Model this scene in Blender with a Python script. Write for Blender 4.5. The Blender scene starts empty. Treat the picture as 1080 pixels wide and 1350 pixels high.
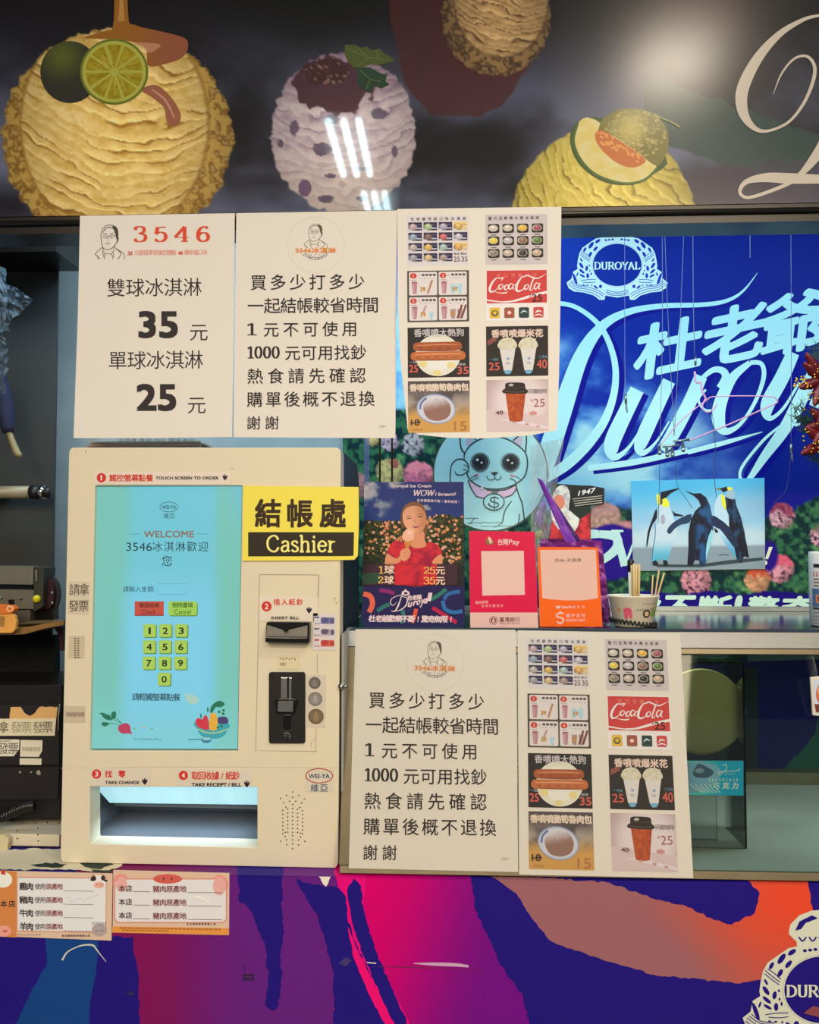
import bpy, bmesh, math, random
import numpy as np
from mathutils import Vector, Matrix, Euler
from mathutils.geometry import tessellate_polygon
random.seed(7)
SC = bpy.context.scene
COL = SC.collection

# ------------------------------------------------------------------ camera
FPX = 1158.0
CAMP = Vector((0.0, -1.158, 1.45))
ROT = Euler((math.radians(92.4), 0, math.radians(2.6))).to_matrix()
cd = bpy.data.cameras.new('camera'); cam = bpy.data.objects.new('camera', cd); COL.objects.link(cam)
cam.location = CAMP; cam.rotation_euler = ROT.to_euler()
cd.sensor_fit = 'HORIZONTAL'; cd.sensor_width = 36; cd.lens = FPX / 1080 * 36; cd.clip_start = 0.02
SC.camera = cam
# ------------------------------------------------------------------ world, lights, exposure
W = bpy.data.worlds.new('world'); SC.world = W; W.use_nodes = True
bg = W.node_tree.nodes['Background']; bg.inputs[0].default_value = (0.80, 0.86, 0.95, 1); bg.inputs[1].default_value = 0.16
def area(name, loc, size, power, color, rot=(0, 0, 0), spread=180):
    l = bpy.data.lights.new(name, 'AREA'); l.shape = 'RECTANGLE'; l.size, l.size_y = size
    l.energy = power; l.color = color; l.spread = math.radians(spread)
    o = bpy.data.objects.new(name, l); COL.objects.link(o); o.location = loc; o.rotation_euler = rot
    return o
WARM = (1.0, 0.80, 0.57); COOL = (0.62, 0.84, 1.0)
CEIL = 2.68
area('ceiling_panel_light', (-0.75, -2.5, CEIL - .02), (0.9, 0.8), 44.5, WARM)
area('ceiling_panel_light', (0.95, -2.5, CEIL - .02), (0.9, 0.8), 44.5, WARM)
area('passage_lamp', (0.1, -3.6, CEIL - .3), (2.4, 0.8), 49, WARM, (math.radians(45), 0, 0))
area('spot_lamp', (0.56, -1.02, CEIL - .02), (0.17, 0.15), 9, (1, .86, .66))
area('booth_lamp', (0.30, 0.07, 2.06), (1.5, 0.06), 5.6, COOL, (math.radians(28), 0, 0))
area('booth_lamp', (-0.46, 0.07, 2.06), (0.45, 0.06), 2.8, COOL, (math.radians(25), 0, 0))
SC.view_settings.view_transform = 'Standard'; SC.view_settings.look = 'None'
SC.view_settings.gamma = 1; SC.view_settings.exposure = 0.0; SC.view_settings.use_curve_mapping = False
try:
    SC.cycles.use_denoising = True; SC.cycles.max_bounces = 8; SC.cycles.caustics_reflective = False
    SC.cycles.caustics_refractive = False; SC.cycles.sample_clamp_indirect = 4
except Exception: pass

# ------------------------------------------------------------------ helpers
def lin(c):
    c = np.asarray(c, float) / 255.0
    return np.where(c <= 0.04045, c / 12.92, ((c + 0.055) / 1.055) ** 2.4)
RN = np.array(ROT)
def rays(p):
    d = np.stack([(p[:, 0] - 540) / FPX, -(p[:, 1] - 675) / FPX, -np.ones(len(p))], 1)
    return d @ RN.T
CN = np.array(CAMP)
class Plane:
    def __init__(s, o, n): s.o = np.array(o, float); s.n = np.array(n, float) / np.linalg.norm(n)
    def map(s, p, off=0.0):
        d = rays(np.asarray(p, float)); num = (s.o - CN) @ s.n + off
        return CN + d * (num / (d @ s.n))[:, None]
def PY(Y): return Plane((0, Y, 0), (0, -1, 0))
def PZ(Z): return Plane((0, 0, Z), (0, 0, 1))
def asplane(q): return q if isinstance(q, Plane) else PY(q)
def P(x, y, q): return Vector(asplane(q).map(np.array([[x, y]]))[0])
def proj(x, y, z):
    d = np.array([x, y, z]) - CN; q = d @ RN
    return (540 + FPX * q[0] / -q[2], 675 - FPX * q[1] / -q[2])
def wpos(o):
    v = Vector((0, 0, 0))
    while o: v += o.location; o = o.parent
    return v
def mk(name, V, F, m, parent=None, smooth=False, cols=None, bevel=0, keep=False):
    V = np.asarray(V, float)
    org = wpos(parent) if parent else (Vector((0, 0, 0)) if keep else Vector((float((V[:, 0].min() + V[:, 0].max()) / 2), float((V[:, 1].min() + V[:, 1].max()) / 2), float(V[:, 2].min()))))
    me = bpy.data.meshes.new(name); me.from_pydata((V - np.array(org)).tolist(), [], F)
    if cols is not None:
        a = me.color_attributes.new('Col', 'FLOAT_COLOR', 'POINT')
        c = np.ones((len(V), 4), np.float32); c[:, :3] = cols; a.data.foreach_set('color', c.ravel())
    me.materials.append(m)
    if smooth: me.shade_smooth()
    o = bpy.data.objects.new(name, me); COL.objects.link(o)
    if parent: o.parent = parent
    else: o.location = org
    if bevel:
        b = o.modifiers.new('bevel', 'BEVEL'); b.width = bevel; b.segments = 2; b.limit_method = 'ANGLE'; b.angle_limit = math.radians(40)
    return o
def thing(name, loc, label, cat, group=None):
    o = bpy.data.objects.new(name, None); COL.objects.link(o); o.location = Vector(loc); o.empty_display_size = .02
    return tag(o, label, cat, group)
def tag(o, label, cat, group=None, kind=None):
    o['label'] = label; o['category'] = cat
    if group: o['group'] = group
    if kind: o['kind'] = kind
    return o
def struct(o): o['kind'] = 'structure'; return o
def lab(o, label): o['label'] = label; return o

# ------------------------------------------------------------------ materials
MC = {}
def mat(name, c, rough=.6, metal=0, var=.08, scale=30, bump=.0, coat=0, emit=0, alpha=1, trans=0, stretch=None):
    if name in MC: return MC[name]
    m = bpy.data.materials.new(name); m.use_nodes = True; nt = m.node_tree; N = nt.nodes; L = nt.links
    b = N['Principled BSDF']; tc = N.new('ShaderNodeTexCoord'); mp = N.new('ShaderNodeMapping'); no = N.new('ShaderNodeTexNoise'); mx = N.new('ShaderNodeMix'); mx.data_type = 'RGBA'
    L.new(tc.outputs['Object'], mp.inputs[0]); L.new(mp.outputs[0], no.inputs['Vector']); no.inputs['Scale'].default_value = scale; no.inputs['Detail'].default_value = 5
    if stretch: mp.inputs['Scale'].default_value = stretch
    c = lin(c); L.new(no.outputs['Fac'], mx.inputs[0])
    mx.inputs[6].default_value = (*np.clip(c * (1 - var * 2), 0, 1), 1); mx.inputs[7].default_value = (*np.clip(c * (1 + var * 2), 0, 1), 1)
    L.new(mx.outputs[2], b.inputs['Base Color'])
    b.inputs['Roughness'].default_value = rough; b.inputs['Metallic'].default_value = metal; b.inputs['Coat Weight'].default_value = coat
    b.inputs['Coat Roughness'].default_value = .05
    if bump:
        bp = N.new('ShaderNodeBump'); bp.inputs['Strength'].default_value = bump; bp.inputs['Distance'].default_value = .002
        L.new(no.outputs['Fac'], bp.inputs['Height']); L.new(bp.outputs[0], b.inputs['Normal'])
    if emit: b.inputs['Emission Color'].default_value = (*c, 1); b.inputs['Emission Strength'].default_value = emit
    b.inputs['Alpha'].default_value = alpha; b.inputs['Transmission Weight'].default_value = trans
    MC[name] = m; return m
def pmat(name, rough, coat=0, emit=0, spec=.5, coatr=.04, fine=0, alpha=1):
    m = bpy.data.materials.new(name); m.use_nodes = True; nt = m.node_tree; N = nt.nodes; L = nt.links
    b = N['Principled BSDF']; at = N.new('ShaderNodeAttribute'); at.attribute_name = 'Col'
    L.new(at.outputs['Color'], b.inputs['Base Color']); b.inputs['Roughness'].default_value = rough; b.inputs['Coat Weight'].default_value = coat
    b.inputs['Coat Roughness'].default_value = coatr; b.inputs['Specular IOR Level'].default_value = spec; b.inputs['Alpha'].default_value = alpha
    if emit:
        L.new(at.outputs['Color'], b.inputs['Emission Color']); b.inputs['Emission Strength'].default_value = emit
        mm = N.new('ShaderNodeMix'); mm.data_type = 'RGBA'; mm.inputs[0].default_value = .9; mm.inputs[7].default_value = (.02, .02, .02, 1)
        L.new(at.outputs['Color'], mm.inputs[6]); L.new(mm.outputs[2], b.inputs['Base Color'])
    if fine:
        no = N.new('ShaderNodeTexNoise'); no.inputs['Scale'].default_value = fine; no.inputs['Detail'].default_value = 4
        tc = N.new('ShaderNodeTexCoord'); L.new(tc.outputs['Object'], no.inputs['Vector'])
        bp = N.new('ShaderNodeBump'); bp.inputs['Strength'].default_value = .12; bp.inputs['Distance'].default_value = .004
        L.new(no.outputs['Fac'], bp.inputs['Height']); L.new(bp.outputs[0], b.inputs['Normal'])
    return m
PAPER = pmat('printed_paper', .75, fine=14); CARD = pmat('laminated_card', .45, coat=.08, coatr=.2, spec=.25); VINYL = pmat('printed_vinyl', .5, fine=9, spec=.1)
FASC = pmat('glossy_acrylic_print', .5, coat=.6, coatr=.035, spec=.15)
_n = FASC.node_tree; _g = _n.nodes.new('ShaderNodeNewGeometry'); _s = _n.nodes.new('ShaderNodeSeparateXYZ'); _m = _n.nodes.new('ShaderNodeMapRange')   # the right-hand half is scuffed dull
_n.links.new(_g.outputs['Position'], _s.inputs[0]); _n.links.new(_s.outputs[0], _m.inputs[0]); _m.inputs[1].default_value = .03; _m.inputs[2].default_value = .16; _m.inputs[3].default_value = .03; _m.inputs[4].default_value = .22
_n.links.new(_m.outputs[0], _n.nodes['Principled BSDF'].inputs['Coat Roughness']); SCREEN = pmat('lit_screen', .25, emit=.88, spec=.3)

# ------------------------------------------------------------------ 2D geometry
def cr(pts, n=6, closed=False):
    pts = [np.array(p, float) for p in pts]; m = len(pts)
    if m < 3: return np.array(pts)
    out = []
    rng = range(m) if closed else range(m - 1)
    for i in rng:
        if closed: a, b, c, d = pts[i - 1], pts[i], pts[(i + 1) % m], pts[(i + 2) % m]
        else: a, b, c, d = pts[max(i - 1, 0)], pts[i], pts[i + 1], pts[min(i + 2, m - 1)]
        for j in range(n):
            t = j / n
            out.append(.5 * (2 * b + (c - a) * t + (2 * a - 5 * b + 4 * c - d) * t * t + (3 * b - a - 3 * c + d) * t ** 3))
    if not closed: out.append(pts[-1])
    return np.array(out)
def tess(loops):
    t = tessellate_polygon([[Vector((float(x), float(y), 0)) for x, y in l] for l in loops])
    return [tuple(f) for f in t]
def subdiv(p, tris, L):
    V = [tuple(x) for x in p]; out = []; idx = {}; st = list(tris)
    while st:
        a, b, c = st.pop()
        A, B, C = V[a], V[b], V[c]
        l = [math.dist(A, B), math.dist(B, C), math.dist(C, A)]; k = l.index(max(l))
        if l[k] < L: out.append((a, b, c)); continue
        if k == 1: a, b, c = b, c, a
        elif k == 2: a, b, c = c, a, b
        key = (min(a, b), max(a, b))
        if key not in idx: V.append(((V[a][0] + V[b][0]) / 2, (V[a][1] + V[b][1]) / 2)); idx[key] = len(V) - 1
        m = idx[key]; st += [(a, m, c), (m, b, c)]
    return np.array(V), out
def homog(src, dst):
    A = []; B = []
    for (x, y), (u, v) in zip(src, dst):
        A.append([x, y, 1, 0, 0, 0, -u * x, -u * y]); B.append(u); A.append([0, 0, 0, x, y, 1, -v * x, -v * y]); B.append(v)
    h = np.append(np.linalg.solve(np.array(A, float), np.array(B, float)), 1).reshape(3, 3)
    def f(p):
        q = np.c_[np.asarray(p, float), np.ones(len(p))] @ h.T
        return q[:, :2] / q[:, 2:]
    return f
def affine(ox, oy, sx, sy=None):
    sy = sy or sx
    return lambda p: np.asarray(p, float) / np.array([sx, sy]) + np.array([ox, oy])
_to = None; _tc = {}
def glyph(s, bold=0.0):
    global _to
    key = (s, bold)
    if key in _tc: return _tc[key]
    if _to is None:
        _to = bpy.data.objects.new('temporary_text', bpy.data.curves.new('temporary_text', 'FONT')); COL.objects.link(_to); _to.data.resolution_u = 3
    _to.data.body = s; _to.data.offset = bold
    dg = bpy.context.evaluated_depsgraph_get(); dg.update(); e = _to.evaluated_get(dg); me = e.to_mesh()
    V = np.zeros(len(me.vertices) * 3); me.vertices.foreach_get('co', V); V = V.reshape(-1, 3)[:, :2].copy(); F = [tuple(p.vertices) for p in me.polygons]
    e.to_mesh_clear(); _tc[key] = (V, F); return V, F
def gbox(s):
    V, _ = glyph(s); return V.min(0), V.max(0)
(_c0, _c1) = gbox('\u570b'); CJC = (_c0 + _c1) / 2; CJH = (_c1 - _c0)[1] * 1.04

class Cv:
    def __init__(s, plane, gain=(1, 1, 1), xf=None, base=.0003, dk=.00012, root=None):
        s.pl = asplane(plane); s.g = np.array(gain, float); s.xf = xf; s.base = base; s.dk = dk; s.root = root or s
        if root is None: s.reset()
        s.k0 = 0
    def reset(s): s.V = []; s.C = []; s.K = []; s.F = []; s.n = 0
    def sub(s, xf):
        f = s.xf; g = (lambda p: f(xf(p))) if f else xf
        c = Cv(s.pl, s.g, g, root=s.root); c.k0 = s.k0; return c
    def box(s, x0, y0, x1, y1, w=100., h=100.):
        return s.sub(lambda p: np.asarray(p, float) * np.array([(x1 - x0) / w, (y1 - y0) / h]) + np.array([x0, y0]))
    def add(s, p, F, col, k=1):
        p = np.asarray(p, float).reshape(-1, 2)
        if not len(p): return
        c = col(p[:, 0], p[:, 1]) if callable(col) else np.tile(np.array(col[:3], float), (len(p), 1))
        q = s.xf(p) if s.xf else p; r = s.root
        r.m = getattr(r, 'm', 0) + 1; k = np.asarray(k, float) + (r.m % 45) * .02
        r.V.append(q); r.C.append(np.clip(lin(np.clip(c, 0, 255)) / s.g, 0, 1)); r.K.append(np.zeros(len(p)) + k + s.k0)
        n = r.n; r.F += [tuple(i + n for i in f) for f in F]; r.n += len(p)
    def poly(s, pts, col, k=1, holes=(), smooth=0, L=None):
        if smooth: pts = cr(pts, smooth, True)
        loops = [pts] + [h for h in holes]; T = tess(loops); p = np.concatenate([np.asarray(l, float) for l in loops])
        if L: p, T = subdiv(p, T, L)
        s.add(p, T, col, k)
    def rect(s, x0, y0, x1, y1, col, k=1, L=None):
        if L: s.grid(x0, y0, x1, y1, L, col, k)
        else: s.add([(x0, y0), (x1, y0), (x1, y1), (x0, y1)], [(0, 1, 2, 3)], col, k)
    def rrect(s, x0, y0, x1, y1, r, col, k=1):
        s.poly(rr(x0, y0, x1, y1, r), col, k)
    def ell(s, cx, cy, rx, ry, col, k=1, rot=0, n=24, a0=0, a1=360):
        t = np.radians(np.linspace(a0, a1, n, endpoint=a1 - a0 < 360)); x = rx * np.cos(t); y = ry * np.sin(t); r = math.radians(rot)
        s.poly(np.c_[cx + x * math.cos(r) - y * math.sin(r), cy + x * math.sin(r) + y * math.cos(r)], col, k)
    def rib(s, pts, w, col, k=1, smooth=6, closed=False, pen=None):
        pts = [tuple(p) for p in pts]
        if not hasattr(w, '__len__'): w = [w] * len(pts)
        q = [(a[0], a[1], b) for a, b in zip(pts, w)]
        q = cr(q, smooth, closed) if smooth and len(q) > 2 else np.array(q, float)
        if closed: q = np.vstack([q, q[:1]])
        xy = q[:, :2]; d = np.gradient(xy, axis=0)
        if closed: d[0] = d[-1] = xy[1] - xy[-2]
        l = np.hypot(d[:, 0], d[:, 1]) + 1e-9; nrm = np.c_[-d[:, 1], d[:, 0]] / l[:, None]
        hw = q[:, 2] / 2
        if pen is not None: hw = hw * (pen + (1 - pen) * np.abs(d[:, 1]) / l)
        n = len(xy); V = np.concatenate([xy + nrm * hw[:, None], xy - nrm * hw[:, None]])
        s.add(V, [(i, i + 1, n + i + 1, n + i) for i in range(n - 1)], col, k + np.tile(np.linspace(0, .6, n), 2))
    def line(s, x0, y0, x1, y1, w, col, k=1): s.rib([(x0, y0), (x1, y1)], w, col, k, smooth=0)
    def ring(s, cx, cy, rx, ry, w, col, k=1, rot=0, n=40):
        t = np.linspace(0, 2 * np.pi, n, endpoint=False); r = math.radians(rot); x = rx * np.cos(t); y = ry * np.sin(t)
        s.rib(list(zip(cx + x * math.cos(r) - y * math.sin(r), cy + x * math.sin(r) + y * math.cos(r))), w, col, k, smooth=0, closed=True)
    def tbox(s, txt, x0, y0, x1, y1, col, k=2, bold=.0, slope=0, shear=0):
        if bold > .004:
            h = (y1 - y0) * bold * 1.3; x0, y0, x1, y1 = x0 + h, y0 + h, x1 - h, y1 - h
            for dx, dy in ((-h, -h), (h, h), (h, -h), (-h, h), (0, 0)): s.tbox(txt, x0 + dx, y0 + dy, x1 + dx, y1 + dy, col, k, 0, slope, shear)
            return
        V, F = glyph(txt, 0)
        if not len(V): return
        a, b = V.min(0), V.max(0); u = (V - a) / np.maximum(b - a, 1e-6)
        x = x0 + u[:, 0] * (x1 - x0); y = y1 - u[:, 1] * (y1 - y0) + (x - x0) * slope
        x = x + shear * u[:, 1] * (y1 - y0)
        s.add(np.c_[x, y], F, col, k)
    def chars(s, txt, x0, y0, x1, y1, col, k=2, bold=.0, slope=0, shear=0, fit=1.0):
        h = (y1 - y0); n = len(txt); w = min(h * fit, (x1 - x0) / n * 1.02) if n > 1 else (x1 - x0); ad = (x1 - x0 - w) / max(n - 1, 1)
        for i, ch in enumerate(txt):
            if ch in ' \u3000': continue
            cj = ord(ch) > 0x2e80
            V, F = glyph(ch, 0); cx = x0 + w / 2 + ad * i; cy = (y0 + y1) / 2
            c = CJC if ord(ch) > 0x2e80 else (V.min(0) + V.max(0)) / 2
            sc = (w if ord(ch) > 0x2e80 else min(w, h)) / CJH
            dx = (V[:, 0] - c[0]) * sc; dy = (V[:, 1] - c[1]) * h / CJH
            bo = h * abs(bold) * .9
            for ox, oy in (((-bo, -bo), (bo, bo)) if bo < .011 * h else ((-bo, -bo), (bo, bo), (bo, -bo), (-bo, bo))) if bold > .004 else ((0, 0),):
                x = cx + dx + shear * dy + ox; s.add(np.c_[x, cy - dy + oy + (x - x0) * slope], F, col, k)
    def serif(s, txt, x0, y0, x1, y1, col, k=2, thick=.16, thin=.05, shear=0, slope=0, ser=True, arc=None, ls=0):
        W_ = sum(SG[c][0] + ls for c in txt) - ls; sx = (x1 - x0) / W_; sy = (y1 - y0); X = 0
        for ch in txt:
            adv, st, se = SG[ch]
            def tr(p):
                q = [((X + a) * sx + x0 + shear * b * sy, y1 - b * sy) for a, b in p]
                q = [(a, b + (a - x0) * slope) for a, b in q]
                return [arc(a, b) for a, b in q] if arc else q
            for sm, p in st: s.rib(tr(p), thick * sy, col, k, smooth=5 if sm else 0, pen=thin / thick)
            if ser:
                for (a, b, hw) in se: s.rib(tr([(a - hw, b), (a + hw, b)]), thin * 1.3 * sy, col, k, smooth=0)
            X += adv + ls
    def grid(s, x0, y0, x1, y1, step, fn, k=0, mask=None):
        nx = max(2, int(round((x1 - x0) / step)) + 1); ny = max(2, int(round((y1 - y0) / step)) + 1)
        X, Y = np.meshgrid(np.linspace(x0, x1, nx), np.linspace(y0, y1, ny)); p = np.c_[X.ravel(), Y.ravel()]
        i = np.arange(nx * ny).reshape(ny, nx); F = np.stack([i[:-1, :-1], i[:-1, 1:], i[1:, 1:], i[1:, :-1]], -1).reshape(-1, 4)
        if mask is not None:
            mm = mask(p[:, 0], p[:, 1]); F = F[mm[F].all(1)]; u, inv = np.unique(F, return_inverse=True); p = p[u]; F = inv.reshape(-1, 4)
        s.add(p, F.tolist(), fn, k)
    def build(s, name, m, parent, keep=True):
        V = np.concatenate(s.V); K = np.concatenate(s.K); C = np.concatenate(s.C)
        o = mk(name, s.pl.map(V, s.base + K * s.dk), s.F, m, parent, cols=C); s.reset(); return o
def rr(x0, y0, x1, y1, r, n=5):
    o = []
    for cx, cy, a in ((x1 - r, y0 + r, -90), (x1 - r, y1 - r, 0), (x0 + r, y1 - r, 90), (x0 + r, y0 + r, 180)):
        for i in range(n + 1):
            t = math.radians(a + 90 * i / n); o.append((cx + r * math.cos(t), cy + r * math.sin(t)))
    return o
def circ(cx, cy, rx, ry=None, n=32):
    ry = ry or rx; return [(cx + rx * math.cos(2 * math.pi * i / n), cy + ry * math.sin(2 * math.pi * i / n)) for i in range(n)]

# skeleton serif letters (y up, cap height 1)
def _el(cx, cy, rx, ry, n=12): return [(cx + rx * math.sin(2 * math.pi * i / n), cy + ry * math.cos(2 * math.pi * i / n)) for i in range(n + 1)]
SG = {
 'D': (.84, [(0, [(.16, 0), (.16, 1)]), (1, [(.16, 1), (.42, .98), (.68, .8), (.74, .5), (.68, .2), (.42, .02), (.16, 0)])], [(.14, 0, .12), (.14, 1, .12)]),
 'U': (.86, [(1, [(.18, 1), (.18, .35), (.24, .08), (.44, 0), (.62, .08), (.68, .35), (.68, 1)])], [(.18, 1, .13), (.68, 1, .13)]),
 'R': (.82, [(0, [(.16, 0), (.16, 1)]), (1, [(.16, 1), (.48, .98), (.62, .87), (.62, .66), (.48, .53), (.16, .52)]), (0, [(.38, .52), (.72, 0)])], [(.14, 0, .13), (.14, 1, .12), (.74, 0, .08)]),
 'O': (.88, [(1, _el(.43, .5, .35, .5))], []),
 'Y': (.76, [(0, [(.06, 1), (.37, .48)]), (0, [(.68, 1), (.37, .48)]), (0, [(.37, .5), (.37, 0)])], [(.08, 1, .12), (.68, 1, .1), (.37, 0, .13)]),
 'A': (.78, [(0, [(.07, 0), (.36, 1)]), (0, [(.36, 1), (.68, 0)]), (0, [(.17, .35), (.56, .35)])], [(.08, 0, .1), (.68, 0, .12)]),
 'L': (.7, [(0, [(.18, 1), (.18, 0)]), (0, [(.18, .02), (.6, .02), (.62, .28)])], [(.18, 1, .13), (.12, 0, .1)]),
 'W': (1.05, [(0, [(.06, 1), (.28, 0)]), (0, [(.28, 0), (.5, .95)]), (0, [(.5, .95), (.73, 0)]), (0, [(.73, 0), (.95, 1)])], [(.08, 1, .12), (.5, 1, .1), (.95, 1, .1)]),
 'C': (.8, [(1, [(.68, .74), (.58, .95), (.38, 1), (.15, .82), (.08, .5), (.15, .18), (.38, 0), (.58, .05), (.7, .27)])], []),
 'I': (.4, [(0, [(.2, 0), (.2, 1)])], [(.2, 0, .13), (.2, 1, .13)]),
 'S': (.62, [(1, [(.5, .8), (.42, .97), (.25, 1), (.1, .85), (.15, .62), (.42, .45), (.52, .25), (.42, .04), (.22, 0), (.08, .2)])], []),
 'a': (.58, [(1, [(.1, .52), (.22, .65), (.4, .62), (.44, .45), (.44, .1), (.54, .02)]), (1, [(.44, .38), (.2, .34), (.08, .18), (.16, .01), (.32, .02), (.44, .15)])], []),
 's': (.48, [(1, [(.4, .52), (.3, .65), (.14, .62), (.1, .48), (.24, .36), (.4, .24), (.38, .05), (.2, 0), (.07, .12)])], []),
 'h': (.68, [(0, [(.16, 0), (.16, 1)]), (1, [(.16, .48), (.28, .62), (.44, .63), (.52, .45), (.52, 0)])], [(.16, 0, .11), (.52, 0, .11), (.12, 1, .08)]),
 'i': (.34, [(0, [(.17, 0), (.17, .64)]), (0, [(.17, .84), (.17, 1.0)])], [(.17, 0, .11), (.12, .64, .08)]),
 'e': (.58, [(1, [(.1, .36), (.48, .36), (.46, .55), (.28, .66), (.12, .52), (.08, .3), (.16, .06), (.32, 0), (.5, .14)])], []),
 'r': (.5, [(0, [(.16, 0), (.16, .64)]), (1, [(.16, .42), (.26, .6), (.44, .62)])], [(.16, 0, .13), (.12, .64, .08)]),
 'c': (.54, [(1, [(.45, .5), (.34, .65), (.2, .62), (.08, .42), (.1, .15), (.24, 0), (.4, .04), (.48, .16)])], []),
 'm': (.98, [(0, [(.14, 0), (.14, .64)]), (1, [(.14, .48), (.26, .63), (.4, .6), (.46, .45), (.46, 0)]), (1, [(.46, .48), (.58, .63), (.72, .6), (.8, .45), (.8, 0)])], [(.14, 0, .1), (.46, 0, .1), (.8, 0, .1)]),
 '1': (.5, [(0, [(.28, 0), (.28, 1)]), (0, [(.28, 1), (.08, .82)])], [(.28, 0, .2)]),
 '0': (.56, [(1, _el(.27, .5, .19, .5))], []),
 '3': (.68, [(1, [(.1, .78), (.16, .95), (.34, 1), (.52, .9), (.5, .65), (.28, .53)]), (1, [(.28, .53), (.55, .44), (.6, .2), (.46, .02), (.2, 0), (.07, .17)])], []),
 '5': (.68, [(1, [(.12, .5), (.3, .62), (.52, .55), (.6, .3), (.48, .05), (.24, 0), (.07, .15)]), (0, [(.13, .5), (.2, .97)]), (0, [(.18, .94), (.6, .98)])], []),
 '4': (.76, [(0, [(.52, 1), (.05, .27)]), (0, [(.05, .27), (.72, .27)]), (0, [(.52, 1), (.52, 0)])], [(.52, 0, .17)]),
 '6': (.7, [(1, [(.58, .88), (.42, 1), (.2, .85), (.1, .5), (.14, .15), (.34, 0), (.54, .1), (.6, .32), (.5, .55), (.3, .58), (.12, .4)])], []),
 '2': (.68, [(1, [(.1, .75), (.2, .96), (.4, 1), (.56, .82), (.5, .58), (.2, .22), (.06, .03)]), (0, [(.06, .04), (.58, .04)]), (0, [(.56, .04), (.62, .24)])], []),
 ' ': (.3, [], []),
}
# value noise
def vn(x, y, seed=0):
    xi = np.floor(x).astype(np.int64); yi = np.floor(y).astype(np.int64); fx = x - xi; fy = y - yi
    fx = fx * fx * (3 - 2 * fx); fy = fy * fy * (3 - 2 * fy)
    def h(a, b):
        n = (a * 374761393 + b * 668265263 + seed * 974634777) & 0xffffffff
        n = ((n ^ (n >> 13)) * 1274126177) & 0xffffffff
        return ((n ^ (n >> 16)) & 0xffff) / 65535.0
    return (h(xi, yi) * (1 - fx) + h(xi + 1, yi) * fx) * (1 - fy) + (h(xi, yi + 1) * (1 - fx) + h(xi + 1, yi + 1) * fx) * fy
def fbm(x, y, o=4, seed=0):
    a = 0; w = .5; t = 0
    for i in range(o): a = a + w * vn(x * 2 ** i, y * 2 ** i, seed + i * 17); t += w; w *= .5
    return a / t
def ss(a, b, x): t = np.clip((x - a) / (b - a), 0, 1); return t * t * (3 - 2 * t)
def mixc(a, b, t): return np.asarray(a, float) * (1 - t[:, None]) + np.asarray(b, float) * t[:, None]

# ------------------------------------------------------------------ solids
def prism(name, out, q, depth, m, parent=None, holes=(), bevel=0, smooth=0):
    q = asplane(q)
    if smooth: out = cr(out, smooth, True)
    loops = [np.asarray(out, float)] + [np.asarray(h, float) for h in holes]; T = tess(loops)
    Fp = q.map(np.concatenate(loops)); dv = np.array(depth if hasattr(depth, '__len__') else (0, depth, 0), float); n = len(Fp)
    V = np.concatenate([Fp, Fp + dv]); F = [t for t in T] + [tuple(n + i for i in t[::-1]) for t in T]; b = 0
    for l in loops:
        k = len(l); F += [(b + i, b + (i + 1) % k, n + b + (i + 1) % k, n + b + i) for i in range(k)]; b += k
    o = mk(name, V, F, m, parent); fixn(o)
    if bevel:
        bb = o.modifiers.new('bevel', 'BEVEL'); bb.width = bevel; bb.segments = 2; bb.limit_method = 'ANGLE'; bb.angle_limit = math.radians(40)
    return o
def fixn(o):
    bm = bmesh.new(); bm.from_mesh(o.data); bmesh.ops.remove_doubles(bm, verts=bm.verts, dist=1e-6); bmesh.ops.recalc_face_normals(bm, faces=bm.faces); bm.to_mesh(o.data); bm.free()
def box(name, a, b, m, parent=None, bevel=0):
    (x0, y0, z0), (x1, y1, z1) = a, b
    V = [(x0, y0, z0), (x1, y0, z0), (x1, y1, z0), (x0, y1, z0), (x0, y0, z1), (x1, y0, z1), (x1, y1, z1), (x0, y1, z1)]
    F = [(0, 3, 2, 1), (4, 5, 6, 7), (0, 1, 5, 4), (1, 2, 6, 5), (2, 3, 7, 6), (3, 0, 4, 7)]
    return mk(name, V, F, m, parent, bevel=bevel)
def tube(name, pts, r, m, parent=None, n=8, smooth=0, cap=True):
    q = [np.array(p, float) for p in pts]
    rs = r if hasattr(r, '__len__') else [r] * len(q)
    if smooth:
        z = cr([np.append(a, b) for a, b in zip(q, rs)], smooth); q = list(z[:, :3]); rs = z[:, 3]
    V = []; F = []; up = None
    for i, p in enumerate(q):
        d = q[min(i + 1, len(q) - 1)] - q[max(i - 1, 0)]; d = d / (np.linalg.norm(d) + 1e-12)
        if up is None: up = np.array((0, 0, 1.)) if abs(d[2]) < .9 else np.array((1., 0, 0))
        a = np.cross(d, up); a /= np.linalg.norm(a) + 1e-12; b = np.cross(a, d); up = b
        for k in range(n):
            t = 2 * math.pi * k / n; V.append(p + rs[i] * (a * math.cos(t) + b * math.sin(t)))
    for i in range(len(q) - 1):
        for k in range(n): F.append((i * n + k, i * n + (k + 1) % n, (i + 1) * n + (k + 1) % n, (i + 1) * n + k))
    if cap: F += [tuple(range(n))[::-1], tuple((len(q) - 1) * n + k for k in range(n))]
    o = mk(name, V, F, m, parent); fixn(o); o.data.shade_smooth()
    return o
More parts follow.
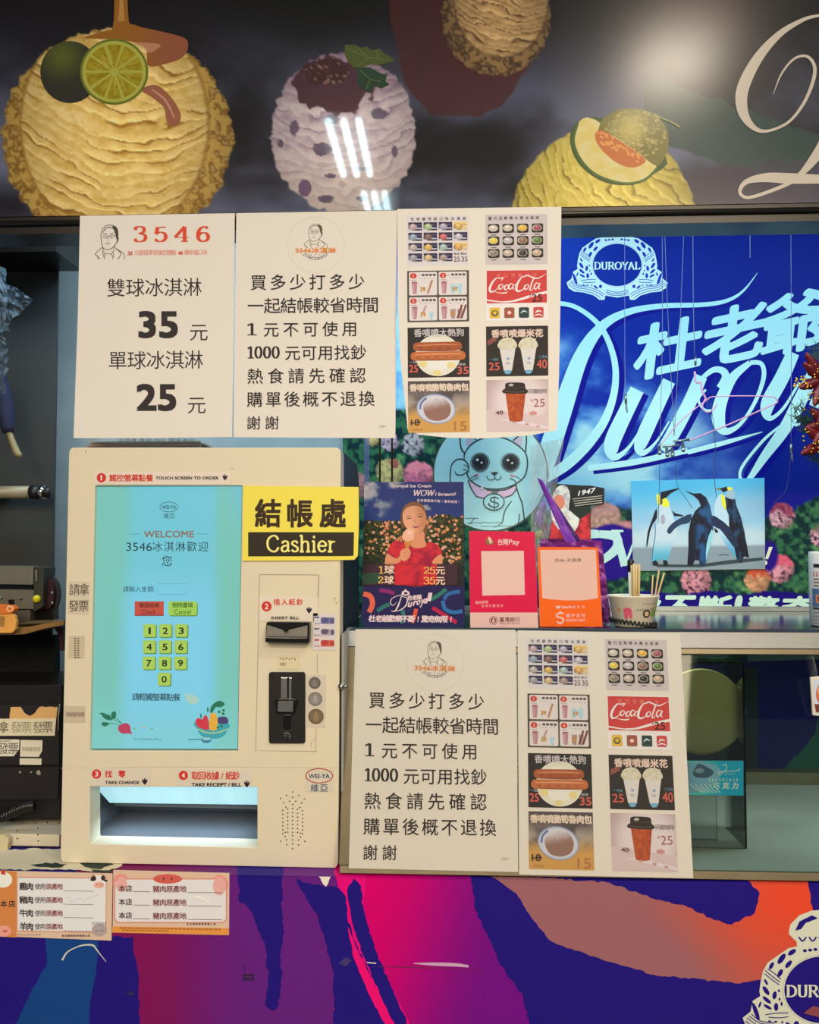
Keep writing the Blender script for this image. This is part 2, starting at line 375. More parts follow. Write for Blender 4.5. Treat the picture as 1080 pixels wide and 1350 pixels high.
def lathe(name, c, prof, m, parent=None, n=32, smooth=True, squash=1.0, jit=0):
    V = []; F = []
    for r, z in prof:
        for k in range(n):
            t = 2 * math.pi * k / n; V.append((c[0] + r * math.cos(t), c[1] + r * squash * math.sin(t), c[2] + z))
    for i in range(len(prof) - 1):
        for k in range(n): F.append((i * n + k, i * n + (k + 1) % n, (i + 1) * n + (k + 1) % n, (i + 1) * n + k))
    F += [tuple(range(n))[::-1], tuple((len(prof) - 1) * n + k for k in range(n))]
    o = mk(name, V, F, m, parent); fixn(o)
    if smooth: o.data.shade_smooth()
    return o
def ball(name, c, r, m, parent=None, sc=(1, 1, 1), n=12):
    V = []; F = []
    for i in range(n + 1):
        a = math.pi * i / n
        for k in range(n * 2):
            t = math.pi * k / n; V.append((c[0] + r * sc[0] * math.sin(a) * math.cos(t), c[1] + r * sc[1] * math.sin(a) * math.sin(t), c[2] + r * sc[2] * math.cos(a)))
    for i in range(n):
        for k in range(2 * n): F.append((i * 2 * n + k, i * 2 * n + (k + 1) % (2 * n), (i + 1) * 2 * n + (k + 1) % (2 * n), (i + 1) * 2 * n + k))
    o = mk(name, V, F, m, parent); fixn(o); o.data.shade_smooth(); return o
GAIN_FRONT = (.92, .79, .60); GAIN_BOOTH = (.44, .56, .80); GAIN_COUNTER = (.88, .75, .60); GAIN_FASCIA = (.80, .74, .62); GAIN_CASE = (1.26, 1.1, .89); ZB0 = 287
KIOSK_COL = (230, 224, 202)
# ================================================================== SETTING
GF = np.array(GAIN_FRONT); GB = np.array(GAIN_BOOTH); GC = np.array(GAIN_COUNTER); GS = np.array(GAIN_FASCIA); GT = np.array(GAIN_CASE)
Mwall = mat('painted_grey_wall', (50, 54, 54), .8, bump=.3, scale=18); Mblue = mat('painted_blue_grey_wall', (166, 178, 178), .8, bump=.4, scale=25)
Mblack = mat('black_plastic', (18, 18, 20), .45); Malu = mat('brushed_steel', (146, 150, 152), .5, 1, .05, 40, .1, stretch=(1, 1, 12))
Mdark = mat('dark_bronze_frame', (40, 34, 32), .3, .6, .1, 30); Mfloor = mat('floor_tiles_grey', (120, 112, 104), .5); Mceil = mat('ceiling_paint', (96, 92, 86), .9)
Mwhite = mat('white_paint', (230, 226, 212), .6)
Z0 = 1.035; ZT = 1.342; ZF = 1.904   # counter ledge, case top, fascia lower edge
struct(box('floor', (-2.5, -4.5, -.05), (2.5, 1.2, 0), Mfloor)); struct(box('ceiling', (-2.5, -4.5, CEIL), (2.5, 1.2, CEIL + .05), Mceil))
struct(box('wall_back', (-1.6, .46, 0), (1.6, .52, CEIL), Mblue)); 
wl = struct(box('wall_left', (-1.6, .30, 0), (P(72, 600, .30)[0], .306, CEIL), Mwall))
struct(box('trim_1', (-1.6, .20, 1.925), (P(74, 330, .2)[0], .30, 2.10), Mdark))
struct(box('trim_2', (P(74, 330, .4)[0], .40, 2.052), (1.6, .46, 2.10), Mdark))
struct(box('trim_3', (-1.6, .031, 2.10), (1.6, .46, 2.14), Mdark))
# ceiling tube lamps behind the viewer (they mirror in the glossy sign)
for gi, (ya, yb, xs) in enumerate(((-1.23, -1.58, (-.335, -.292, -.25)), (-1.73, -2.0, (-.285, -.25, -.215)))):
    t = thing('ceiling_tube_lamp', (-.29, (ya + yb) / 2, CEIL - .03), ('white ceiling lamp with three tubes nearer the fascia sign', 'white ceiling lamp with three short tubes farther from the fascia sign')[gi], 'ceiling lamp', 'ceiling tube lamps')
    box('lamp_tray', (-.37, yb - .03, CEIL - .03), (-.17, ya + .03, CEIL), Mwhite, t)
    for j, x in enumerate(xs): tube('lamp_tube', [(x, ya, CEIL - .04), (x, yb, CEIL - .04)], .010, mat('tube_glow', (215, 245, 255), emit=42), t)

# ================================================================== FASCIA SIGN
fs = thing('fascia_sign', (0, 0, ZF), 'long glossy dark sign board with printed ice cream scoops above the counter', 'sign')
tp = [P(-300, -420, 0), P(1500, -420, 0)]
box('sign_panel', (-1.6, .001, ZF), (1.6, .03, 2.42), mat('sign_acrylic_dark', (30, 30, 38), .2, coat=.6), fs)
box('sign_frame', (-1.6, .001, ZF - .024), (1.6, .05, ZF - .0005), mat('sign_frame_dark', (22, 20, 20), .3), fs)
tube('frame_bead', [(-1.6, -.001, ZF - .010), (1.6, -.001, ZF - .010)], .004, mat('sign_frame_dark', (30, 28, 26)), fs)
def crack(x, y, fx, fy, seed, ang=0, warp=1.5):
    c, s_ = math.cos(ang), math.sin(ang); u = x * c + y * s_; v = -x * s_ + y * c
    w1 = fbm(u / 30, v / 30, 3, seed + 5) * warp; n = fbm(u / fx + w1, v / fy + w1 * 1.7, 3, seed); return 1 - np.abs(2 * n - 1) * 2.2
def fascia(X, Y):
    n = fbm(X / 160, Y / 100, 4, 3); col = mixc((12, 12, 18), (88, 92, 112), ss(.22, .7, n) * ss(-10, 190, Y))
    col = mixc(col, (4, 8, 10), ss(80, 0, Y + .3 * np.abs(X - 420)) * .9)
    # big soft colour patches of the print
    m = ss(.0, .03, fbm(X / 60, Y / 60, 3, 9) * .35 + 1 - np.hypot((X - 610) / 90, (Y - 40) / 110) - .1); col = mixc(col, (62, 24, 26), m * .8)
    d = (X - 900) * .35 + 110 + 10 * fbm(X / 18, Y / 18, 2, 4); m = ss(-2, 2, Y - d) * ss(-2, 2, (X - 900) * .32 + 195 + 8 * fbm(X / 14, Y / 14, 2, 8) - Y) * (X > 850); col = mixc(col, (34, 58, 54), m * .9)
    m = ss(0, 20, 60 - Y) * ss(860, 880, X) * ss(1000, 960, X); col = mixc(col, (46, 22, 24), m * .8)
    d2 = 225 - (X - 880) * .1 + 8 * fbm(X / 14, 3 + X * 0, 2, 31); m = ss(-2, 2, Y - d2) * (X > 900); col = mixc(col, (48, 44, 62), m * .8)
    def scoop(cx, cy, rx, ry, lo, mid, hi, seed, skirt, ang=.25, cut=1.0, fx=30, fy=9, rough=.04):
        nonlocal col
        a = np.arctan2(Y - cy, X - cx); wob = (fbm(a * 14 + 50, a * 0 + seed, 3, seed) - .5) * rough * 2
        r = np.hypot((X - cx) / rx, (Y - cy) / ry) - wob; M = ss(1.012, .988, r)
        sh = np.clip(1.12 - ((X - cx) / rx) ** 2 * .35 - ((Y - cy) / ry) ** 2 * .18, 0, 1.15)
        u = (X - cx) * math.cos(ang) + (Y - cy) * math.sin(ang); v = (Y - cy) * math.cos(ang) - (X - cx) * math.sin(ang) + .35 * u * u / rx
        u = u + 9 * (fbm(u / 22, v / 9, 3, seed + 2) - .5); v = v + 5 * (fbm(u / 13, v / 8, 3, seed + 31) - .5)
        T = v / fy + 2.6 * fbm(u / fx, v / (fy * 2.2), 3, seed); f = T - np.floor(T); brk = ss(.40, .58, fbm(u / (fx * .9) + np.floor(T) * 7.3, np.floor(T) * 3.1, 3, seed + 50)); f2 = (T * 2.3 + .4) % 1.0
        t = brk * np.clip(ss(.30, .0, f) + .35 * ss(.93, 1, f), 0, 1) + .25 * ss(.3, 0, f2) * ss(.5, .65, fbm(u / 14, v / 7, 3, seed + 8))
        c = mixc(hi, mid, np.clip(ss(.9, .2, f) * .55 + ss(.4, .75, fbm(X / 9, Y / 6, 4, seed + 7)) * .5, 0, 1)); c = c * (1 + .10 * brk * ss(.55, .95, f) * ss(1, .95, f))[:, None]; c = mixc(c, lo, np.clip(t, 0, 1))
        # flared skirt: coarser crumbs
        rs = np.hypot((X - cx - skirt[0]) / skirt[2], (Y - cy - skirt[1]) / skirt[3]); q = ss(.98, 1.02, rs)
        cru = fbm(X / 7, Y / 7, 3, seed + 20); c2 = mixc(mid, lo, ss(.42, .62, cru)); c2 = mixc(c2, hi, ss(.62, .75, cru) * .6)
        edge = np.exp(-((rs - 1.0) / .02) ** 2); c = mixc(c, c2, q); c = mixc(c, lo, edge * .5)
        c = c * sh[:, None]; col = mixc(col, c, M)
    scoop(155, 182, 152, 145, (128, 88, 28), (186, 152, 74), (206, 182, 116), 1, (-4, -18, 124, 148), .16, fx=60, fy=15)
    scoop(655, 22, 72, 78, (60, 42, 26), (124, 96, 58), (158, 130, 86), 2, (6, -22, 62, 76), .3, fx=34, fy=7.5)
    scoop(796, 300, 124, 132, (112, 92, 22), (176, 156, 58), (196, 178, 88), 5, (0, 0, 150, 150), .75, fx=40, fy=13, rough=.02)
    # pale scoop with dark berry pieces
    cx, cy = 453, 176; a = np.arctan2(Y - cy, X - cx); r = np.hypot((X - cx) / 95, (Y - cy) / 106) - (fbm(a * 12 + 9, a * 0, 3, 77) - .5) * .09
    M = ss(1.015, .985, r); u = X - cx; v = Y - cy + .3 * u * u / 95; u = u + 10 * (fbm(u / 20, v / 10, 3, 41) - .5); v = v + 6 * (fbm(u / 14, v / 9, 3, 42) - .5)
    T = v / 14 + 2.8 * fbm(u / 48, v / 30, 3, 43); f = T - np.floor(T); brk = ss(.40, .6, fbm(u / 40 + np.floor(T) * 7.3, np.floor(T) * 3.1, 3, 44)); c = mixc((184, 170, 168), (150, 130, 140), np.clip(ss(.9, .2, f) * .5 + ss(.4, .75, fbm(X / 9, Y / 7, 4, 45)) * .5, 0, 1)); c = mixc(c, (120, 100, 116), brk * ss(.3, 0, f) * .8); c = mixc(c, (200, 182, 160), ss(170, 260, Y) * .5)
    c = mixc(c, (96, 66, 96), ss(1.0, .9, np.hypot((X - 402) / 9, (Y - 248) / 12)) * .9)
    for bx, by, br, bs in ((425, 196, 13, 9), (388, 168, 6, 10), (436, 232, 8, 3), (478, 222, 12, 3), (370, 190, 4, 6), (437, 158, 10, 6), (500, 150, 12, 7), (430, 262, 10, 5), (478, 262, 8, 4), (520, 200, 4, 8)):
        c = mixc(c, (70, 58, 78), ss(1.05, .9, np.hypot((X - bx) / br, (Y - by) / bs) + (fbm(X / 5, Y / 5, 2, 8) - .5) * .5) * .8)
    sauce = ss(.03, -.03, np.hypot((X - 440) / 52, (Y - 112) / 36) - 1 + (fbm(X / 12, Y / 12, 2, 61) - .5) * .5); c = mixc(c, (60, 32, 38), sauce * .92)
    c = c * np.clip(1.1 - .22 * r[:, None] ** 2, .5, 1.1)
    c = mixc(c, (60, 36, 62), ss(140, 95, Y) * .3)
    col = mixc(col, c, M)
    top = ss(.03, -.03, np.hypot((X - 432) / 30, (Y - 95) / 18) - 1 + (fbm(X / 8, Y / 8, 2, 63) - .5) * .6); col = mixc(col, (56, 30, 32), top)
    col = mixc(col, (150, 120, 100), ss(.66, .72, fbm(X / 4, Y / 4, 2, 91)) * top * .6)
    return col
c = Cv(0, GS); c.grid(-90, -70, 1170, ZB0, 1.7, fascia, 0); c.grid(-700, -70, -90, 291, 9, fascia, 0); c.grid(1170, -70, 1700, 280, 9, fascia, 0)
# caramel stream and pool, lime, leaf, melon
am = (122, 72, 30); c.poly([(152, -70), (166, -70), (169, 20), (178, 33), (215, 42), (243, 50), (248, 62), (240, 76), (215, 85), (195, 86), (190, 60), (150, 52), (110, 50), (140, 40), (150, 28)], lambda x, y: mixc((136, 88, 30), (130, 74, 52), ss(160, 240, x)), 1, smooth=4, L=20)
c.poly([(178, 56), (210, 58), (208, 64), (196, 70), (190, 62)], (170, 118, 88), 2, smooth=3)
c.rib([(158, -60), (160, 0), (160, 28)], [4, 5, 9], (168, 122, 60), 2)
c.poly([(186, 118), (205, 112), (222, 124), (236, 144), (238, 158), (230, 167), (220, 160), (216, 142), (200, 128)], (140, 86, 62), 1, smooth=4); c.rib([(200, 118), (218, 132), (230, 156)], [2, 3, 2], (176, 128, 104), 2)
c.poly(circ(92, 95, 39, 41), lambda x, y: mixc((78, 84, 34), (42, 42, 34), ss(0, 45, np.hypot(x - 82, y - 74))), 2, L=7)
c.ell(150.5, 94.5, 45, 43.5, (92, 104, 34), 3, n=48); c.ell(150.5, 94.5, 42, 40.5, (160, 158, 66), 4, n=48)
for i in range(10):
    a0 = math.radians(i * 36 + 3); a1 = math.radians(i * 36 + 33); pts = [(150.5 + 4 * math.cos((a0 + a1) / 2), 94.5 + 4 * math.sin((a0 + a1) / 2))] + [(150.5 + 37.5 * math.cos(a), 94.5 + 36 * math.sin(a)) for a in np.linspace(a0, a1, 6)]
    c.poly(pts, lambda x, y: mixc((128, 112, 14), (152, 136, 30), ss(.3, .7, fbm(x / 4, y / 4, 3, 5))), 5, L=6)
rd = random.Random(3)
for i in range(60):
    a = rd.uniform(0, 6.28); r0 = rd.uniform(6, 22); r1 = r0 + rd.uniform(5, 14); c.rib([(150.5 + r0 * math.cos(a), 94.5 + r0 * math.sin(a)), (150.5 + r1 * math.cos(a + .05), 94.5 + r1 * math.sin(a + .05))], .8, (170, 156, 60), 6, smooth=0)
lf = (50, 62, 34)
def zz(pts): return [(340 + x / 2.7, y / 2.7) for x, y in pts]
c.poly(zz([(310, 160), (345, 158), (365, 170), (390, 165), (405, 178), (435, 172), (450, 190), (470, 200), (488, 215), (460, 225), (430, 232), (400, 228), (375, 240), (340, 240), (318, 215), (308, 190)]), (66, 76, 36), 3)
c.poly(zz([(350, 240), (400, 240), (440, 262), (460, 265), (455, 290), (470, 300), (440, 315), (415, 305), (400, 330), (375, 318), (355, 300)]), (34, 56, 40), 3)
for q in ([(315, 170), (380, 200), (450, 212)], [(350, 165), (385, 200)], [(420, 180), (430, 208)], [(350, 236), (400, 205)], [(365, 250), (400, 280), (440, 290)], [(385, 320), (400, 282)]): c.rib(zz(q), .9, (92, 100, 52), 4)
def z3(pts): return [(660 + x / 2.571, y / 2.571) for x, y in pts]
c.poly(z3([(235, 470), (250, 425), (275, 408), (360, 405), (560, 530), (520, 590), (440, 625), (360, 620), (290, 580), (250, 530)]), (52, 74, 30), 2, smooth=3)
c.poly(z3([(265, 415), (320, 405), (480, 520), (530, 565), (480, 610), (400, 620), (320, 590), (265, 530), (250, 470)]), lambda x, y: mixc((196, 178, 98), (200, 188, 130), ss(.3, .7, fbm(x / 9, y / 9, 2, 3))), 3, smooth=3, L=12)
c.rib(z3([(262, 418), (248, 480), (275, 545), (330, 595), (420, 622), (490, 608), (535, 565)]), 3.2, (64, 92, 34), 4)
c.poly(z3([(322, 450), (345, 440), (400, 475), (480, 530), (490, 550), (450, 568), (400, 555), (350, 515), (325, 480)]), (176, 96, 40), 4, smooth=3)
for i in range(44):
    t = rd.random(); x = 335 + 140 * t + rd.uniform(-8, 8); y = 462 + 78 * t + rd.uniform(-18, 18); p = z3([(x, y)])[0]; c.ell(p[0], p[1], 2.4, 1.5, (206, 138, 72), 5, rot=35, n=8)
c.poly(z3([(330, 455), (345, 405), (400, 372), (460, 368), (520, 385), (560, 430), (570, 490), (550, 545), (525, 560), (470, 520), (400, 470), (340, 440)]), lambda x, y: mixc((176, 160, 84), (108, 100, 42), ss(0, 34, np.hypot(x - 832, y - 170)) ), 5, smooth=4, L=6)
for i in range(240):
    a = rd.uniform(0, 6.28); r = 1.0 * math.sqrt(rd.random()); x = 455 + 105 * r * math.cos(a); y = 455 + 82 * r * math.sin(a)
    if y - 455 > (x - 350) * .6 - 10 or x < 350: continue
    p = z3([(x, y)])[0]; c.ring(p[0], p[1], rd.uniform(1.2, 2.1), rd.uniform(1, 1.7), .55, (186, 174, 108), 6, n=6)
c.rib(z3([(520, 385), (545, 400), (575, 412), (607, 430)]), [2.4, 2, 2, 2.6], (126, 128, 60), 6)
# cream script letter (right edge)
cr_ = (176, 166, 148)
def z9(pts): return [(960 + x / 4.825, y / 4.825) for x, y in pts]
c.rib(z9([(700, 70), (579, 98), (480, 125), (330, 215), (190, 370), (95, 560), (92, 700), (150, 800), (240, 835), (380, 780), (480, 660), (540, 520), (550, 420), (500, 358), (420, 375), (340, 470), (288, 600)]), [1.5, 3.5, 5, 8.5, 13, 16, 14, 8, 4, 3.5, 4, 4.6, 4.6, 3.8, 3, 2.2, .6], cr_, 7, smooth=8)
c.rib(z9([(760, 600), (620, 900), (540, 1020), (460, 1110), (380, 1170), (200, 1240), (110, 1255), (75, 1215), (120, 1155), (240, 1130), (380, 1135), (579, 1140), (760, 1150)]), [16, 16, 12, 7, 5, 4.5, 4.2, 4.6, 7, 12, 14, 12, 10], cr_, 7, smooth=8)
o = c.build('sign_print', FASC, fs)
bm = bmesh.new(); bm.from_mesh(o.data); w_ = wpos(o); bmesh.ops.bisect_plane(bm, geom=bm.verts[:] + bm.edges[:] + bm.faces[:], plane_co=Vector((0, 0, ZF)) - w_, plane_no=(0, 0, -1), clear_outer=True); bm.to_mesh(o.data); bm.free()

# ================================================================== NOTICES
def portrait(cv, w=4, col=(70, 60, 52), k=2):   # author space: zoomed sheet 1, x145-303 y108-295
    R = lambda p, ww=1, s=5: cv.rib(p, w * ww, col, k, s)
    R([(180, 208), (176, 170), (182, 135), (205, 113), (235, 110), (262, 125), (268, 160), (262, 205)]); R([(186, 150), (205, 125), (232, 122), (250, 135), (258, 150)], 1.3)
    cv.poly([(238, 114), (262, 126), (268, 160), (262, 190), (254, 160), (246, 135)], col, k, smooth=3)
    R([(180, 205), (184, 225), (200, 240), (222, 240), (245, 225), (262, 200)]); R([(262, 170), (270, 178), (266, 198), (260, 200)])
    cv.ring(200, 171, 13, 9, w * .6, col, k); cv.ring(233, 171, 13, 9, w * .6, col, k); R([(213, 169), (220, 168)], .7, 0); R([(246, 168), (262, 165)], .7, 0)
    cv.ell(201, 170, 4, 3.4, col, k); cv.ell(232, 170, 4, 3.4, col, k); R([(190, 157), (200, 153), (210, 157)], .7); R([(225, 156), (234, 152), (244, 156)], .7)
    R([(214, 172), (210, 190), (220, 192)], .5); R([(198, 208), (212, 206), (226, 207)], .7); R([(206, 216), (218, 216)], .4, 0)
    R([(186, 228), (170, 240), (150, 260), (146, 268), (160, 280), (172, 292)]); R([(190, 232), (186, 258), (196, 292)]); R([(250, 222), (256, 235), (284, 262), (268, 292)])
    R([(256, 235), (280, 250), (302, 268), (302, 292)]); R([(190, 250), (200, 265), (215, 262), (232, 266), (240, 250)], .8); R([(200, 265), (192, 282)], .8); R([(232, 266), (244, 285)], .8); R([(246, 232), (244, 262), (240, 292)], .8); R([(156, 270), (160, 292)], .7, 0)
INK = (44, 36, 34)
def sheet(name, corners, q, label, mt=PAPER, out=None, paper=(230, 214, 188), gain=None, depth=.0005, bow=0):
    pl = asplane(q); g = GF if gain is None else gain; base = P(*[sum(x) / 2 for x in zip(corners[2], corners[3])], pl)
    t = thing(name, base, label, 'notice'); m = PAPERBACK
    prism('sheet', out or corners, pl, depth, m, t)
    cv = Cv(pl, g); cv.poly(out or corners, paper, 0); return t, cv
PAPERBACK = mat('white_paper_stock', (222, 220, 214), .8, var=.01)
QS = -.006
c1 = [(105.5, 284.5), (309.5, 281), (306, 576), (97, 577.5)]
t, cv = sheet('price_notice', c1, QS, 'white paper price notice with large 35 and 25, leftmost under the sign', out=[(105.5, 284.5), (309.5, 281), (308.5, 420), (306, 576), (200, 577.5), (97, 577.5), (102.5, 420)])
z = cv.sub(affine(90, 270, 4.09)); portrait(z, 3.4)
z.serif('3546', 350, 118, 766, 197, (216, 74, 42), 2, thick=.26, thin=.06, ls=.32); 
z.tbox('35', 319, 251, 345, 272, (205, 60, 44), 2, bold=.03, shear=.2); z.chars('\u5143\u8d85\u503c\u4eab\u53d7\u8b93\u60a8\u9ad4\u9a57', 356, 244, 582, 272, (226, 120, 100), 2); z.tbox('46', 590, 249, 617, 270, (205, 60, 44), 2, bold=.03, shear=.2); z.chars('\u7a2e\u5e78\u798f\u53e3\u5473', 625, 242, 750, 271, (226, 120, 100), 2)
for s_, a, b, d, e in (('\u96d9\u7403\u51b0\u6dc7\u6dcb', 210, 402, 717, 498), ('\u55ae\u7403\u51b0\u6dc7\u6dcb', 218, 793, 725, 890), ('\u5143', 656, 643, 752, 735), ('\u5143', 644, 1036, 741, 1128)): z.chars(s_, a, b, d, e, INK, 2, bold=-.006, slope=-.01)
z.tbox('35', 378, 572, 592, 720, INK, 2, bold=.032); z.tbox('25', 367, 965, 583, 1113, INK, 2, bold=.032)
cv.build('lettering', PAPER, t)
A2 = [(48, 45), (915, 30), (905, 1258), (33, 1253)]
def notice_art(z, seedx=0):
    z.ring(476, 217, 154, 151, 1.6, (205, 190, 172), 1, n=60)
    portrait(z.sub(lambda p: (np.asarray(p, float) - [145, 108]) * [.80, .70] + [412, 103]), 3.0, (92, 76, 60))
    z.tbox('3546\u51b0\u6dc7\u6dcb', 366, 230, 585, 261, (226, 130, 52), 3, bold=.022)
    s_ = 'Icecream'
    def arc(a, b): r = 92 - b; th = math.radians(143 - a * 106 / 100); return (476 + r * 1.0 * math.cos(th), 212 + r * math.sin(th))
    z.serif(s_, 0, 0, 100, 21, (104, 98, 96), 2, thick=.17, thin=.07, arc=lambda a, b: arc(a, -(21 - b) + 21))
    z.chars('\u5c08\u8ce3\u5e97', 446, 266, 500, 275, (150, 140, 125), 2); z.line(460, 284, 490, 284, 2, (170, 155, 140), 2)
    for s_, a, b, d, e in (('\u8cb7\u591a\u5c11\u6253\u591a\u5c11', 125, 380, 738, 462), ('\u4e00\u8d77\u7d50\u5e33\u8f03\u7701\u6642\u9593', 110, 506, 814, 588), ('\u5143\u4e0d\u53ef\u4f7f\u7528', 196, 636, 699, 714), ('\u5143\u53ef\u7528\u627e\u9214', 311, 762, 746, 840), ('\u71b1\u98df\u8acb\u5148\u78ba\u8a8d', 108, 886, 744, 967), ('\u8cfc\u55ae\u5f8c\u6982\u4e0d\u9000\u63db', 106, 1012, 792, 1092), ('\u8b1d\u8b1d', 105, 1142, 276, 1213)):
        z.chars(s_, a, b, d, e, INK, 2, bold=.010, fit=1.02, slope=-.008)
    z.serif('1', 98, 640, 160, 701, INK, 2, thick=.24, thin=.07); z.serif('1000', 103, 765, 284, 826, INK, 2, thick=.21, thin=.07)
    z.chars('\u8655\u7406\u4e2d', 818, 1188, 858, 1202, (170, 158, 145), 2)
C2 = [(311.7, 281), (523.7, 277.3), (521.3, 577.6), (308, 576.4)]
t, cv = sheet('instruction_notice', C2, QS - .0006, 'white notice with seven written lines, middle of three sheets under the sign')
notice_art(cv.sub(homog(A2, C2))); cv.build('lettering', PAPER, t)
C4 = [(468.9, 827.5), (679.8, 830), (683.4, 1149.8), (460, 1144.8)]
# slanted front of the display case
YT, YB = .055, -.022
p0 = np.array((0, YT, ZT)); p1 = np.array((0, YB, Z0 + .004)); nn = np.cross((1, 0, 0), p1 - p0); nn = nn / np.linalg.norm(nn); nn = nn if nn[1] < 0 else -nn
GL = Plane(p0, nn); GLP = Plane(p0 + nn * .003, nn)
t, cv = sheet('instruction_notice', C4, GLP, 'white paper notice with seven lines of black writing taped on the glass display case', gain=GT, depth=tuple(-nn * .0005))
notice_art(cv.sub(homog(A2, C4))); cv.build('lettering', PAPER, t)

# ---------------- menu sheet
def menu_art(z):
    cols = (12, 91), (112.5, 192); rows = (9, 74), (80.5, 147), (154, 219), (223.5, 290.5)
    def pic(i, j, bgc): 
        x0, x1 = cols[j]; y0, y1 = rows[i]; b = z.box(x0, y0, x1, y1, 400, 330); b.rect(0, 0, 400, 330, bgc, 1); b.k0 += 1; return b
    rd = random.Random(5)
    b = pic(0, 0, (222, 208, 196)); b.chars('\u675c\u8001\u723a\u7279\u7d1a\u53e3\u5473\u51b0\u6dc7\u6dcb', 25, 12, 382, 34, (60, 50, 46), 2, bold=.012)
    sc = [(190, 150, 150), (160, 190, 120), (170, 160, 190), (226, 170, 60), (120, 150, 170), (90, 50, 40), (200, 60, 60), (200, 190, 200), (180, 170, 150), (226, 170, 50), (150, 190, 170), (224, 150, 50), (140, 140, 150), (214, 176, 110), (150, 120, 110)]
    for n in range(15):
        r, q = divmod(n, 4); x = 10 + q * 98; y = 44 + r * 68
        b.rect(x, y, x + 88, y + 54, (52, 44, 66) if n not in (3, 11) else (236, 196, 110), 1); cc_ = tuple(int(v * .62 + w_ * .38) for v, w_ in zip(sc[n], (196, 176, 156))); b.ell(x + 28, y + 32, 30, 22, tuple(int(v * .8) for v in cc_), 2); b.poly([(x + 8, y + 36), (x + 16, y + 14), (x + 34, y + 8), (x + 50, y + 20), (x + 48, y + 38), (x + 28, y + 44)], cc_, 3, smooth=2); b.poly([(x + 16, y + 26), (x + 26, y + 12), (x + 38, y + 18), (x + 30, y + 28)], tuple(min(255, v + 34) for v in cc_), 4)
        b.rect(x, y + 45, x + 22, y + 54, (214, 206, 200), 3); b.rect(x + 52, y + 36, x + 84, y + 44, (196, 190, 200), 3); b.line(x + 50, y + 16, x + 82, y + 18, 3, (120, 110, 150), 3)
    b.tbox('\u55ae\u7403 \u96d9\u7403', 302, 246, 386, 262, (60, 50, 46), 2); b.tbox('25', 302, 272, 342, 306, (120, 70, 66), 2, bold=.01); b.tbox('35', 352, 272, 392, 306, (120, 70, 66), 2, bold=.01)
    b = pic(0, 1, (206, 188, 176)); b.chars('\u8056\u4ee3\u4e9e\u71b1\u5e36\u6c34\u679c\u51b0\u6dc7\u6dcb', 20, 14, 345, 36, (60, 50, 46), 2, bold=.012)
    sc = [(206, 190, 170), (206, 186, 160), (232, 170, 60), (160, 80, 90), (224, 190, 70), (190, 176, 170), (140, 100, 80), (90, 120, 60), (140, 120, 100), (196, 170, 150), (60, 50, 48), (196, 160, 130)]
    for n in range(12):
        r, q = divmod(n, 4); x = 16 + q * 94; y = 62 + r * 82
        b.poly(rr(x, y, x + 74, y + 60, 12), (44, 38, 34), 1); b.ell(x + 34, y + 28, 31, 22, (196, 186, 150), 2); b.ell(x + 36, y + 28, 25, 19, sc[n], 3); b.ell(x + 30, y + 21, 12, 8, tuple(min(255, v + 35) for v in sc[n]), 4); b.line(x + 20, y + 72, x + 54, y + 72, 6, (110, 96, 88), 2)
    b = pic(1, 0, (84, 74, 62))
    for n in range(4):
        r, q = divmod(n, 2); x = 12 + q * 192; y = 8 + r * 162; b.poly(rr(x, y, x + 182, y + 150, 10), (226, 210, 194), 1)
        b.ell(x + 28, y + 24, 22, 18, (206, 70, 56), 2); b.chars(str(n + 1), x + 20, y + 12, x + 36, y + 36, (236, 220, 200), 3, bold=.02)
        b.chars('\u4e00\u4e8c\u4e09\u56db'[n], x + 56, y + 14, x + 74, y + 28, (60, 50, 46), 2)
        for k in range(4): b.rect(x + 82 + k * 24, y + 12, x + 100 + k * 24, y + 26, (92, 78, 70), 2)
        for k in range(10): b.rect(x + 70 + k * 10, y + 36 + (k % 3) * 2, x + 74 + k * 10, y + 42, (150, 130, 120), 2)
        b.line(x + 10, y + 52, x + 50, y + 52, 4, (170, 150, 140), 2)
        b.poly([(x + 16, y + 66), (x + 54, y + 66), (x + 48, y + 140), (x + 24, y + 140)], (190, 130, 130), 2); b.ell(x + 35, y + 66, 19, 5, (160, 100, 104), 3); b.line(x + 28, y + 80, x + 31, y + 132, 5, (214, 176, 170), 3)
        if n in (1, 3): 
            for k in (0, 1): b.poly([(x + 74 + k * 44, y + 78), (x + 110 + k * 44, y + 78), (x + 104 + k * 44, y + 140), (x + 80 + k * 44, y + 140)], ((176, 206, 206) if n == 1 else (176, 140, 134)), 2)
        if n == 2: b.poly([(x + 130, y + 96), (x + 156, y + 96), (x + 150, y + 146), (x + 136, y + 146)], (168, 204, 210), 2)
        for k in range({0: 1, 1: 0, 2: 1, 3: 2}[n]): b.rib([(x + 150 + k * 26 - (40 if n == 2 else 0), y + 52), (x + 120 + k * 26 - (30 if n == 2 else 0), y + (138 if n != 2 else 100))], 13, ((186, 130, 100), (0, 0, 0), (190, 150, 140), (120, 66, 58))[n], 3, smooth=0)
        b.tbox(('39', '59', '39', '75')[n], x + 72 + (14 if n == 1 else 0), y + 96, x + 106 + (14 if n == 1 else 0), y + 124, (196, 140, 40), 5, bold=.03)
    b = pic(1, 1, (236, 222, 206)); R = (206, 62, 56); b.rect(6, 6, 394, 216, R, 1)
    b.chars('\u53ef\u53e3\u53ef\u6a02\u51b0\u6c99', 70, 26, 330, 52, (226, 140, 124), 2)
    wv = (238, 222, 206)
    b.poly([(6, 190), (40, 196), (100, 205), (170, 200), (240, 180), (300, 160), (394, 140), (394, 158), (320, 172), (260, 190), (190, 208), (120, 213), (60, 207), (6, 200)], wv, 3)
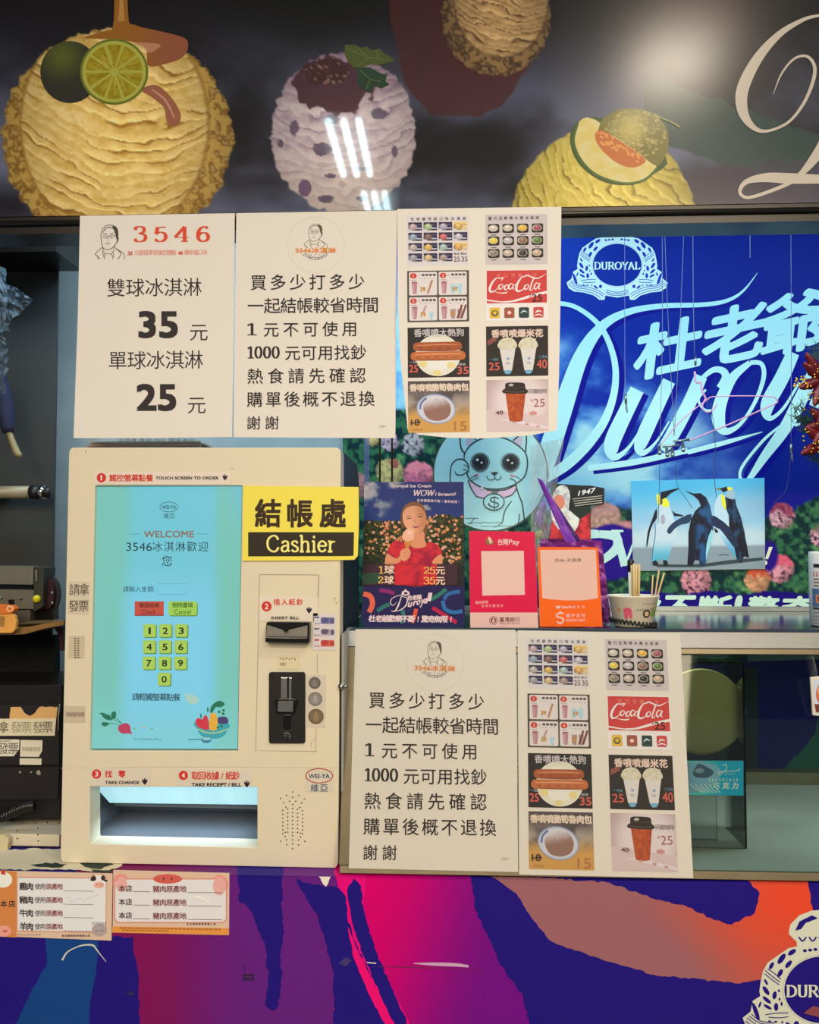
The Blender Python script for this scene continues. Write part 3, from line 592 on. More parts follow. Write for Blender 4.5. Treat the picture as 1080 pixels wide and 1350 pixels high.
    S_ = lambda p, w: b.rib(p, w, wv, 4, 6)
    S_([(95, 60), (70, 54), (45, 78), (26, 118), (32, 142), (60, 134), (84, 112)], [3, 7, 12, 15, 12, 6, 2]); S_([(84, 56), (112, 52), (100, 70)], [3, 8, 4])
    for ox, oy in ((98, 108), (134, 112)): S_([(ox, oy - 14), (ox - 14, oy), (ox - 10, oy + 18), (ox + 6, oy + 10), (ox + 12, oy - 8), (ox, oy - 14)], [5, 10, 8, 5, 6, 5])
    S_([(176, 96), (160, 92), (148, 112), (156, 128), (172, 112), (180, 96), (174, 122), (184, 126)], [4, 7, 9, 7, 4, 5, 7, 4])
    b.rect(186, 96, 196, 104, wv, 4)
    S_([(258, 46), (232, 52), (208, 84), (196, 122), (206, 140), (236, 132), (256, 108)], [3, 7, 12, 15, 12, 6, 2]); S_([(236, 50), (270, 40), (330, 60), (392, 30)], [2, 7, 8, 1])
    S_([(264, 98), (250, 112), (254, 130), (270, 122), (276, 104), (264, 98)], [5, 10, 8, 5, 6, 5]); S_([(310, 56), (296, 92), (284, 132), (296, 134), (306, 122)], [8, 9, 8, 5, 2]); S_([(344, 92), (326, 90), (312, 112), (320, 130), (336, 112), (350, 90), (340, 122), (352, 128)], [4, 7, 9, 7, 4, 6, 8, 3])
    S_([(50, 140), (90, 150), (128, 150), (140, 140)], [2, 5, 8, 1])
    b.tbox('$', 280, 160, 292, 178, (50, 30, 28), 5); b.tbox('25', 296, 160, 364, 208, (50, 30, 28), 5, bold=.01)
    for k, (c_, d_) in enumerate((((228, 178, 60), (70, 90, 60)), ((150, 90, 60), (190, 60, 50)), ((42, 62, 58), (200, 206, 190)), ((200, 70, 66), (236, 220, 206)))):
        x = 24 + k * 94; b.poly(rr(x, 244, x + 66, 312, 10), c_, 2)
        if k < 2: b.ell(x + 33, 280, 22, 20, d_, 3); b.ell(x + 33, 278, 13, 12, c_ if k == 0 else (230, 200, 180), 4)
        else: b.rib([(x + 12, 284), (x + 30, 268), (x + 54, 276)], [3, 11, 3], d_, 3)
        if k == 3: b.rib([(x + 4, 300), (x + 34, 292), (x + 62, 302)], [3, 8, 3], d_, 3)
    b = pic(2, 0, (42, 36, 34)); b.ell(196, 184, 146, 138, (228, 216, 186), 1, n=40); b.ell(196, 186, 108, 104, (234, 224, 200), 2, n=36)
    for q in ((100, 240), (280, 250), (190, 300)): b.ell(q[0], q[1], 26, 20, (230, 206, 130), 3)
    b.chars('\u9999\u5674\u5674\u5927\u71b1\u72d7', 42, 12, 366, 62, (206, 192, 180), 6, bold=.016)
    def saus(x0, x1, y, r, c_): b.rib([(x0, y), ((x0 + x1) / 2 - 60, y - 4), ((x0 + x1) / 2 + 60, y - 4), (x1, y)], [r * .8, r * 2, r * 2, r * .8], c_, 3); 
    for y, x0, x1, c_, h_ in ((126, 34, 352, (168, 84, 44), (208, 132, 88)), (188, 18, 376, (192, 104, 56), (224, 150, 98))):
        b.poly([(x0, y), (x0 + 14, y - 24), (x0 + 60, y - 28), (x1 - 60, y - 30), (x1 - 14, y - 26), (x1, y), (x1 - 10, y + 22), (x1 - 60, y + 30), (x0 + 60, y + 30), (x0 + 12, y + 24)], c_, 4, smooth=3)
        b.rib([(x0 + 26, y - 8), (200, y - 12), (x1 - 26, y - 10)], [5, 9, 5], h_, 5); 
        for k in range(5): b.ell(x0 + 50 + k * 60, y + 10, 16, 6, tuple(int(v * .86) for v in c_), 5)
        b.rib([(x0 + 40, y + 24), (200, y + 26), (x1 - 40, y + 24)], [3, 7, 3], tuple(int(v * .75) for v in c_), 5)
    b.tbox('\u4e00\u4efd', 12, 218, 58, 236, (206, 192, 180), 6); b.tbox('\u5169\u689d', 330, 238, 376, 256, (206, 192, 180), 6)
    b.tbox('25', 8, 244, 66, 296, (206, 92, 76), 6, bold=.02); b.tbox('35', 320, 262, 394, 312, (206, 92, 76), 6, bold=.02)
    b = pic(2, 1, (44, 38, 34)); b.chars('\u9999\u5674\u5674\u7206\u7c73\u82b1', 36, 24, 366, 74, (226, 192, 168), 3, bold=.045)
    b.chars('\u9999\u751c\u9165\u8106', 8, 92, 70, 128, (196, 110, 96), 3, slope=-.5)
    for x in (136, 270):
        b.poly([(x - 52, 128), (x + 56, 128), (x + 30, 290), (x + 22, 306), (x - 16, 306), (x - 24, 290)], (220, 208, 190), 2, smooth=0); b.poly([(x - 62, 130), (x - 56, 108), (x - 40, 88), (x - 10, 76), (x + 26, 78), (x + 52, 98), (x + 64, 130), (x + 40, 150), (x - 40, 150)], (216, 202, 170), 3, smooth=3)
        for k in range(16): b.ell(x + rd.uniform(-46, 46), 112 + rd.uniform(-24, 30), 9, 7, (226 - k * 2, 214 - k * 2, 180 - k * 3), 4, n=8)
        b.poly([(x - 22, 290), (x + 28, 290), (x + 20, 312), (x, 316), (x - 14, 312)], (110, 170, 190), 3); b.ell(x + 6, 214, 10, 9, (140, 160, 180), 3); b.ell(x + 4, 244, 14, 8, (180, 176, 170), 3)
    b.tbox('\u4e00\u4efd$', 20, 208, 78, 228, (120, 160, 176), 3); b.tbox('25', 16, 238, 86, 290, (206, 92, 76), 3, bold=.012); b.tbox('\u4e8c\u4efd$', 338, 194, 392, 214, (120, 160, 176), 3); b.tbox('40', 326, 222, 392, 282, (206, 92, 76), 3, bold=.012)
    b = pic(3, 0, (190, 140, 80)); b.grid(0, 0, 400, 330, 10, lambda x, y: mixc(mixc((86, 74, 70), (168, 150, 130), ss(20, 150, y) * ss(.3, .7, fbm(x / 80, y / 60, 3, 4))), (206, 150, 74), ss(150, 250, y + 30 * fbm(x / 50, y / 50, 2, 9))), 1)
    b.chars('\u9999\u5674\u5674\u8106\u7b4d\u9b6f\u8089\u5305', 12, 20, 392, 66, (232, 204, 174), 5, bold=.045)
    b.ell(182, 180, 128, 96, (206, 200, 196), 2, n=36, rot=8); b.ring(182, 180, 124, 92, 8, (150, 156, 176), 3, rot=8); b.rib([(78, 180), (86, 140), (120, 108)], 12, (96, 110, 150), 4)
    b.poly([(100, 190), (104, 150), (140, 110), (180, 96), (230, 108), (270, 150), (276, 200), (250, 240), (190, 256), (130, 240)], lambda x, y: mixc((214, 204, 196), (146, 104, 88), ss(110, 200, y + .2 * x - 30)), 4, smooth=3, L=24)
    for q in ((150, 150), (176, 166), (204, 150), (236, 150)): b.rib([(186, 110), q], [2, 7], (188, 174, 168), 5, 0)
    b.tbox('18', 18, 244, 74, 284, (60, 40, 34), 4, bold=.02); b.line(14, 268, 82, 262, 6, (60, 40, 34), 5); b.tbox('15', 298, 262, 380, 322, (176, 110, 60), 4, bold=.01); b.chars('\u9650\u6642\u7279\u50f9', 30, 306, 92, 318, (150, 110, 60), 4)
    b = pic(3, 1, (222, 196, 186)); b.grid(0, 0, 400, 330, 12, lambda x, y: mixc((226, 204, 192), (188, 158, 148), ss(120, 260, np.hypot(x - 220, y - 150))), 1)
    b.poly([(0, 190), (400, 240), (400, 330), (0, 330)], (214, 186, 174), 2); b.poly([(90, 258), (150, 250), (400, 304), (392, 322)], (226, 204, 196), 3)
    for q in ((180, 272, 12), (260, 286, 14), (330, 302, 12), (300, 216, 26)): b.ell(q[0], q[1], q[2], q[2] * .5, (206, 140, 130), 4)
    b.poly([(122, 76), (254, 76), (232, 262), (146, 262)], lambda x, y: mixc((196, 92, 40), (160, 60, 30), ss(.3, .7, fbm(x / 16, y / 16, 3, 6)) * .8 + .2 * ss(200, 250, x)), 3, L=14); b.ell(189, 262, 43, 8, (176, 76, 36), 3)
    b.poly([(112, 86), (106, 64), (120, 58), (122, 30), (142, 18), (232, 20), (250, 34), (252, 60), (264, 66), (258, 90)], (46, 36, 34), 4, smooth=2); b.rib([(118, 72), (186, 80), (256, 74)], 4, (96, 82, 76), 5); b.ell(160, 34, 16, 8, (196, 180, 160), 5); b.rib([(130, 44), (186, 52), (244, 46)], 3, (86, 72, 68), 5)
    b.chars('\u7814\u78e8\u5496\u5561', 272, 62, 392, 92, (126, 112, 108), 4, bold=.01); b.tbox('$', 286, 126, 296, 144, (166, 92, 76), 4); b.tbox('25', 304, 124, 376, 176, (166, 92, 76), 4); b.tbox('40', 60, 196, 106, 224, (100, 60, 46), 4, bold=.01); b.line(54, 212, 114, 206, 3, (100, 60, 46), 5)
MM = [(0, 0), (210, 0), (210, 297), (0, 297)]
C3 = [(523.9, 275.5), (740.3, 272.5), (742, 574), (526, 577.5)]
zt3 = P(630, 274, 0)[2]; PL3 = Plane((0, QS, zt3), (0, -1, .065))
t, cv = sheet('menu_sheet', C3, PL3, 'white menu sheet with eight coloured pictures, its lower corners curling, rightmost under the sign', out=[(523.9, 275.5), (740.3, 272.5), (739, 400), (737, 500), (734.5, 567), (700, 574), (640, 578), (590, 577), (552, 573), (537.5, 566), (533, 520), (527.5, 470), (524.5, 400)])
menu_art(cv.sub(homog(MM, C3))); cv.build('printing', PAPER, t)
C5 = [(682.5, 831), (897, 835), (914.3, 1158), (684.5, 1153)]
t, cv = sheet('menu_sheet', C5, Plane(p0 + nn * .0036, nn), 'white menu sheet with eight coloured pictures taped on the glass display case', gain=GT, depth=tuple(-nn * .0005))
menu_art(cv.sub(homog(MM, C5))); cv.build('printing', PAPER, t)
# ================================================================== COUNTER
YC = -.03
sc_ = thing('serving_counter', (0, YC, 0), 'counter base wrapped in blue, purple and pink vinyl with a cream crest', 'counter')
box('counter_body', (-1.6, YC + .001, .0), (1.6, .295, Z0 - .0022), mat('counter_board', (60, 40, 110), .5), sc_)
NAVY = (34, 20, 108)
def jag(pts, amp=2.2, step=4, seed=1):
    r = random.Random(seed); out = []
    for i in range(len(pts)):
        a = np.array(pts[i], float); b = np.array(pts[(i + 1) % len(pts)], float); L = np.linalg.norm(b - a); n = max(1, int(L / step)); d = (b - a) / (L + 1e-9); nr = np.array((-d[1], d[0]))
        for j in range(n): out.append(a + (b - a) * j / n + nr * (r.uniform(-amp, amp) if j else 0))
    return out
def swirls(cv):
    G = lambda a, b, x0, x1, vert=0: (lambda x, y: mixc(a, b, ss(x0, x1, y if vert else x)))
    cv.poly([(-700, 1090), (1700, 1090), (1700, 1460), (-700, 1460)], NAVY, 0)
    cv.poly(jag([(60, 1225), (130, 1240), (127, 1284), (118, 1320), (116, 1460), (-30, 1460), (40, 1310), (62, 1270)], 1, 6, 2), (22, 62, 116), 1)
    M = G((122, 18, 76), (98, 30, 112), 185, 330)
    cv.poly(jag([(100, 1090), (640, 1090), (640, 1150), (460, 1230), (480, 1460), (183, 1460), (184, 1340), (183, 1285), (178, 1262), (176, 1235), (100, 1235)], 1.4, 6, 3), M, 1, L=26)
    cv.poly(jag([(304, 1090), (380, 1090), (372, 1160), (372, 1200), (375, 1230), (369, 1260), (371, 1290), (368, 1325), (360, 1333), (350, 1326), (354, 1290), (350, 1245), (336, 1215), (326, 1195), (316, 1190), (314, 1165)], 1.8, 5, 4), NAVY, 2)
    cv.poly(jag([(472, 1160), (500, 1090), (620, 1090), (626, 1199), (646, 1239), (658, 1268), (690, 1314), (720, 1460), (580, 1460), (520, 1330), (488, 1240)], 1.6, 5, 5), lambda x, y: mixc((206, 0, 96), (110, 14, 116), ss(500, 690, x + (y - 1150) * .25)), 2, L=24)
    cv.poly(jag([(440, 1150), (452, 1090), (500, 1090), (482, 1160), (478, 1200), (500, 1270), (545, 1360), (580, 1460), (480, 1460), (440, 1330), (456, 1260), (452, 1190)], 1.2, 6, 6), (222, 10, 108), 2)
    cv.poly(jag([(390, 1158), (402, 1164), (425, 1168), (446, 1170), (455, 1180), (458, 1210), (470, 1245), (490, 1290), (518, 1360), (520, 1460), (430, 1460), (441, 1330), (439, 1280), (428, 1240), (418, 1205), (402, 1180)], 1.4, 5, 7), NAVY, 3)
    cv.poly(jag([(458, 1172), (466, 1158), (476, 1168), (479, 1200), (494, 1250), (520, 1310), (560, 1400), (530, 1400), (505, 1320), (480, 1262), (464, 1215)], 1.2, 5, 8), NAVY, 4)
    cv.poly(jag([(459, 1222), (470, 1250), (500, 1310), (530, 1370), (520, 1372), (490, 1318), (466, 1262)], .8, 5, 18), (228, 14, 104), 5)
    cv.poly(jag([(640, 1090), (1250, 1090), (1250, 1460), (720, 1460), (692, 1314), (658, 1268), (646, 1239), (630, 1199), (618, 1150)], 1.5, 5, 9), NAVY, 3)
    OR = lambda x, y: mixc((150, 92, 92), (222, 70, 40), np.clip(ss(820, 1040, x) * 1.0 - ss(1190, 1310, y) * .45, 0, 1))
    cv.poly(jag([(640, 1150), (700, 1140), (800, 1090), (980, 1090), (1062, 1090), (1066, 1168), (1072, 1200), (1062, 1245), (1011, 1290), (975, 1297), (862, 1285), (804, 1268), (758, 1253), (724, 1239), (701, 1210), (681, 1178)], 1.4, 5, 10), OR, 4, L=26)
    cv.poly(jag([(700, 1155), (760, 1090), (975, 1090), (962, 1140), (985, 1160), (1002, 1178), (994, 1205), (965, 1219), (942, 1213), (902, 1193), (862, 1185), (804, 1164)], 1.6, 5, 11), NAVY, 5)
zl = P(540, 1162, PY(YC))[2]
cv = Cv(PY(YC), GC)
# front skin: draw everything, geometry above the ledge edge is trimmed by a plane cut
swirls(cv)
TR = (200, 190, 170)
for q in ([(82, 1266), (88, 1256), (98, 1250), (110, 1246), (122, 1246), (126, 1250), (132, 1258), (140, 1268)],): cv.rib(q, [2.6, 2, 1.6, 2, 2.4, 2, 1.2, .6], TR, 6, 3)
cv.poly(jag([(418, 1151), (439, 1150), (434, 1160), (430, 1169), (424, 1162)], .8, 4, 3), (226, 210, 186), 6); cv.rib([(380, 1151), (402, 1153), (420, 1151)], [.6, 1.6, 2], TR, 6, 3)
cv.rib([(545, 1270), (570, 1271), (600, 1272), (618, 1274)], [1, 4, 4.6, 3], (196, 150, 170), 6, 3); cv.rib([(484, 1269), (496, 1270)], 1.6, TR, 6, 0); cv.rib([(500, 1274), (560, 1276), (640, 1280)], [1, 1.6, .6], (120, 30, 80), 6)
cv.rect(320, 1284, 335, 1293, (60, 30, 70), 6); cv.line(322, 1272, 323, 1281, 1, (60, 30, 70), 6); cv.line(323, 1288, 333, 1288, .6, (110, 60, 110), 7); cv.poly([(446, 1270), (456, 1262), (464, 1266), (456, 1274)], (64, 52, 96), 6); cv.poly([(164, 1312), (174, 1306), (178, 1312)], (50, 40, 70), 6)
o = cv.build('front_print', VINYL, sc_)
def cut(o, co, no):
    bm = bmesh.new(); bm.from_mesh(o.data); w = wpos(o)
    bmesh.ops.bisect_plane(bm, geom=bm.verts[:] + bm.edges[:] + bm.faces[:], plane_co=Vector(co) - w, plane_no=no, clear_outer=True); bm.to_mesh(o.data); bm.free()
cut(o, (0, 0, Z0 - .0006), (0, 0, 1))
cv = Cv(PZ(Z0 - .0019), GC * 1.0)
swirls(cv); o = cv.build('ledge_print', VINYL, sc_); cut(o, (0, YC - .0008, 0), (0, -1, 0)); cut(o, (0, .06, 0), (0, 1, 0))
# torn and peeling edge
cv = Cv(PZ(Z0 - .0009), GC)
cv.poly(jag([(-40, 1120), (110, 1118), (165, 1134), (160, 1142), (140, 1149), (80, 1146), (20, 1147), (-40, 1144)], 1.2, 6, 30), (214, 196, 160), 1)
for q in ([(40, 1140), (60, 1137), (90, 1139), (78, 1144), (55, 1143)], [(105, 1138), (140, 1134), (150, 1140), (130, 1146), (112, 1143)], [(120, 1146), (150, 1147), (146, 1150), (124, 1150)]): cv.poly(jag(q, 1, 4, 5), (44, 56, 44), 2)
cv.build('peeling_paint', VINYL, sc_)
# crest
def crest(cv, f, fill, bgc, crown=False, full=True):
    z = cv.sub(f)
    L_ = [(570, 48), (480, 52), (400, 60), (405, 100), (350, 112), (280, 160), (215, 205), (185, 260), (170, 330), (162, 390), (168, 420), (120, 450), (105, 520), (55, 560), (75, 615), (130, 650), (230, 660), (330, 690), (390, 735), (440, 735), (450, 690), (500, 700), (570, 712)]
    out = L_ + [(1140 - x, y) for x, y in L_[-2:0:-1]]
    z.poly(out, fill, 1, holes=[circ(570, 380, 258, 226, n=48)], smooth=0); z.ring(570, 380, 252, 220, 9, fill, 2, n=60)
    lv = [(305, 180, 17, 40, 35), (372, 138, 15, 30, 55), (350, 215, 14, 30, 40), (296, 272, 14, 28, 30), (240, 225, 12, 26, 30), (205, 330, 8, 22, -30), (205, 385, 14, 34, -35), (260, 415, 14, 26, 10), (210, 445, 12, 34, -50), (270, 490, 14, 26, 0), (215, 490, 10, 30, -60), (140, 520, 14, 62, -20), (165, 475, 7, 22, 20), (305, 470, 7, 14, 0), (288, 386, 7, 10, 0), (292, 440, 6, 10, 0), (400, 598, 16, 18, 20), (352, 605, 10, 26, -50), (310, 588, 7, 7, 0), (268, 585, 9, 7, 0), (228, 582, 9, 7, 0)]
    for m in (0, 1):
        X = lambda x: 1140 - x if m else x
        for x, y, a, b, r in lv: z.ell(X(x), y, a, b, bgc, 3, rot=-r if m else r, n=14)
        for q in ([(200, 255), (240, 290), (295, 330)], [(195, 275), (240, 312), (290, 348)], [(215, 245), (260, 275), (300, 312)], [(200, 540), (270, 530), (350, 528)], [(220, 556), (290, 560), (350, 552)], [(80, 560), (160, 610), (260, 625), (350, 655), (430, 700)], [(95, 548), (170, 595), (270, 605), (360, 635), (440, 680)], [(72, 580), (150, 630), (240, 645), (330, 672), (400, 718)], [(110, 535), (170, 580), (260, 592)], [(455, 650), (510, 670), (570, 676)], [(455, 668), (510, 686), (570, 692)], [(460, 632), (510, 650), (570, 658)]):
            z.rib([(X(x), y) for x, y in q], 6, bgc, 3)
        for k in range(3): z.ell(X(455 + k * 34), 128 - k * 4, 13, 10, bgc, 3, n=10)
    if not crown:
        for x in (440, 505, 570, 635, 700): z.rib([(x - 24, 70), (x, 92), (x + 24, 70)], 8, bgc, 3)
    else:
        z.poly([(400, 70), (350, 20), (360, -40), (420, -100), (500, -130), (560, -135), (565, -170), (580, -170), (585, -135), (640, -130), (720, -100), (780, -40), (790, 20), (740, 70)], fill, 1, smooth=0)
        z.poly([(392, 0), (420, -60), (500, -100), (540, -80), (460, -50), (430, -10)], bgc, 3); z.poly([(748, 0), (720, -60), (640, -100), (600, -80), (680, -50), (710, -10)], bgc, 3)
        for x in (440, 505, 570, 635, 700): z.rib([(x - 24, 40), (x, 66), (x + 24, 40)], 10, bgc, 3)
    z.serif('DUROYAL', 334, 352, 806, 424, fill, 4, thick=.23, thin=.09)
cv = Cv(PY(YC - .0012), GC); crest(cv, lambda p: np.asarray(p, float) * [.205, .205] + [1085 - 570 * .205, 1305 - 380 * .205], (206, 200, 172), NAVY, crown=True)
cv.sub(lambda p: p).poly(jag([(1060, 1336), (1072, 1326), (1080, 1328), (1110, 1336), (1090, 1344)], 1, 5, 3), (130, 66, 70), 2); cv.build('crest_print', VINYL, sc_)
cv = Cv(PY(YC - .0002), GC)
# ---- two origin notices
Mst = PAPERBACK
C = [(-34, 1147), (148.5, 1151.5), (147, 1240), (-34, 1233)]
t = thing('origin_notice', P(60, 1236, YC), 'peach and orange meat origin notice with four rows and a small cow head', 'notice'); prism('sheet', C, YC - .0016, .0005, Mst, t)
cv = Cv(YC - .0016, GC); cv.poly(C, (214, 178, 146), 0); cv.poly([(-34, 1147), (22, 1149), (22, 1236), (-34, 1233)], (206, 124, 60), 1); z = cv.sub(affine(0, 1130, 3.484))
z.poly([(80, 92), (488, 97), (486, 347), (80, 338)], (222, 214, 204), 2); z.rib([(80, 92), (488, 97), (486, 347), (80, 338)], 4, (200, 110, 70), 3, 0, closed=True)
dk = (56, 36, 38)
for k, (a, y) in enumerate((('\u96de', 118), ('\u8c6c', 180), ('\u725b', 241), ('\u7f8a', 302))):
    z.chars(a + '\u8089', 90, y, 153, y + 33, dk, 4, bold=.03, slope=.02); z.chars('\u4f7f\u7528', 160, y + 4, 210, y + 31, dk, 4, bold=.01); z.chars('\u539f\u7522\u5730', 212, y + 4, 288, y + 31, (130, 50, 50), 4, bold=.02); z.line(292, y + 36, 430, y + 39, 2, (100, 80, 80), 4)
z.chars('\u672c\u5e97', 2, 200, 70, 230, dk, 3, bold=.02); z.rib([(300, 190), (320, 185), (325, 210), (340, 195), (380, 190), (385, 208), (400, 190), (450, 175)], 1.6, (170, 170, 168), 4, 2)
z.ell(452, 115, 36, 32, (226, 214, 206), 5); z.ell(455, 128, 24, 15, (226, 160, 136), 6)
for q in ((430, 98, 12, 12), (474, 96, 10, 12), (424, 104, 9, 6), (486, 108, 8, 5)): z.ell(*q, (54, 36, 34), 6)
z.line(430, 84, 426, 76, 4, (180, 120, 90), 5); z.line(470, 84, 474, 76, 4, (180, 120, 90), 5); z.ell(445, 126, 3, 2, dk, 7); z.ell(464, 127, 3, 2, dk, 7)
z.ell(456, 334, 34, 29, (170, 150, 144), 5)
for k in range(7): z.line(428 + k * 9, 312 - 4 * math.sin(k), 424 + k * 10, 298, 3, (120, 100, 96), 6)
z.rib([(440, 336), (448, 340), (454, 336)], 2, dk, 6, 3); z.rib([(462, 336), (470, 340), (476, 336)], 2, dk, 6, 3)
z.ell(14, 104, 42, 36, (232, 222, 214), 3); z.poly([(4, 78), (10, 56), (22, 64), (26, 82)], (196, 50, 40), 4); z.ell(16, 340, 36, 26, (226, 150, 130), 3); z.ell(24, 340, 12, 6, (200, 90, 80), 4)
z.chars('\u8acb\u9805\u5408\u683c\u7269\u6d41\u76e3\u88fd', 80, 352, 186, 361, (150, 110, 90), 4); z.chars('\u98df\u54c1\u85e5\u7269\u7ba1\u7406\u7f72\u95dc\u5fc3\u60a8', 284, 356, 414, 366, (70, 50, 46), 4, bold=.02)
cv.build('printing', PAPER, t)
C = [(149.5, 1147), (302.5, 1151), (302, 1233), (148.5, 1229.5)]
t = thing('origin_notice', P(226, 1232, YC), 'peach meat origin notice with three rows and a pink pig snout on top', 'notice'); prism('sheet', C, YC - .0012, .0005, Mst, t)
cv = Cv(YC - .0012, GC); cv.poly(C, (214, 176, 144), 0); z = cv.sub(affine(0, 1130, 3.484))
z.ell(556, 120, 38, 44, (226, 140, 124), 1); z.ell(1010, 128, 40, 46, (226, 140, 124), 1); z.poly(rr(527, 100, 1040, 300, 22), (220, 210, 200), 2); z.rib(rr(527, 100, 1040, 300, 22), 5, (212, 130, 106), 3, 0, closed=True)
z.ell(558, 126, 26, 34, (222, 160, 146), 4); z.ell(1008, 134, 30, 42, (222, 160, 146), 4); z.ell(770, 100, 67, 22, (206, 84, 72), 5); z.ell(752, 100, 3, 8, dk, 6); z.ell(788, 100, 3, 8, dk, 6)
for y in (130, 192, 254): z.chars('\u672c\u5e97', 546, y, 607, y + 29, (70, 40, 40), 5, bold=.02); z.line(612, y + 28, 690, y + 29, 2, dk, 5); z.chars('\u8c6c\u8089\u539f\u7522\u5730', 703, y + 2, 856, y + 32, (120, 44, 46), 5, bold=.018); z.line(862, y + 32, 1020, y + 34, 2, dk, 5)
z.rib([(860, 196), (890, 184), (930, 190), (965, 216)], [1, 6, 8, 2], (236, 232, 226), 6)
z.poly([(515, 318), (1052, 326), (1052, 358), (515, 346)], (222, 140, 58), 2)
for k in range(26): z.rect(550 + k * 18, 322 + k * .25, 564 + k * 18, 329 + k * .25, (170, 100, 44), 3)
for k in range(12): z.rect(560 + k * 18, 333 + k * .25, 574 + k * 18, 339 + k * .25, (170, 100, 44), 3)
z.chars('\u98df\u54c1\u85e5\u7269\u7ba1\u7406\u7f72\u95dc\u5fc3\u60a8', 858, 303, 990, 312, (70, 50, 46), 4, bold=.02)
cv.build('printing', PAPER, t)

# ================================================================== KIOSK
Mk = mat('cream_powder_coat', KIOSK_COL, .42, var=.02, scale=12); Mkd = mat('dark_navy_housing', (24, 28, 38), .55)
kb = P(260, 1140, 0); kb[2] = Z0
kk = thing('ordering_kiosk', kb, 'cream touch screen ordering machine with bill slot and coin slot, standing on the counter', 'kiosk')
fo = rr(0, 0, 1, 1, .016, 4)
FC = homog([(0, 0), (1, 0), (1, 1), (0, 1)], [(91, 590), (449.5, 590), (446, 1144.5), (79.5, 1137)])
out = FC(np.array(fo)); scr = [(125.5, 640), (319.5, 640), (313.5, 990.5), (118.5, 990)]; tray = [(118.4, 1037), (339.5, 1037.5), (339.3, 1117.5), (118.6, 1112.8)]
prism('face_panel', [tuple(p) for p in out], 0, .035, Mk, kk, holes=[scr, tray], bevel=.0012)
def inset(c, k): cx = sum(p[0] for p in c) / 4; cy = sum(p[1] for p in c) / 4; return [(cx + (x - cx) * k, cy + (y - cy) * k) for x, y in c]
xl_, xr_ = P(93, 800, 0)[0], P(448.5, 800, 0)[0]; zt_ = P(300, 592, 0)[2]
prof = [(.0352, Z0 + .001), (.0352, zt_ - .002), (.19, zt_ - .002), (.215, zt_ - .008), (.235, zt_ - .025), (.24, zt_ - .05), (.24, Z0 + .001)]; n_ = len(prof)
V = [(x, y, z) for x in (xl_, xr_) for y, z in prof]; o = mk('side_housing', V, [tuple(range(n_)), tuple(range(n_, 2 * n_))] + [(i, (i + 1) % n_, n_ + (i + 1) % n_, n_ + i) for i in range(1, n_)], Mkd, kk); fixn(o)
# screen
scp = Plane((0, .006, 0), (0, -1, 0))
prism('screen_bezel', [(120, 634), (325, 634), (320, 996), (113, 996)], .0085, .02, Mblack, kk)
cv = Cv(.007, (1, 1, 1)); SCR = homog([(0, 0), (1, 0), (1, 1), (0, 1)], [(127.5, 641.5), (319.3, 641), (313.2, 987.5), (120.5, 987)])
def scol(u, v):
    c = mixc((120, 196, 184), (112, 200, 216), ss(.15, .30, u) * ss(.88, .78, u)); c = mixc(c, (124, 206, 232), ss(.12, .3, u) * ss(.9, .75, u) * ss(.25, .5, v)); c = mixc(c, (130, 206, 208), ss(.75, 1, v) * .6); c = mixc(c, (112, 194, 208), ss(.85, 1, u) * ss(.2, 0, v)); return c
cv.sub(SCR).grid(0, 0, 1, 1, .02, scol, 0)
z = cv.sub(affine(80, 580, 4.154)); dk = (24, 56, 66); dt = (40, 70, 80)
z.ring(593, 367, 49, 27, 3, dt, 1); z.tbox('WEI-YA', 555, 358, 632, 378, dt, 1, bold=.015); z.chars('\u7dad\u4e9e', 563, 401, 626, 431, dt, 1)
z.tbox('WELCOME', 455, 497, 730, 535, (136, 112, 92), 1, bold=.022); z.line(373, 515, 438, 515, 2.5, (90, 120, 120), 1); z.line(745, 515, 810, 515, 2.5, (90, 120, 120), 1)
z.tbox('3546', 360, 562, 500, 608, dk, 1, bold=.004); z.chars('\u51b0\u6dc7\u6dcb\u6b61\u8fce', 503, 558, 808, 612, dk, 1, bold=.004); z.chars('\u60a8', 554, 635, 612, 692, dk, 1, bold=.004)
z.tbox('\u8acb\u8f38\u5165\u91d1\u984d:', 342, 800, 514, 833, dk, 1, bold=.004); z.rib([(530, 787), (690, 787), (690, 845), (530, 845)], 2, (90, 150, 170), 1, 0, closed=True)
z = cv.sub(affine(80, 780, 4.154))
z.rect(405, 53, 565, 133, (196, 78, 62), 1); z.rect(405, 127, 565, 133, (150, 50, 44), 2); z.poly(rr(593, 57, 751, 135, 14), (86, 130, 50), 1); z.poly(rr(590, 53, 747, 130, 14), (158, 206, 84), 2)
z.chars('\u78ba\u8a8d\u7d50\u5e33', 430, 62, 540, 88, (60, 20, 18), 3, bold=.01); z.tbox('Check', 443, 98, 521, 124, (60, 20, 18), 3); z.chars('\u522a\u9664\u91cd\u586b', 612, 60, 724, 88, (30, 60, 20), 3, bold=.01); z.tbox('Cancel', 622, 97, 712, 124, (30, 60, 20), 3)
for n in range(10):
    r, q = (divmod(n, 3) if n < 9 else (3, 1)); x = (489, 575, 662)[q] - r * 2.2; y = 215 + r * 88.5
    z.poly(rr(x - 33, y - 34, x + 38, y + 39, 9), (92, 134, 54), 1); z.poly(rr(x - 36, y - 37, x + 33, y + 34, 9), (164, 200, 84), 2); z.poly(rr(x - 28, y - 29, x + 25, y + 26, 6), (172, 206, 92), 3)
    z.tbox('1234567890'[n], x - (8 if n == 0 else 16), y - 19, x + (5 if n == 0 else 13), y + 18, (26, 44, 22), 4, bold=.02)
z.chars('\u8acb\u8f15\u89f8\u87a2\u5e55\u9ede\u9910', 392, 557, 655, 597, dk, 1, bold=.012, slope=.01)
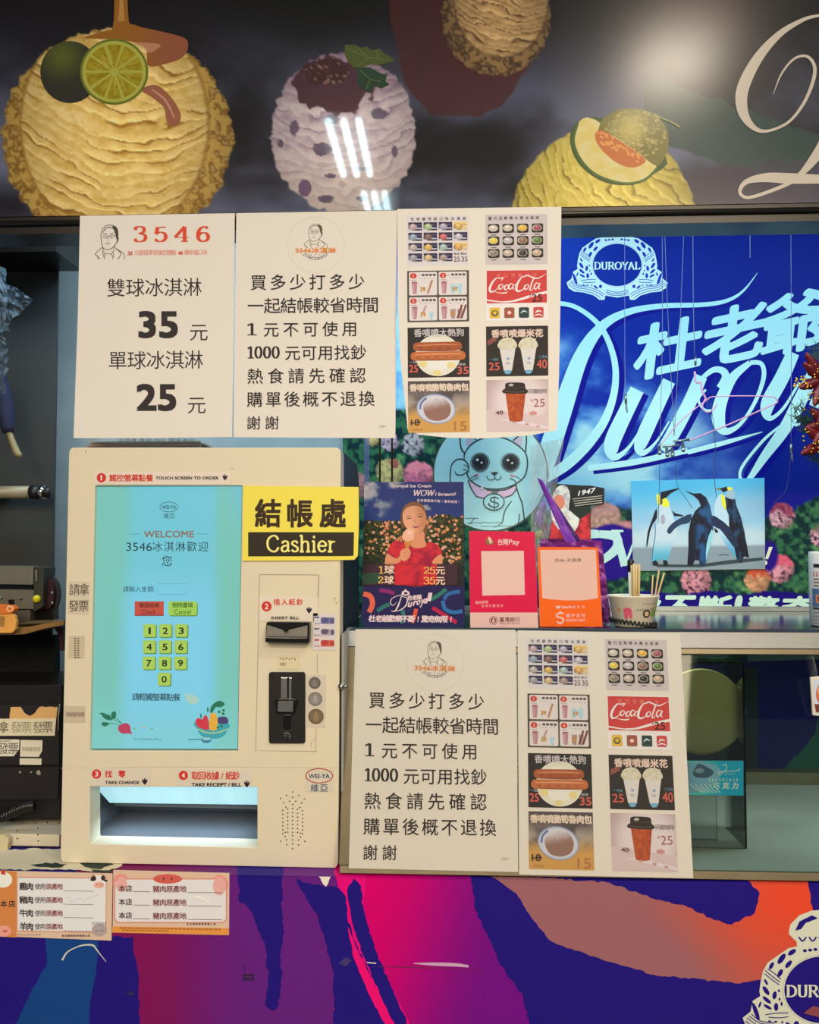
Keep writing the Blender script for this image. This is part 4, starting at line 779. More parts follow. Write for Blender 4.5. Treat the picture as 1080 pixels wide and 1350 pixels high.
z.poly([(676, 552), (686, 552), (700, 575), (704, 556), (713, 556), (716, 576), (726, 560), (735, 566), (736, 582), (750, 574), (758, 584), (752, 606), (730, 616), (704, 612), (688, 592), (684, 574)], (170, 206, 190), 1, smooth=2)
g1 = (30, 112, 84)
z.poly([(345, 722), (318, 735), (316, 760), (340, 778), (368, 776), (390, 781), (384, 760), (380, 735), (362, 720)], (186, 62, 92), 2, smooth=3)
for q in ([(340, 725), (300, 706), (280, 690)], [(336, 722), (312, 700), (292, 690)], [(330, 735), (290, 722), (262, 720)]): z.rib(q, 3, g1, 2)
z.poly([(284, 700), (262, 704), (236, 692), (224, 674), (210, 668), (230, 662), (250, 672), (268, 676)], g1, 2, smooth=2); z.poly([(292, 698), (276, 682), (280, 662), (300, 656), (304, 680)], g1, 2, smooth=2); z.poly([(268, 722), (246, 738), (226, 732), (228, 716), (248, 716)], g1, 2, smooth=2)
for q, c_ in (((403, 752), (120, 190, 120)), ((455, 743), (200, 160, 150)), ((498, 751), (120, 180, 130))): z.ell(q[0], q[1], 9, 4, c_, 1)
for k in range(12): z.rib([(400 + k * 13, 800 + (k % 3) * 4), (406 + k * 13, 812 - (k % 2) * 4), (412 + k * 13, 804 + (k % 4) * 3)], 2.4, (40, 84, 84), 1, 2)
z.poly([(735, 710), (918, 716), (912, 760), (892, 792), (850, 806), (800, 804), (764, 784), (746, 750)], (60, 160, 170), 1, smooth=2); z.rib([(748, 752), (800, 772), (860, 772), (914, 752)], 6, (180, 206, 130), 3)
z.poly([(738, 712), (752, 690), (775, 700), (790, 676), (806, 690), (812, 754), (780, 752), (750, 740)], (206, 52, 66), 2, smooth=2); z.line(770, 692, 766, 668, 8, g1, 3); z.poly([(818, 676), (835, 664), (856, 680), (858, 752), (816, 756)], (226, 170, 60), 3, smooth=2)
z.poly([(860, 690), (900, 684), (918, 700), (912, 722), (866, 722)], (70, 62, 110), 2, smooth=2); z.poly([(820, 664), (822, 632), (850, 604), (876, 598), (900, 616), (876, 634), (850, 632), (832, 662)], g1, 2, smooth=2); z.poly([(806, 626), (800, 650), (806, 664), (812, 650)], g1, 2)
for q in ((868, 658), (890, 668), (892, 650), (880, 736), (862, 744)): z.poly([(q[0] - 10, q[1]), (q[0], q[1] - 9), (q[0] + 10, q[1] + 2), (q[0], q[1] + 9)], g1, 3)
z.line(697, 811, 780, 807, 5, (40, 120, 140), 2); z.ell(798, 812, 28, 17, (50, 130, 150), 2); z.ell(798, 806, 26, 8, (150, 200, 206), 3)
cv.build('touch_screen', SCREEN, kk)
# tray recess: shell set behind the opening
Mtr = mat('tray_grey_plastic', (84, 88, 94), .4, var=.04)
x0, x1 = P(113, 1075, .03)[0], P(345, 1075, .03)[0]; zt = P(200, 1033, .0)[2]; zb = P(200, 1119.5, 0)[2]
V = [(x0, .034, zt), (x1, .034, zt), (x1, .034, zb), (x0, .034, zb), (x0 + .012, .10, zt - .002), (x1, .10, zt - .002), (x1, .13, zb + .012), (x0 + .012, .13, zb + .012)]
o = mk('tray_shell', V, [(0, 4, 7, 3), (1, 2, 6, 5), (3, 7, 6, 2), (4, 5, 6, 7), (0, 1, 5, 4)], Mtr, kk); s_ = o.modifiers.new('wall', 'SOLIDIFY'); s_.thickness = .002; s_.offset = 0
zl0 = P(200, 1037, .034)[2]; zl1 = P(200, 1062, .06)[2]
o = mk('tray_light_cover', [(x0 + .004, .040, zl0 + .004), (x1 - .002, .040, zl0 + .004), (x1 - .002, .075, zl1), (x0 + .016, .075, zl1)], [(0, 1, 2, 3)], mat('lit_diffuser', (168, 214, 228), .3, emit=.85, var=.25, scale=60, stretch=(1, .05, .05)), kk)
s_ = o.modifiers.new('wall', 'SOLIDIFY'); s_.thickness = .0015
mk('tray_flap', [(x0 + .014, .088, zl1 + .004), (x1 - .002, .088, zl1 + .001), (x1 - .002, .094, zb + .026), (x0 + .014, .094, zb + .028)], [(0, 1, 2, 3)], mat('tray_back', (104, 106, 104), .55, var=.08), kk)
l = area('tray_lamp', ((x0 + x1) / 2, .055, zl1 - .006), (.20, .02), .13, (.6, .82, 1), (0, 0, 0)); l.parent = kk; l.location = Vector(l.location) - kb
# printed labels and stickers (flat)
stk = mat('sticker_film', KIOSK_COL, .3, var=.01)
def sticker(corners, colr, draw, name='sticker', d=.0002, label=None, q=0):
    o = prism(name, corners, asplane(q) if q else PY(-d - .0001), d, stk, kk); cv = Cv(-d - .0002, GF); cv.poly(corners, colr, 0); draw(cv); s = cv.build('sticker_print', CARD, o); s['label'] = label or 'printed face'; return o
red = (206, 52, 40); bk = (40, 28, 40); kc = (226, 206, 172)
def hand(z, x, y, s): 
    z.rib([(x, y - 6 * s), (x, y + 5 * s)], 2.6 * s, bk, 2, 0); z.poly([(x - 6 * s, y - 2 * s), (x + 6 * s, y - 2 * s), (x + 4 * s, y + 3 * s), (x, y + 8 * s), (x - 4 * s, y + 3 * s)], bk, 2); 
    for k in (-4, 4): z.line(x + k * s, y - 4 * s, x + k * s, y, 2.2 * s, bk, 2)
def num(z, x, y, r, n): z.ell(x, y, r, r, red, 2, n=28); z.tbox(n, x - r * (.16 if n == '1' else .36), y - r * .55, x + r * (.12 if n == '1' else .34), y + r * .55, (238, 220, 196), 3, bold=.015)
def d1(cv):
    z = cv.sub(affine(80, 580, 4.154)); num(z, 223, 207, 26, '1'); z.chars('\u89f8\u63a7\u87a2\u5e55\u9ede\u9910', 267, 190, 506, 228, red, 2, bold=.02); z.tbox('TOUCH SCREEN TO ORDER', 520, 200, 865, 217, bk, 2, bold=.035); hand(z, 900, 203, 2.4)
sticker([(125.2, 621.3), (303.8, 621.8), (303.2, 638.6), (125, 638.4)], (228, 206, 176), d1)
def d2(cv):
    z = cv.sub(affine(320, 770, 4.656)); num(z, 147, 137, 31, '2'); z.chars('\u63d2\u5165\u7d19\u9214', 190, 92, 369, 130, red, 2, bold=.02); hand(z, 408, 158, 3); z.tbox('INSERT BILL', 175, 199, 347, 217, bk, 2, bold=.035)
sticker([(342, 786.2), (419.5, 787), (419, 819.8), (341.6, 819)], kc, d2)
def d3(cv):
    z = cv.sub(affine(80, 980, 2.769)); num(z, 131, 112, 17, '3'); z.chars('\u627e', 162, 100, 187, 125, red, 2, bold=.03); z.chars('\u96f6', 211, 100, 236, 125, red, 2, bold=.03); z.tbox('TAKE CHANGE', 162, 137, 287, 149, bk, 2, bold=.035); hand(z, 307, 138, 1.8)
sticker([(118.8, 1012), (198.6, 1012.6), (198, 1036.3), (118.6, 1035.8)], (216, 198, 166), d3)
def d4(cv):
    z = cv.sub(affine(80, 980, 2.769)); num(z, 448, 117, 17, '4'); z.chars('\u53d6\u56de\u6536\u64da/\u7d19\u9214', 478, 104, 653, 133, red, 2, bold=.018); z.tbox('TAKE RECEIPT / BILL', 478, 144, 660, 158, bk, 2, bold=.035); hand(z, 680, 147, 1.8)
sticker([(232.8, 1013.6), (333, 1015.2), (332.6, 1037), (232.4, 1036.5)], (216, 198, 166), d4)
def d5(cv):
    z = cv.sub(affine(320, 770, 4.656)); z.ring(470, 1177, 82, 44, 6, (176, 60, 40), 1, n=50); z.tbox('WEI-YA', 405, 1165, 534, 1193, (44, 62, 84), 2, bold=.018); z.chars('\u7dad\u4e9e', 418, 1228, 523, 1276, (60, 78, 100), 2, bold=.01)
sticker([(402.4, 1013), (440.2, 1013.5), (439.4, 1044), (402, 1043.6)], (214, 196, 162), d5)
TK = (196, 176, 138)
def d6(cv):
    z = cv.sub(affine(0, 560, 4.5)); z.chars('\u8acb\u62ff', 412, 945, 530, 1012, (70, 52, 40), 2, slope=.01); z.chars('\u767c\u7968', 408, 1042, 526, 1110, (70, 52, 40), 2)
sticker([(90.5, 766), (118, 767), (116.6, 810), (88.6, 809)], (210, 190, 154), d6)
def d7(cv):
    z = cv.sub(affine(0, 560, 4.5))
    for k in range(9): z.rect(440, 1265 + k * 14, 452, 1272 + k * 14, (120, 100, 74), 2); z.rect(458, 1265 + k * 14, 470, 1272 + k * 14, (120, 100, 74), 2)
sticker([(90.8, 838), (111.6, 838.3), (111, 867.5), (90, 867)], (200, 180, 142), d7)
sticker([(85, 930.3), (112.4, 931), (112, 952.4), (84.6, 952)], (198, 178, 140), lambda cv: cv.sub(affine(0, 840, 4.219)).chars('\u660e\u7d30\u62ff\u767c\u7968', 366, 418, 470, 444, (130, 100, 84), 2))
def d8(cv):
    z = cv.sub(affine(320, 770, 4.656))
    for y, a, b in ((195, (120, 110, 140), (90, 84, 120)), (266, (180, 160, 160), (96, 84, 100)), (334, (206, 96, 76), (180, 60, 50))):
        z.rect(437, y, 566, y + 58, (214, 198, 186), 1); z.rect(480, y + 10, 560, y + 50, a, 2); z.ell(505, y + 26, 24, 17, b, 3); z.rect(440, y + 4, 470, y + 14, b, 2); z.line(440, y + 47, 476, y + 47, 4, b, 2); z.rect(540, y + 16, 562, y + 44, b, 3)
sticker([(413, 808.3), (442.6, 809.2), (442, 857.6), (411.8, 857)], (216, 198, 178), d8)
def d9(cv):
    z = cv.sub(affine(320, 770, 4.656))
    for k in range(6): z.ell(232 + k * 18, 456 + (k % 2) * 5, 4, 5, (110, 90, 60), 2)
    z.chars('\u6536\u9214', 228, 482, 266, 502, (120, 96, 66), 2)
sticker([(366.8, 863.6), (394.8, 864.6), (394, 883), (365.6, 882)], (218, 198, 148), d9)
def d10(cv):
    z = cv.sub(affine(320, 770, 4.656))
    for x, y, r, c_ in ((442, 607, 37, (112, 100, 88)), (446, 706, 44, (138, 126, 112)), (450, 813, 48, (122, 100, 68))):
        z.ell(x, y, r, r, c_, 1, n=32); z.ring(x, y, r * .88, r * .88, r * .06, tuple(int(v * .75) for v in c_), 2, n=28); z.ell(x, y + r * .1, r * .36, r * .5, tuple(min(255, int(v * 1.18)) for v in c_), 2); z.ell(x, y - r * .35, r * .2, r * .22, tuple(min(255, int(v * 1.2)) for v in c_), 3)
sticker([(403.6, 889), (429.8, 889.6), (429, 958.8), (402, 958)], (208, 190, 158), d10)
# door groove of the cash module, face grooves
cv = Cv(-.00005, GF); g = (172, 154, 124)
cv.rib([(342.4, 757.4), (420, 757.8), (420.5, 762)], .9, g, 1, 0); cv.rib([(342.4, 757.4), (337.2, 989.6), (417, 990.6)], .9, g, 1, 0); cv.rib([(420.4, 758), (419, 800)], 1.4, g, 1, 0); cv.rib([(418.6, 862), (418.3, 888)], .9, g, 1, 0); cv.rib([(416.8, 960), (416.4, 991)], .8, g, 1, 0)
cv.rib([(416, 973), (411, 978), (411, 986)], .5, (170, 150, 120), 1)
for x, y, r in ((113.5, 595.5, .9), (99, 598, .5), (306, 618, .7), (443, 601, .6), (441, 789, .9), (444, 795, .8), (442, 793.5, .5)): cv.ell(x, y, r, r, (120, 96, 70), 1, n=10)
cv.rib([(80, 1013), (200, 1011), (445, 1012)], .5, (196, 180, 150), 1, 0)
rd = random.Random(4)
cv.build('panel_groove', CARD, kk)['kind'] = 'stuff'
cv = Cv(-.00005, GF); z = cv.sub(affine(80, 980, 2.769))
H = [(847, 177)] + [(825, 190), (869, 190), (803, 201), (847, 197), (891, 203), (814, 217), (836, 211), (858, 211), (880, 218), (822, 233), (847, 223), (873, 234)]
for r in range(7): H += [(811, 245 + r * 14), (883, 246 + r * 14)] if 0 < r < 6 or 1 else []; H += [(829, 240 + r * 14), (865, 241 + r * 14), (847, 238 + r * 14.5)]
H += [(820, 325), (876, 327), (820, 340), (847, 337), (876, 342), (803, 357), (825, 352), (869, 353), (891, 358), (847, 352), (825, 370), (869, 371), (847, 367), (847, 384)]
for x, y in H: z.ell(x, y, 2.5, 2.5, (40, 34, 28), 1, n=10)
cv.build('speaker_grille', CARD, kk)['kind'] = 'stuff'
# bill slot
Mbz = mat('black_gloss_plastic', (14, 14, 16), .25)
bs = prism('bill_slot', [(351, 820), (408.2, 820.4), (407.6, 848), (349.2, 847)], -.016, .016, Mbz, kk, bevel=.002)
fl = mk('slot_plate', [tuple(P(x, y, Y)) for x, y, Y in ((352.5, 824, -.016), (376.5, 831.5, -.0175), (405.5, 824.5, -.016), (405, 842, -.021), (350.5, 841, -.021), (377, 842, -.0215))], [(0, 1, 5, 4), (1, 2, 3, 5)], mat('slot_silver_grey', (104, 100, 96), .5, .1), bs)
s_ = fl.modifiers.new('wall', 'SOLIDIFY'); s_.thickness = .0015; s_.offset = 1; lab(fl, 'grey plate with a v-shaped notch')
prism('slot_mark', [(372, 831), (382, 831), (377, 833.5)], -.0228, .0006, Mbz, bs)
prism('lower_lip', [(351, 838.4), (405, 839), (405, 839.8), (351, 839.2)], -.0224, .001, mat('slot_lip_grey', (96, 94, 92)), bs)  # thin strip near the plate's lower edge, one plain grey
# coin slot
cs = prism('coin_slot', rr(354.6, 886.2, 402.2, 980, 3), -.003, .003, Mblack, kk, bevel=.0008)
Msil = mat('satin_steel', (200, 196, 184), .25, 1)
o = prism('coin_chute', [(370.4, 893), (384.6, 893.2), (384.4, 921.5), (370.2, 921)], -.006, .003, Msil, cs, bevel=.0006)
prism('slit', [(378.4, 893.4), (381, 893.4), (380.8, 921), (378.6, 921)], -.0063, .0004, Mbz, o)
prism('return_lever_base', [(362, 923.5), (368, 921), (386, 921), (392, 923), (389.5, 931), (388, 940.5), (364, 940.5), (363.5, 931)], -.008, .005, Mbz, cs, bevel=.001)
prism('return_button', [(366.2, 924.6), (386.4, 924.8), (386, 939), (365.6, 938.6)], -.013, .006, mat('button_grey', (92, 96, 100), .45), cs, bevel=.001)
prism('coin_guide', [(373.5, 942), (384, 942), (383, 960), (380, 962), (376, 962), (373.5, 958)], -.0045, .0015, Mbz, cs, bevel=.0006)
for x, y in ((359, 893.5), (396.5, 894), (358, 970.5), (396, 971)):
    tube('screw', [P(x, y, -.0042), P(x, y, -.003)], .0013, mat('screw_dark', (60, 58, 56), .3, .8), cs, n=10)
cv = Cv(-.0031, GF); cv.rib([(374, 967), (381, 966.5), (382, 970), (381.5, 973)], .7, (150, 146, 140), 1, 0); cv.rib([(375, 970), (378, 970)], .7, (150, 146, 140), 1, 0); cv.rib([(377, 964), (379, 965)], .5, (150, 146, 140), 1, 0); cv.build('slot_symbol', CARD, cs)['kind'] = 'stuff'
# lock on the side and the seam
lk = tube('cam_lock', [P(450, 905, .012), P(450, 905, -.004)], .0042, Msil, kk, n=16); tube('lock_barrel', [P(455, 905, .012), P(455, 905, .004)], .0026, Msil, lk, n=12)

# ---- cashier sign (stiff yellow plate on the kiosk)
C = [(320.5, 640.5), (472.8, 642), (473.2, 690), (471.8, 733), (467, 738), (420, 739), (320, 739.5)]
t = thing('cashier_sign', P(396, 739, -.002), 'yellow and black bilingual cashier sign on the kiosk beside the screen', 'sign'); prism('plate', C, -.0022, .0015, mat('yellow_plate', (240, 208, 60), .5), t)
cv = Cv(-.0022, GF); cv.poly(C, (240, 214, 74), 0); z = cv.sub(affine(310, 570, 5.87)); z.poly([(101, 772), (921, 773), (917, 955), (880, 958), (101, 960)], (44, 36, 20), 1)
for a, x in (('\u7d50', 160), ('\u5e33', 404), ('\u8655', 660)): z.chars(a, x, 528, x + 192, 736, (52, 32, 14), 2, bold=.03)
z.serif('Cashier', 240, 800, 782, 922, (242, 222, 120), 2, thick=.145, thin=.105); cv.build('lettering', CARD, t)
# menu cards stacked on the kiosk
pc = thing('menu_card_stack', P(190, 590, .05), 'stack of white menu cards lying on top of the kiosk', 'cards')
ztop = zt_ - .002
for k in range(7):
    xa = P(118 + rd.uniform(-2, 3) + k * .0, 585, .06)[0]; xb = P(268 + rd.uniform(-3, 3), 585, .06)[0]; zz0 = ztop + .001 + k * .0028
    box('menu_card', (xa, .055 + rd.uniform(-.004, .004), zz0), (xb, .20, zz0 + .0022), mat('card_stock_' + ('pink' if k % 3 == 1 else 'white'), (196, 150, 140) if k % 3 == 1 else (214, 204, 190), .7), pc)
cv = Cv(.0495, GB); cv.tbox('\u51b0\u6dc7\u6dcb \u55ae\u7403 35\u5143 \u96d9\u7403 45\u5143', 155, 577.5, 258, 582.5, (60, 60, 60), 1); cv.build('card_lettering', PAPER, pc)
# ================================================================== DISPLAY CASE
XL = P(457, 826, .055)[0]; XR = 1.35
dc = thing('display_case', ((XL + XR) / 2, 0, Z0), 'long steel and glass ice cream display case standing on the counter', 'display case')
Mtop = mat('polished_steel_top', (150, 168, 178), .14, 1, .03, 8)
def front_strip(name, x0, x1, za, zb_, th, m, off=0):   # a bar lying in the slanted front plane
    def pt(x, z): t = (z - ZT) / (Z0 + .004 - ZT); return np.array((x, YT + (YB - YT) * t, z))
    q = [pt(x0, za), pt(x1, za), pt(x1, zb_), pt(x0, zb_)]; V = [p + nn * off for p in q] + [p + nn * (off - th) for p in q]
    o = mk(name, V, [(0, 3, 2, 1), (4, 5, 6, 7), (0, 1, 5, 4), (1, 2, 6, 5), (2, 3, 7, 6), (3, 0, 4, 7)], m, dc, bevel=.0006); fixn(o); return o
box('top_plate', (XL, YT - .004, ZT - .004), (XR, .40, ZT), Mtop, dc)
front_strip('top_rail', XL, XR, ZT - .0045, ZT - .026, .006, Malu, .002)
Mbr = mat('bronze_channel', (122, 114, 94), .4, .7)
front_strip('glass_channel', XL + .02, XR, ZT - .0265, ZT - .0335, .006, Mbr, .001)
front_strip('bottom_channel', XL + .001, XR, Z0 + .010, Z0 + .001, .008, Mbr, .001)
front_strip('corner_post', XL, XL + .019, ZT - .0265, Z0 + .0105, .01, mat('aged_steel_post', (112, 104, 84), .5, .8), .002)
gm = bpy.data.materials.new('clear_glass'); gm.use_nodes = True; N = gm.node_tree.nodes; Lk = gm.node_tree.links; N.remove(N['Principled BSDF'])
tr = N.new('ShaderNodeBsdfTransparent'); tr.inputs[0].default_value = (.80, .88, .84, 1); gl = N.new('ShaderNodeBsdfGlossy'); gl.inputs['Roughness'].default_value = .03; fr = N.new('ShaderNodeFresnel'); fr.inputs[0].default_value = 1.5; ms = N.new('ShaderNodeMixShader')
Lk.new(fr.outputs[0], ms.inputs[0]); Lk.new(tr.outputs[0], ms.inputs[1]); Lk.new(gl.outputs[0], ms.inputs[2]); Lk.new(ms.outputs[0], N['Material Output'].inputs[0])
front_strip('glass_pane', XL + .0195, XR, ZT - .034, Z0 + .0105, .003, gm, -.002)
Min = mat('case_lining_greenish', (158, 160, 158), .5, var=.1, scale=9)
box('left_panel', (XL, .0, Z0), (XL + .003, .40, ZT - .004), Min, dc)
box('case_floor', (XL + .004, -.012, Z0 + .001), (XR, .425, Z0 + .009), Min, dc)
box('back_panel', (XL + .004, .426, Z0 + .001), (XR, .44, ZT - .004), Min, dc)
box('back_rail', (XL + .004, .400, Z0 + .0095), (XR, .4255, Z0 + .03), Mbr, dc)
box('top_track', (XL, .385, ZT + .0005), (XR, .40, ZT + .008), mat('track_pale_aluminium', (190, 196, 190), .4, .8), dc)
cv = Cv(.426, GT * 1.4); cv.poly([(700, 820), (1200, 820), (1200, 1022), (700, 1022)], (28, 32, 82), 0)
cv.poly(jag([(700, 800), (1010, 800), (1003, 822), (985, 868), (880, 875), (700, 880)], 1, 5, 3), lambda x, y: mixc((30, 62, 44), (66, 118, 76), ss(.35, .65, fbm(x / 9, y / 9, 4, 3))), 1, L=6)
cv.poly([(1000, 800), (1120, 800), (1120, 868), (985, 872)], (96, 110, 106), 1); cv.poly([(700, 905), (1000, 880), (1000, 1030), (700, 1030)], lambda x, y: mixc((46, 48, 44), (58, 54, 68), ss(.3, .7, fbm(x / 30, y / 30, 3, 3))), 1, L=12)
cv.poly(jag([(1004, 876), (1120, 870), (1120, 1030), (1030, 1030), (1000, 1010), (1000, 940)], 1, 6, 3), (28, 28, 88), 2)
cv.poly(jag([(1120, 930), (1082, 940), (1074, 968), (1056, 990), (1036, 1012), (1030, 1024), (1120, 1024)], 1.4, 5, 4), (40, 92, 72), 3)
cv.build('back_print', VINYL, dc)
la = area('case_lamp', (.55, .12, ZT - .012), (1.0, .03), 1.9, (.84, 1, .90), (0, 0, 0)); la.parent = dc; la.location = Vector(la.location) - wpos(dc)
# things inside the case
ac = gm.copy(); ac.name = 'clear_acrylic'; ac.node_tree.nodes['Transparent BSDF'].inputs[0].default_value = (.985, .99, .98, 1)
Y1 = .10
c_ = P(925, 938, Y1); zfl = Z0 + .0095
t = thing('acrylic_holder', (c_[0], Y1, zfl), 'clear acrylic holder with an olive round lid and a blue flavour card inside the case', 'holder')
xa, xb = P(872, 940, Y1 - .03)[0], P(980, 940, Y1 - .03)[0]; za = P(930, 874, Y1 - .03)[2]
for n_, a, b in (('front_wall', (xa, Y1 - .032, zfl), (xb, Y1 - .030, za)), ('right_wall', (xb, Y1 - .032, zfl), (xb + .002, Y1 + .06, za)), ('top_wall', (xa, Y1 - .032, za), (xb + .002, Y1 + .06, za + .002)), ('left_wall', (xa - .002, Y1 - .032, zfl), (xa, Y1 + .06, za))): box(n_, a, b, ac, t, bevel=.0005)
r_ = 54 / FPX * 1.26
prism('round_lid', circ(925, 938, 54, 55, 48), Y1, .008, mat('olive_steel_lid', (235, 222, 150), .55, .0, .06, 14), t, bevel=.001)
o = lathe('lid_rim', (0, 0, 0), [(r_ - .001, -.001), (r_ + .001, -.001), (r_ + .001, .001), (r_ - .001, .001)], mat('brass_rim', (214, 200, 140), .3, .8), t, n=48); o.rotation_euler = (math.radians(90), 0, 0)
o.location = Vector((c_[0], Y1 - .001, c_[2])) - wpos(t); 
for v in o.data.vertices: v.co += wpos(t)
for k in range(1): box('lid_prop', (c_[0] - .02, Y1 + .001, zfl), (c_[0] + .02, Y1 + .007, c_[2] - r_ + .002), ac, t)
cv = Cv(Y1 - .0332, GT * .45); C = [(905, 1003), (980.5, 1003), (980.5, 1049), (908, 1048)]; prism('flavour_card', C, Y1 - .0330, .0006, PAPERBACK, t); cv.poly(C, lambda x, y: mixc((30, 140, 190), (80, 180, 214), ss(960, 910, x)), 0, L=8); z = cv.sub(affine(860, 800, 3.5545))
z.poly([(165, 730), (300, 740), (320, 790), (270, 850), (160, 870)], (120, 150, 170), 1, smooth=2); z.poly([(190, 780), (215, 735), (255, 750), (290, 775), (260, 800), (210, 800)], (70, 80, 96), 2, smooth=2); z.ell(222, 768, 22, 12, (120, 130, 144), 3)
for k in range(6): z.rib([(180 + k * 22, 830), (200 + k * 20, 850), (240 + k * 16, 872)], 4, (206, 216, 220), 3)
z.chars('Chocolate', 262, 800, 406, 822, (190, 220, 226), 4, bold=.03, fit=.8); z.chars('\u5de7\u514b\u529b', 286, 824, 404, 853, (220, 232, 232), 4, bold=.04, shear=.1)
z.rib([(330, 745), (345, 738), (348, 760), (318, 785), (312, 775), (360, 770), (400, 768), (412, 758)], 4, (214, 226, 230), 4); z.chars('Duroyal', 340, 776, 392, 790, (214, 226, 230), 4, fit=.7); cv.build('card_print', CARD, t)
C = [(1069, 893), (1130, 888), (1130, 950), (1072, 943)]
q_ = .02; t = thing('picture_tag', P(1095, 943, q_), 'small framed picture tag of an orange treat at the right end of the case', 'tag'); o = prism('card', C, q_, .004, Mwhite, t, bevel=.0006); cv = Cv(q_, GT * .8); cv.poly([(1072, 896), (1128, 892), (1128, 946), (1075, 940)], (206, 212, 220), 1); cv.ell(1090, 915, 14, 18, (206, 110, 70), 2); cv.ell(1084, 910, 6, 7, (230, 170, 120), 3); cv.poly([(1074, 928), (1128, 932), (1128, 944), (1076, 939)], (120, 60, 50), 2); cv.build('printing', CARD, t)
box('hanger_clip', (P(1090, 900, q_)[0], q_, P(1090, 892, q_)[2]), (P(1096, 900, q_)[0], q_ + .003, ZT - .0045), ac, t)
t = tag(lathe('scoop_cup', (P(915, 1060, .05)[0], .16, zfl), [(.018, 0), (.024, .05), (.022, .05), (.016, .003)], mat('dark_cup', (34, 38, 34), .4), n=24), 'small dark cup on the case floor under the flavour card', 'cup')

# ================================================================== BANNER
YBN = .452
bn = thing('wall_banner', (.4, YBN, ZT), 'blue banner with pale script lettering, crest and green bushes covering the booth wall', 'banner')
xb0 = P(452, 600, YBN)[0]
box('banner_sheet', (xb0, YBN, ZT + .001), (1.4, YBN + .004, 2.05), mat('banner_cloth', (40, 60, 160), .5), bn)
LT = (128, 190, 226); DS = (0, 6, 130)
def bush(x, y, s=1.0): 
    n = fbm(x / 7 * s, y / 7 * s, 4, 12); m = fbm(x / 26, y / 20, 3, 5); return mixc(mixc((10, 36, 48), (38, 88, 72), ss(.38, .62, n)), (80, 128, 92), ss(.6, .8, n) * ss(.35, .6, m))
def bpaint(X, Y):
    c = mixc((0, 34, 150), (0, 20, 126), ss(700, 1080, X)); c = mixc(c, (16, 66, 186), ss(420, 300, Y) * ss(820, 740, X) * .5)
    cl = fbm(X / 70 + 3, Y / 48, 5, 2); w = ss(470, 560, Y + (860 - X) * .5) * ss(1020, 850, X + (Y - 600) * .3)
    c = mixc(c, (70, 130, 206), w * ss(.3, .55, cl)); c = mixc(c, (128, 186, 220), w * ss(.52, .7, cl) * .8)
    s = ss(600, 660, Y) * ss(830, 760, X); c = mixc(c, (72, 140, 204), s * .8)
    c = mixc(c, (20, 22, 140), ss(640, 660, Y) * ss(870, 900, X) * .6)
    top = 668 + 16 * (fbm(X / 18, X * 0, 3, 6) - .5) * 2; top = np.where(X > 1000, 690 - (X - 1000) * .45 + 14 * (fbm(X / 9, X * 0, 3, 7) - .5), top)
    top = np.where(X < 600, 540, top); m = ss(-3, 3, Y - top); b = bush(X, Y); c = mixc(c, b, m)
    def sc(cx, cy, r, col, dots=0, hat=None, sd=1):
        nonlocal c
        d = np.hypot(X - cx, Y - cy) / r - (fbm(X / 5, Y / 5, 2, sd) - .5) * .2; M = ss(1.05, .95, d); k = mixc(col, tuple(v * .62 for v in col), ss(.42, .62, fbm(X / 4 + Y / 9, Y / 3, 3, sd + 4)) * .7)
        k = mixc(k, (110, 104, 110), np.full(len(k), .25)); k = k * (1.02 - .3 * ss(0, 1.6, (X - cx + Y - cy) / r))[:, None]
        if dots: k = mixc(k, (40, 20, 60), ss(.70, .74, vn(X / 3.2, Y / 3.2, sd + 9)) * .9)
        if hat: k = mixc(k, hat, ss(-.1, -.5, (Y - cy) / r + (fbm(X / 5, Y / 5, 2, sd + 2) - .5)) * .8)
        c = mixc(c, k, M)
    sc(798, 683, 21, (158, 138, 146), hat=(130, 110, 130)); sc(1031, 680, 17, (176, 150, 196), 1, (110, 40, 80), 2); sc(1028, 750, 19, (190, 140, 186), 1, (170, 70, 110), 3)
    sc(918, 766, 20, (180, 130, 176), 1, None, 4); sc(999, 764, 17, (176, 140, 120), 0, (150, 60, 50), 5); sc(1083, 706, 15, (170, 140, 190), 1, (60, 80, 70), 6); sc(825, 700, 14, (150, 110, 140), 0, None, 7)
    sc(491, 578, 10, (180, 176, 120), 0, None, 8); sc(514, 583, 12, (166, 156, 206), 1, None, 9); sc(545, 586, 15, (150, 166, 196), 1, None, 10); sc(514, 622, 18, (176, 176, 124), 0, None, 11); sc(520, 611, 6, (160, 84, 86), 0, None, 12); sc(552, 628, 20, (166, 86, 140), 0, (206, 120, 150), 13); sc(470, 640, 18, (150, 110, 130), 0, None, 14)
    # dark halo bands behind the lettering
    c = mixc(c, (26, 14, 128), ss(2, -2, np.abs(Y - 728) - 34 - 3 * np.sin(X / 9)) * ss(766, 770, X) * ss(840, 832, X)); 
    c = mixc(c, (26, 14, 128), ss(2, -2, np.hypot((X - 1014) / 12, (Y - 733) / 20) * 10 - 10))
    hb_ = 786 - 5 * np.abs(np.sin(X / 26)) - 3 * fbm(X / 8, X * 0, 2, 4); c = mixc(c, (18, 10, 120), ss(-1, 1, Y - hb_) * (X > 760)); return c
cv = Cv(YBN - .0003, GB); cv.grid(452, 292, 1120, 812, 2.0, bpaint, 0)
def shad(fn):  # navy drop shade of the printed lettering, then the pale letter itself
    fn(cv.sub(lambda p: np.asarray(p, float) + [7, 4]), DS, 1); fn(cv, LT, 3)
def z1(pts): return [(730 + x / 3.086, 290 + y / 3.086) for x, y in pts]
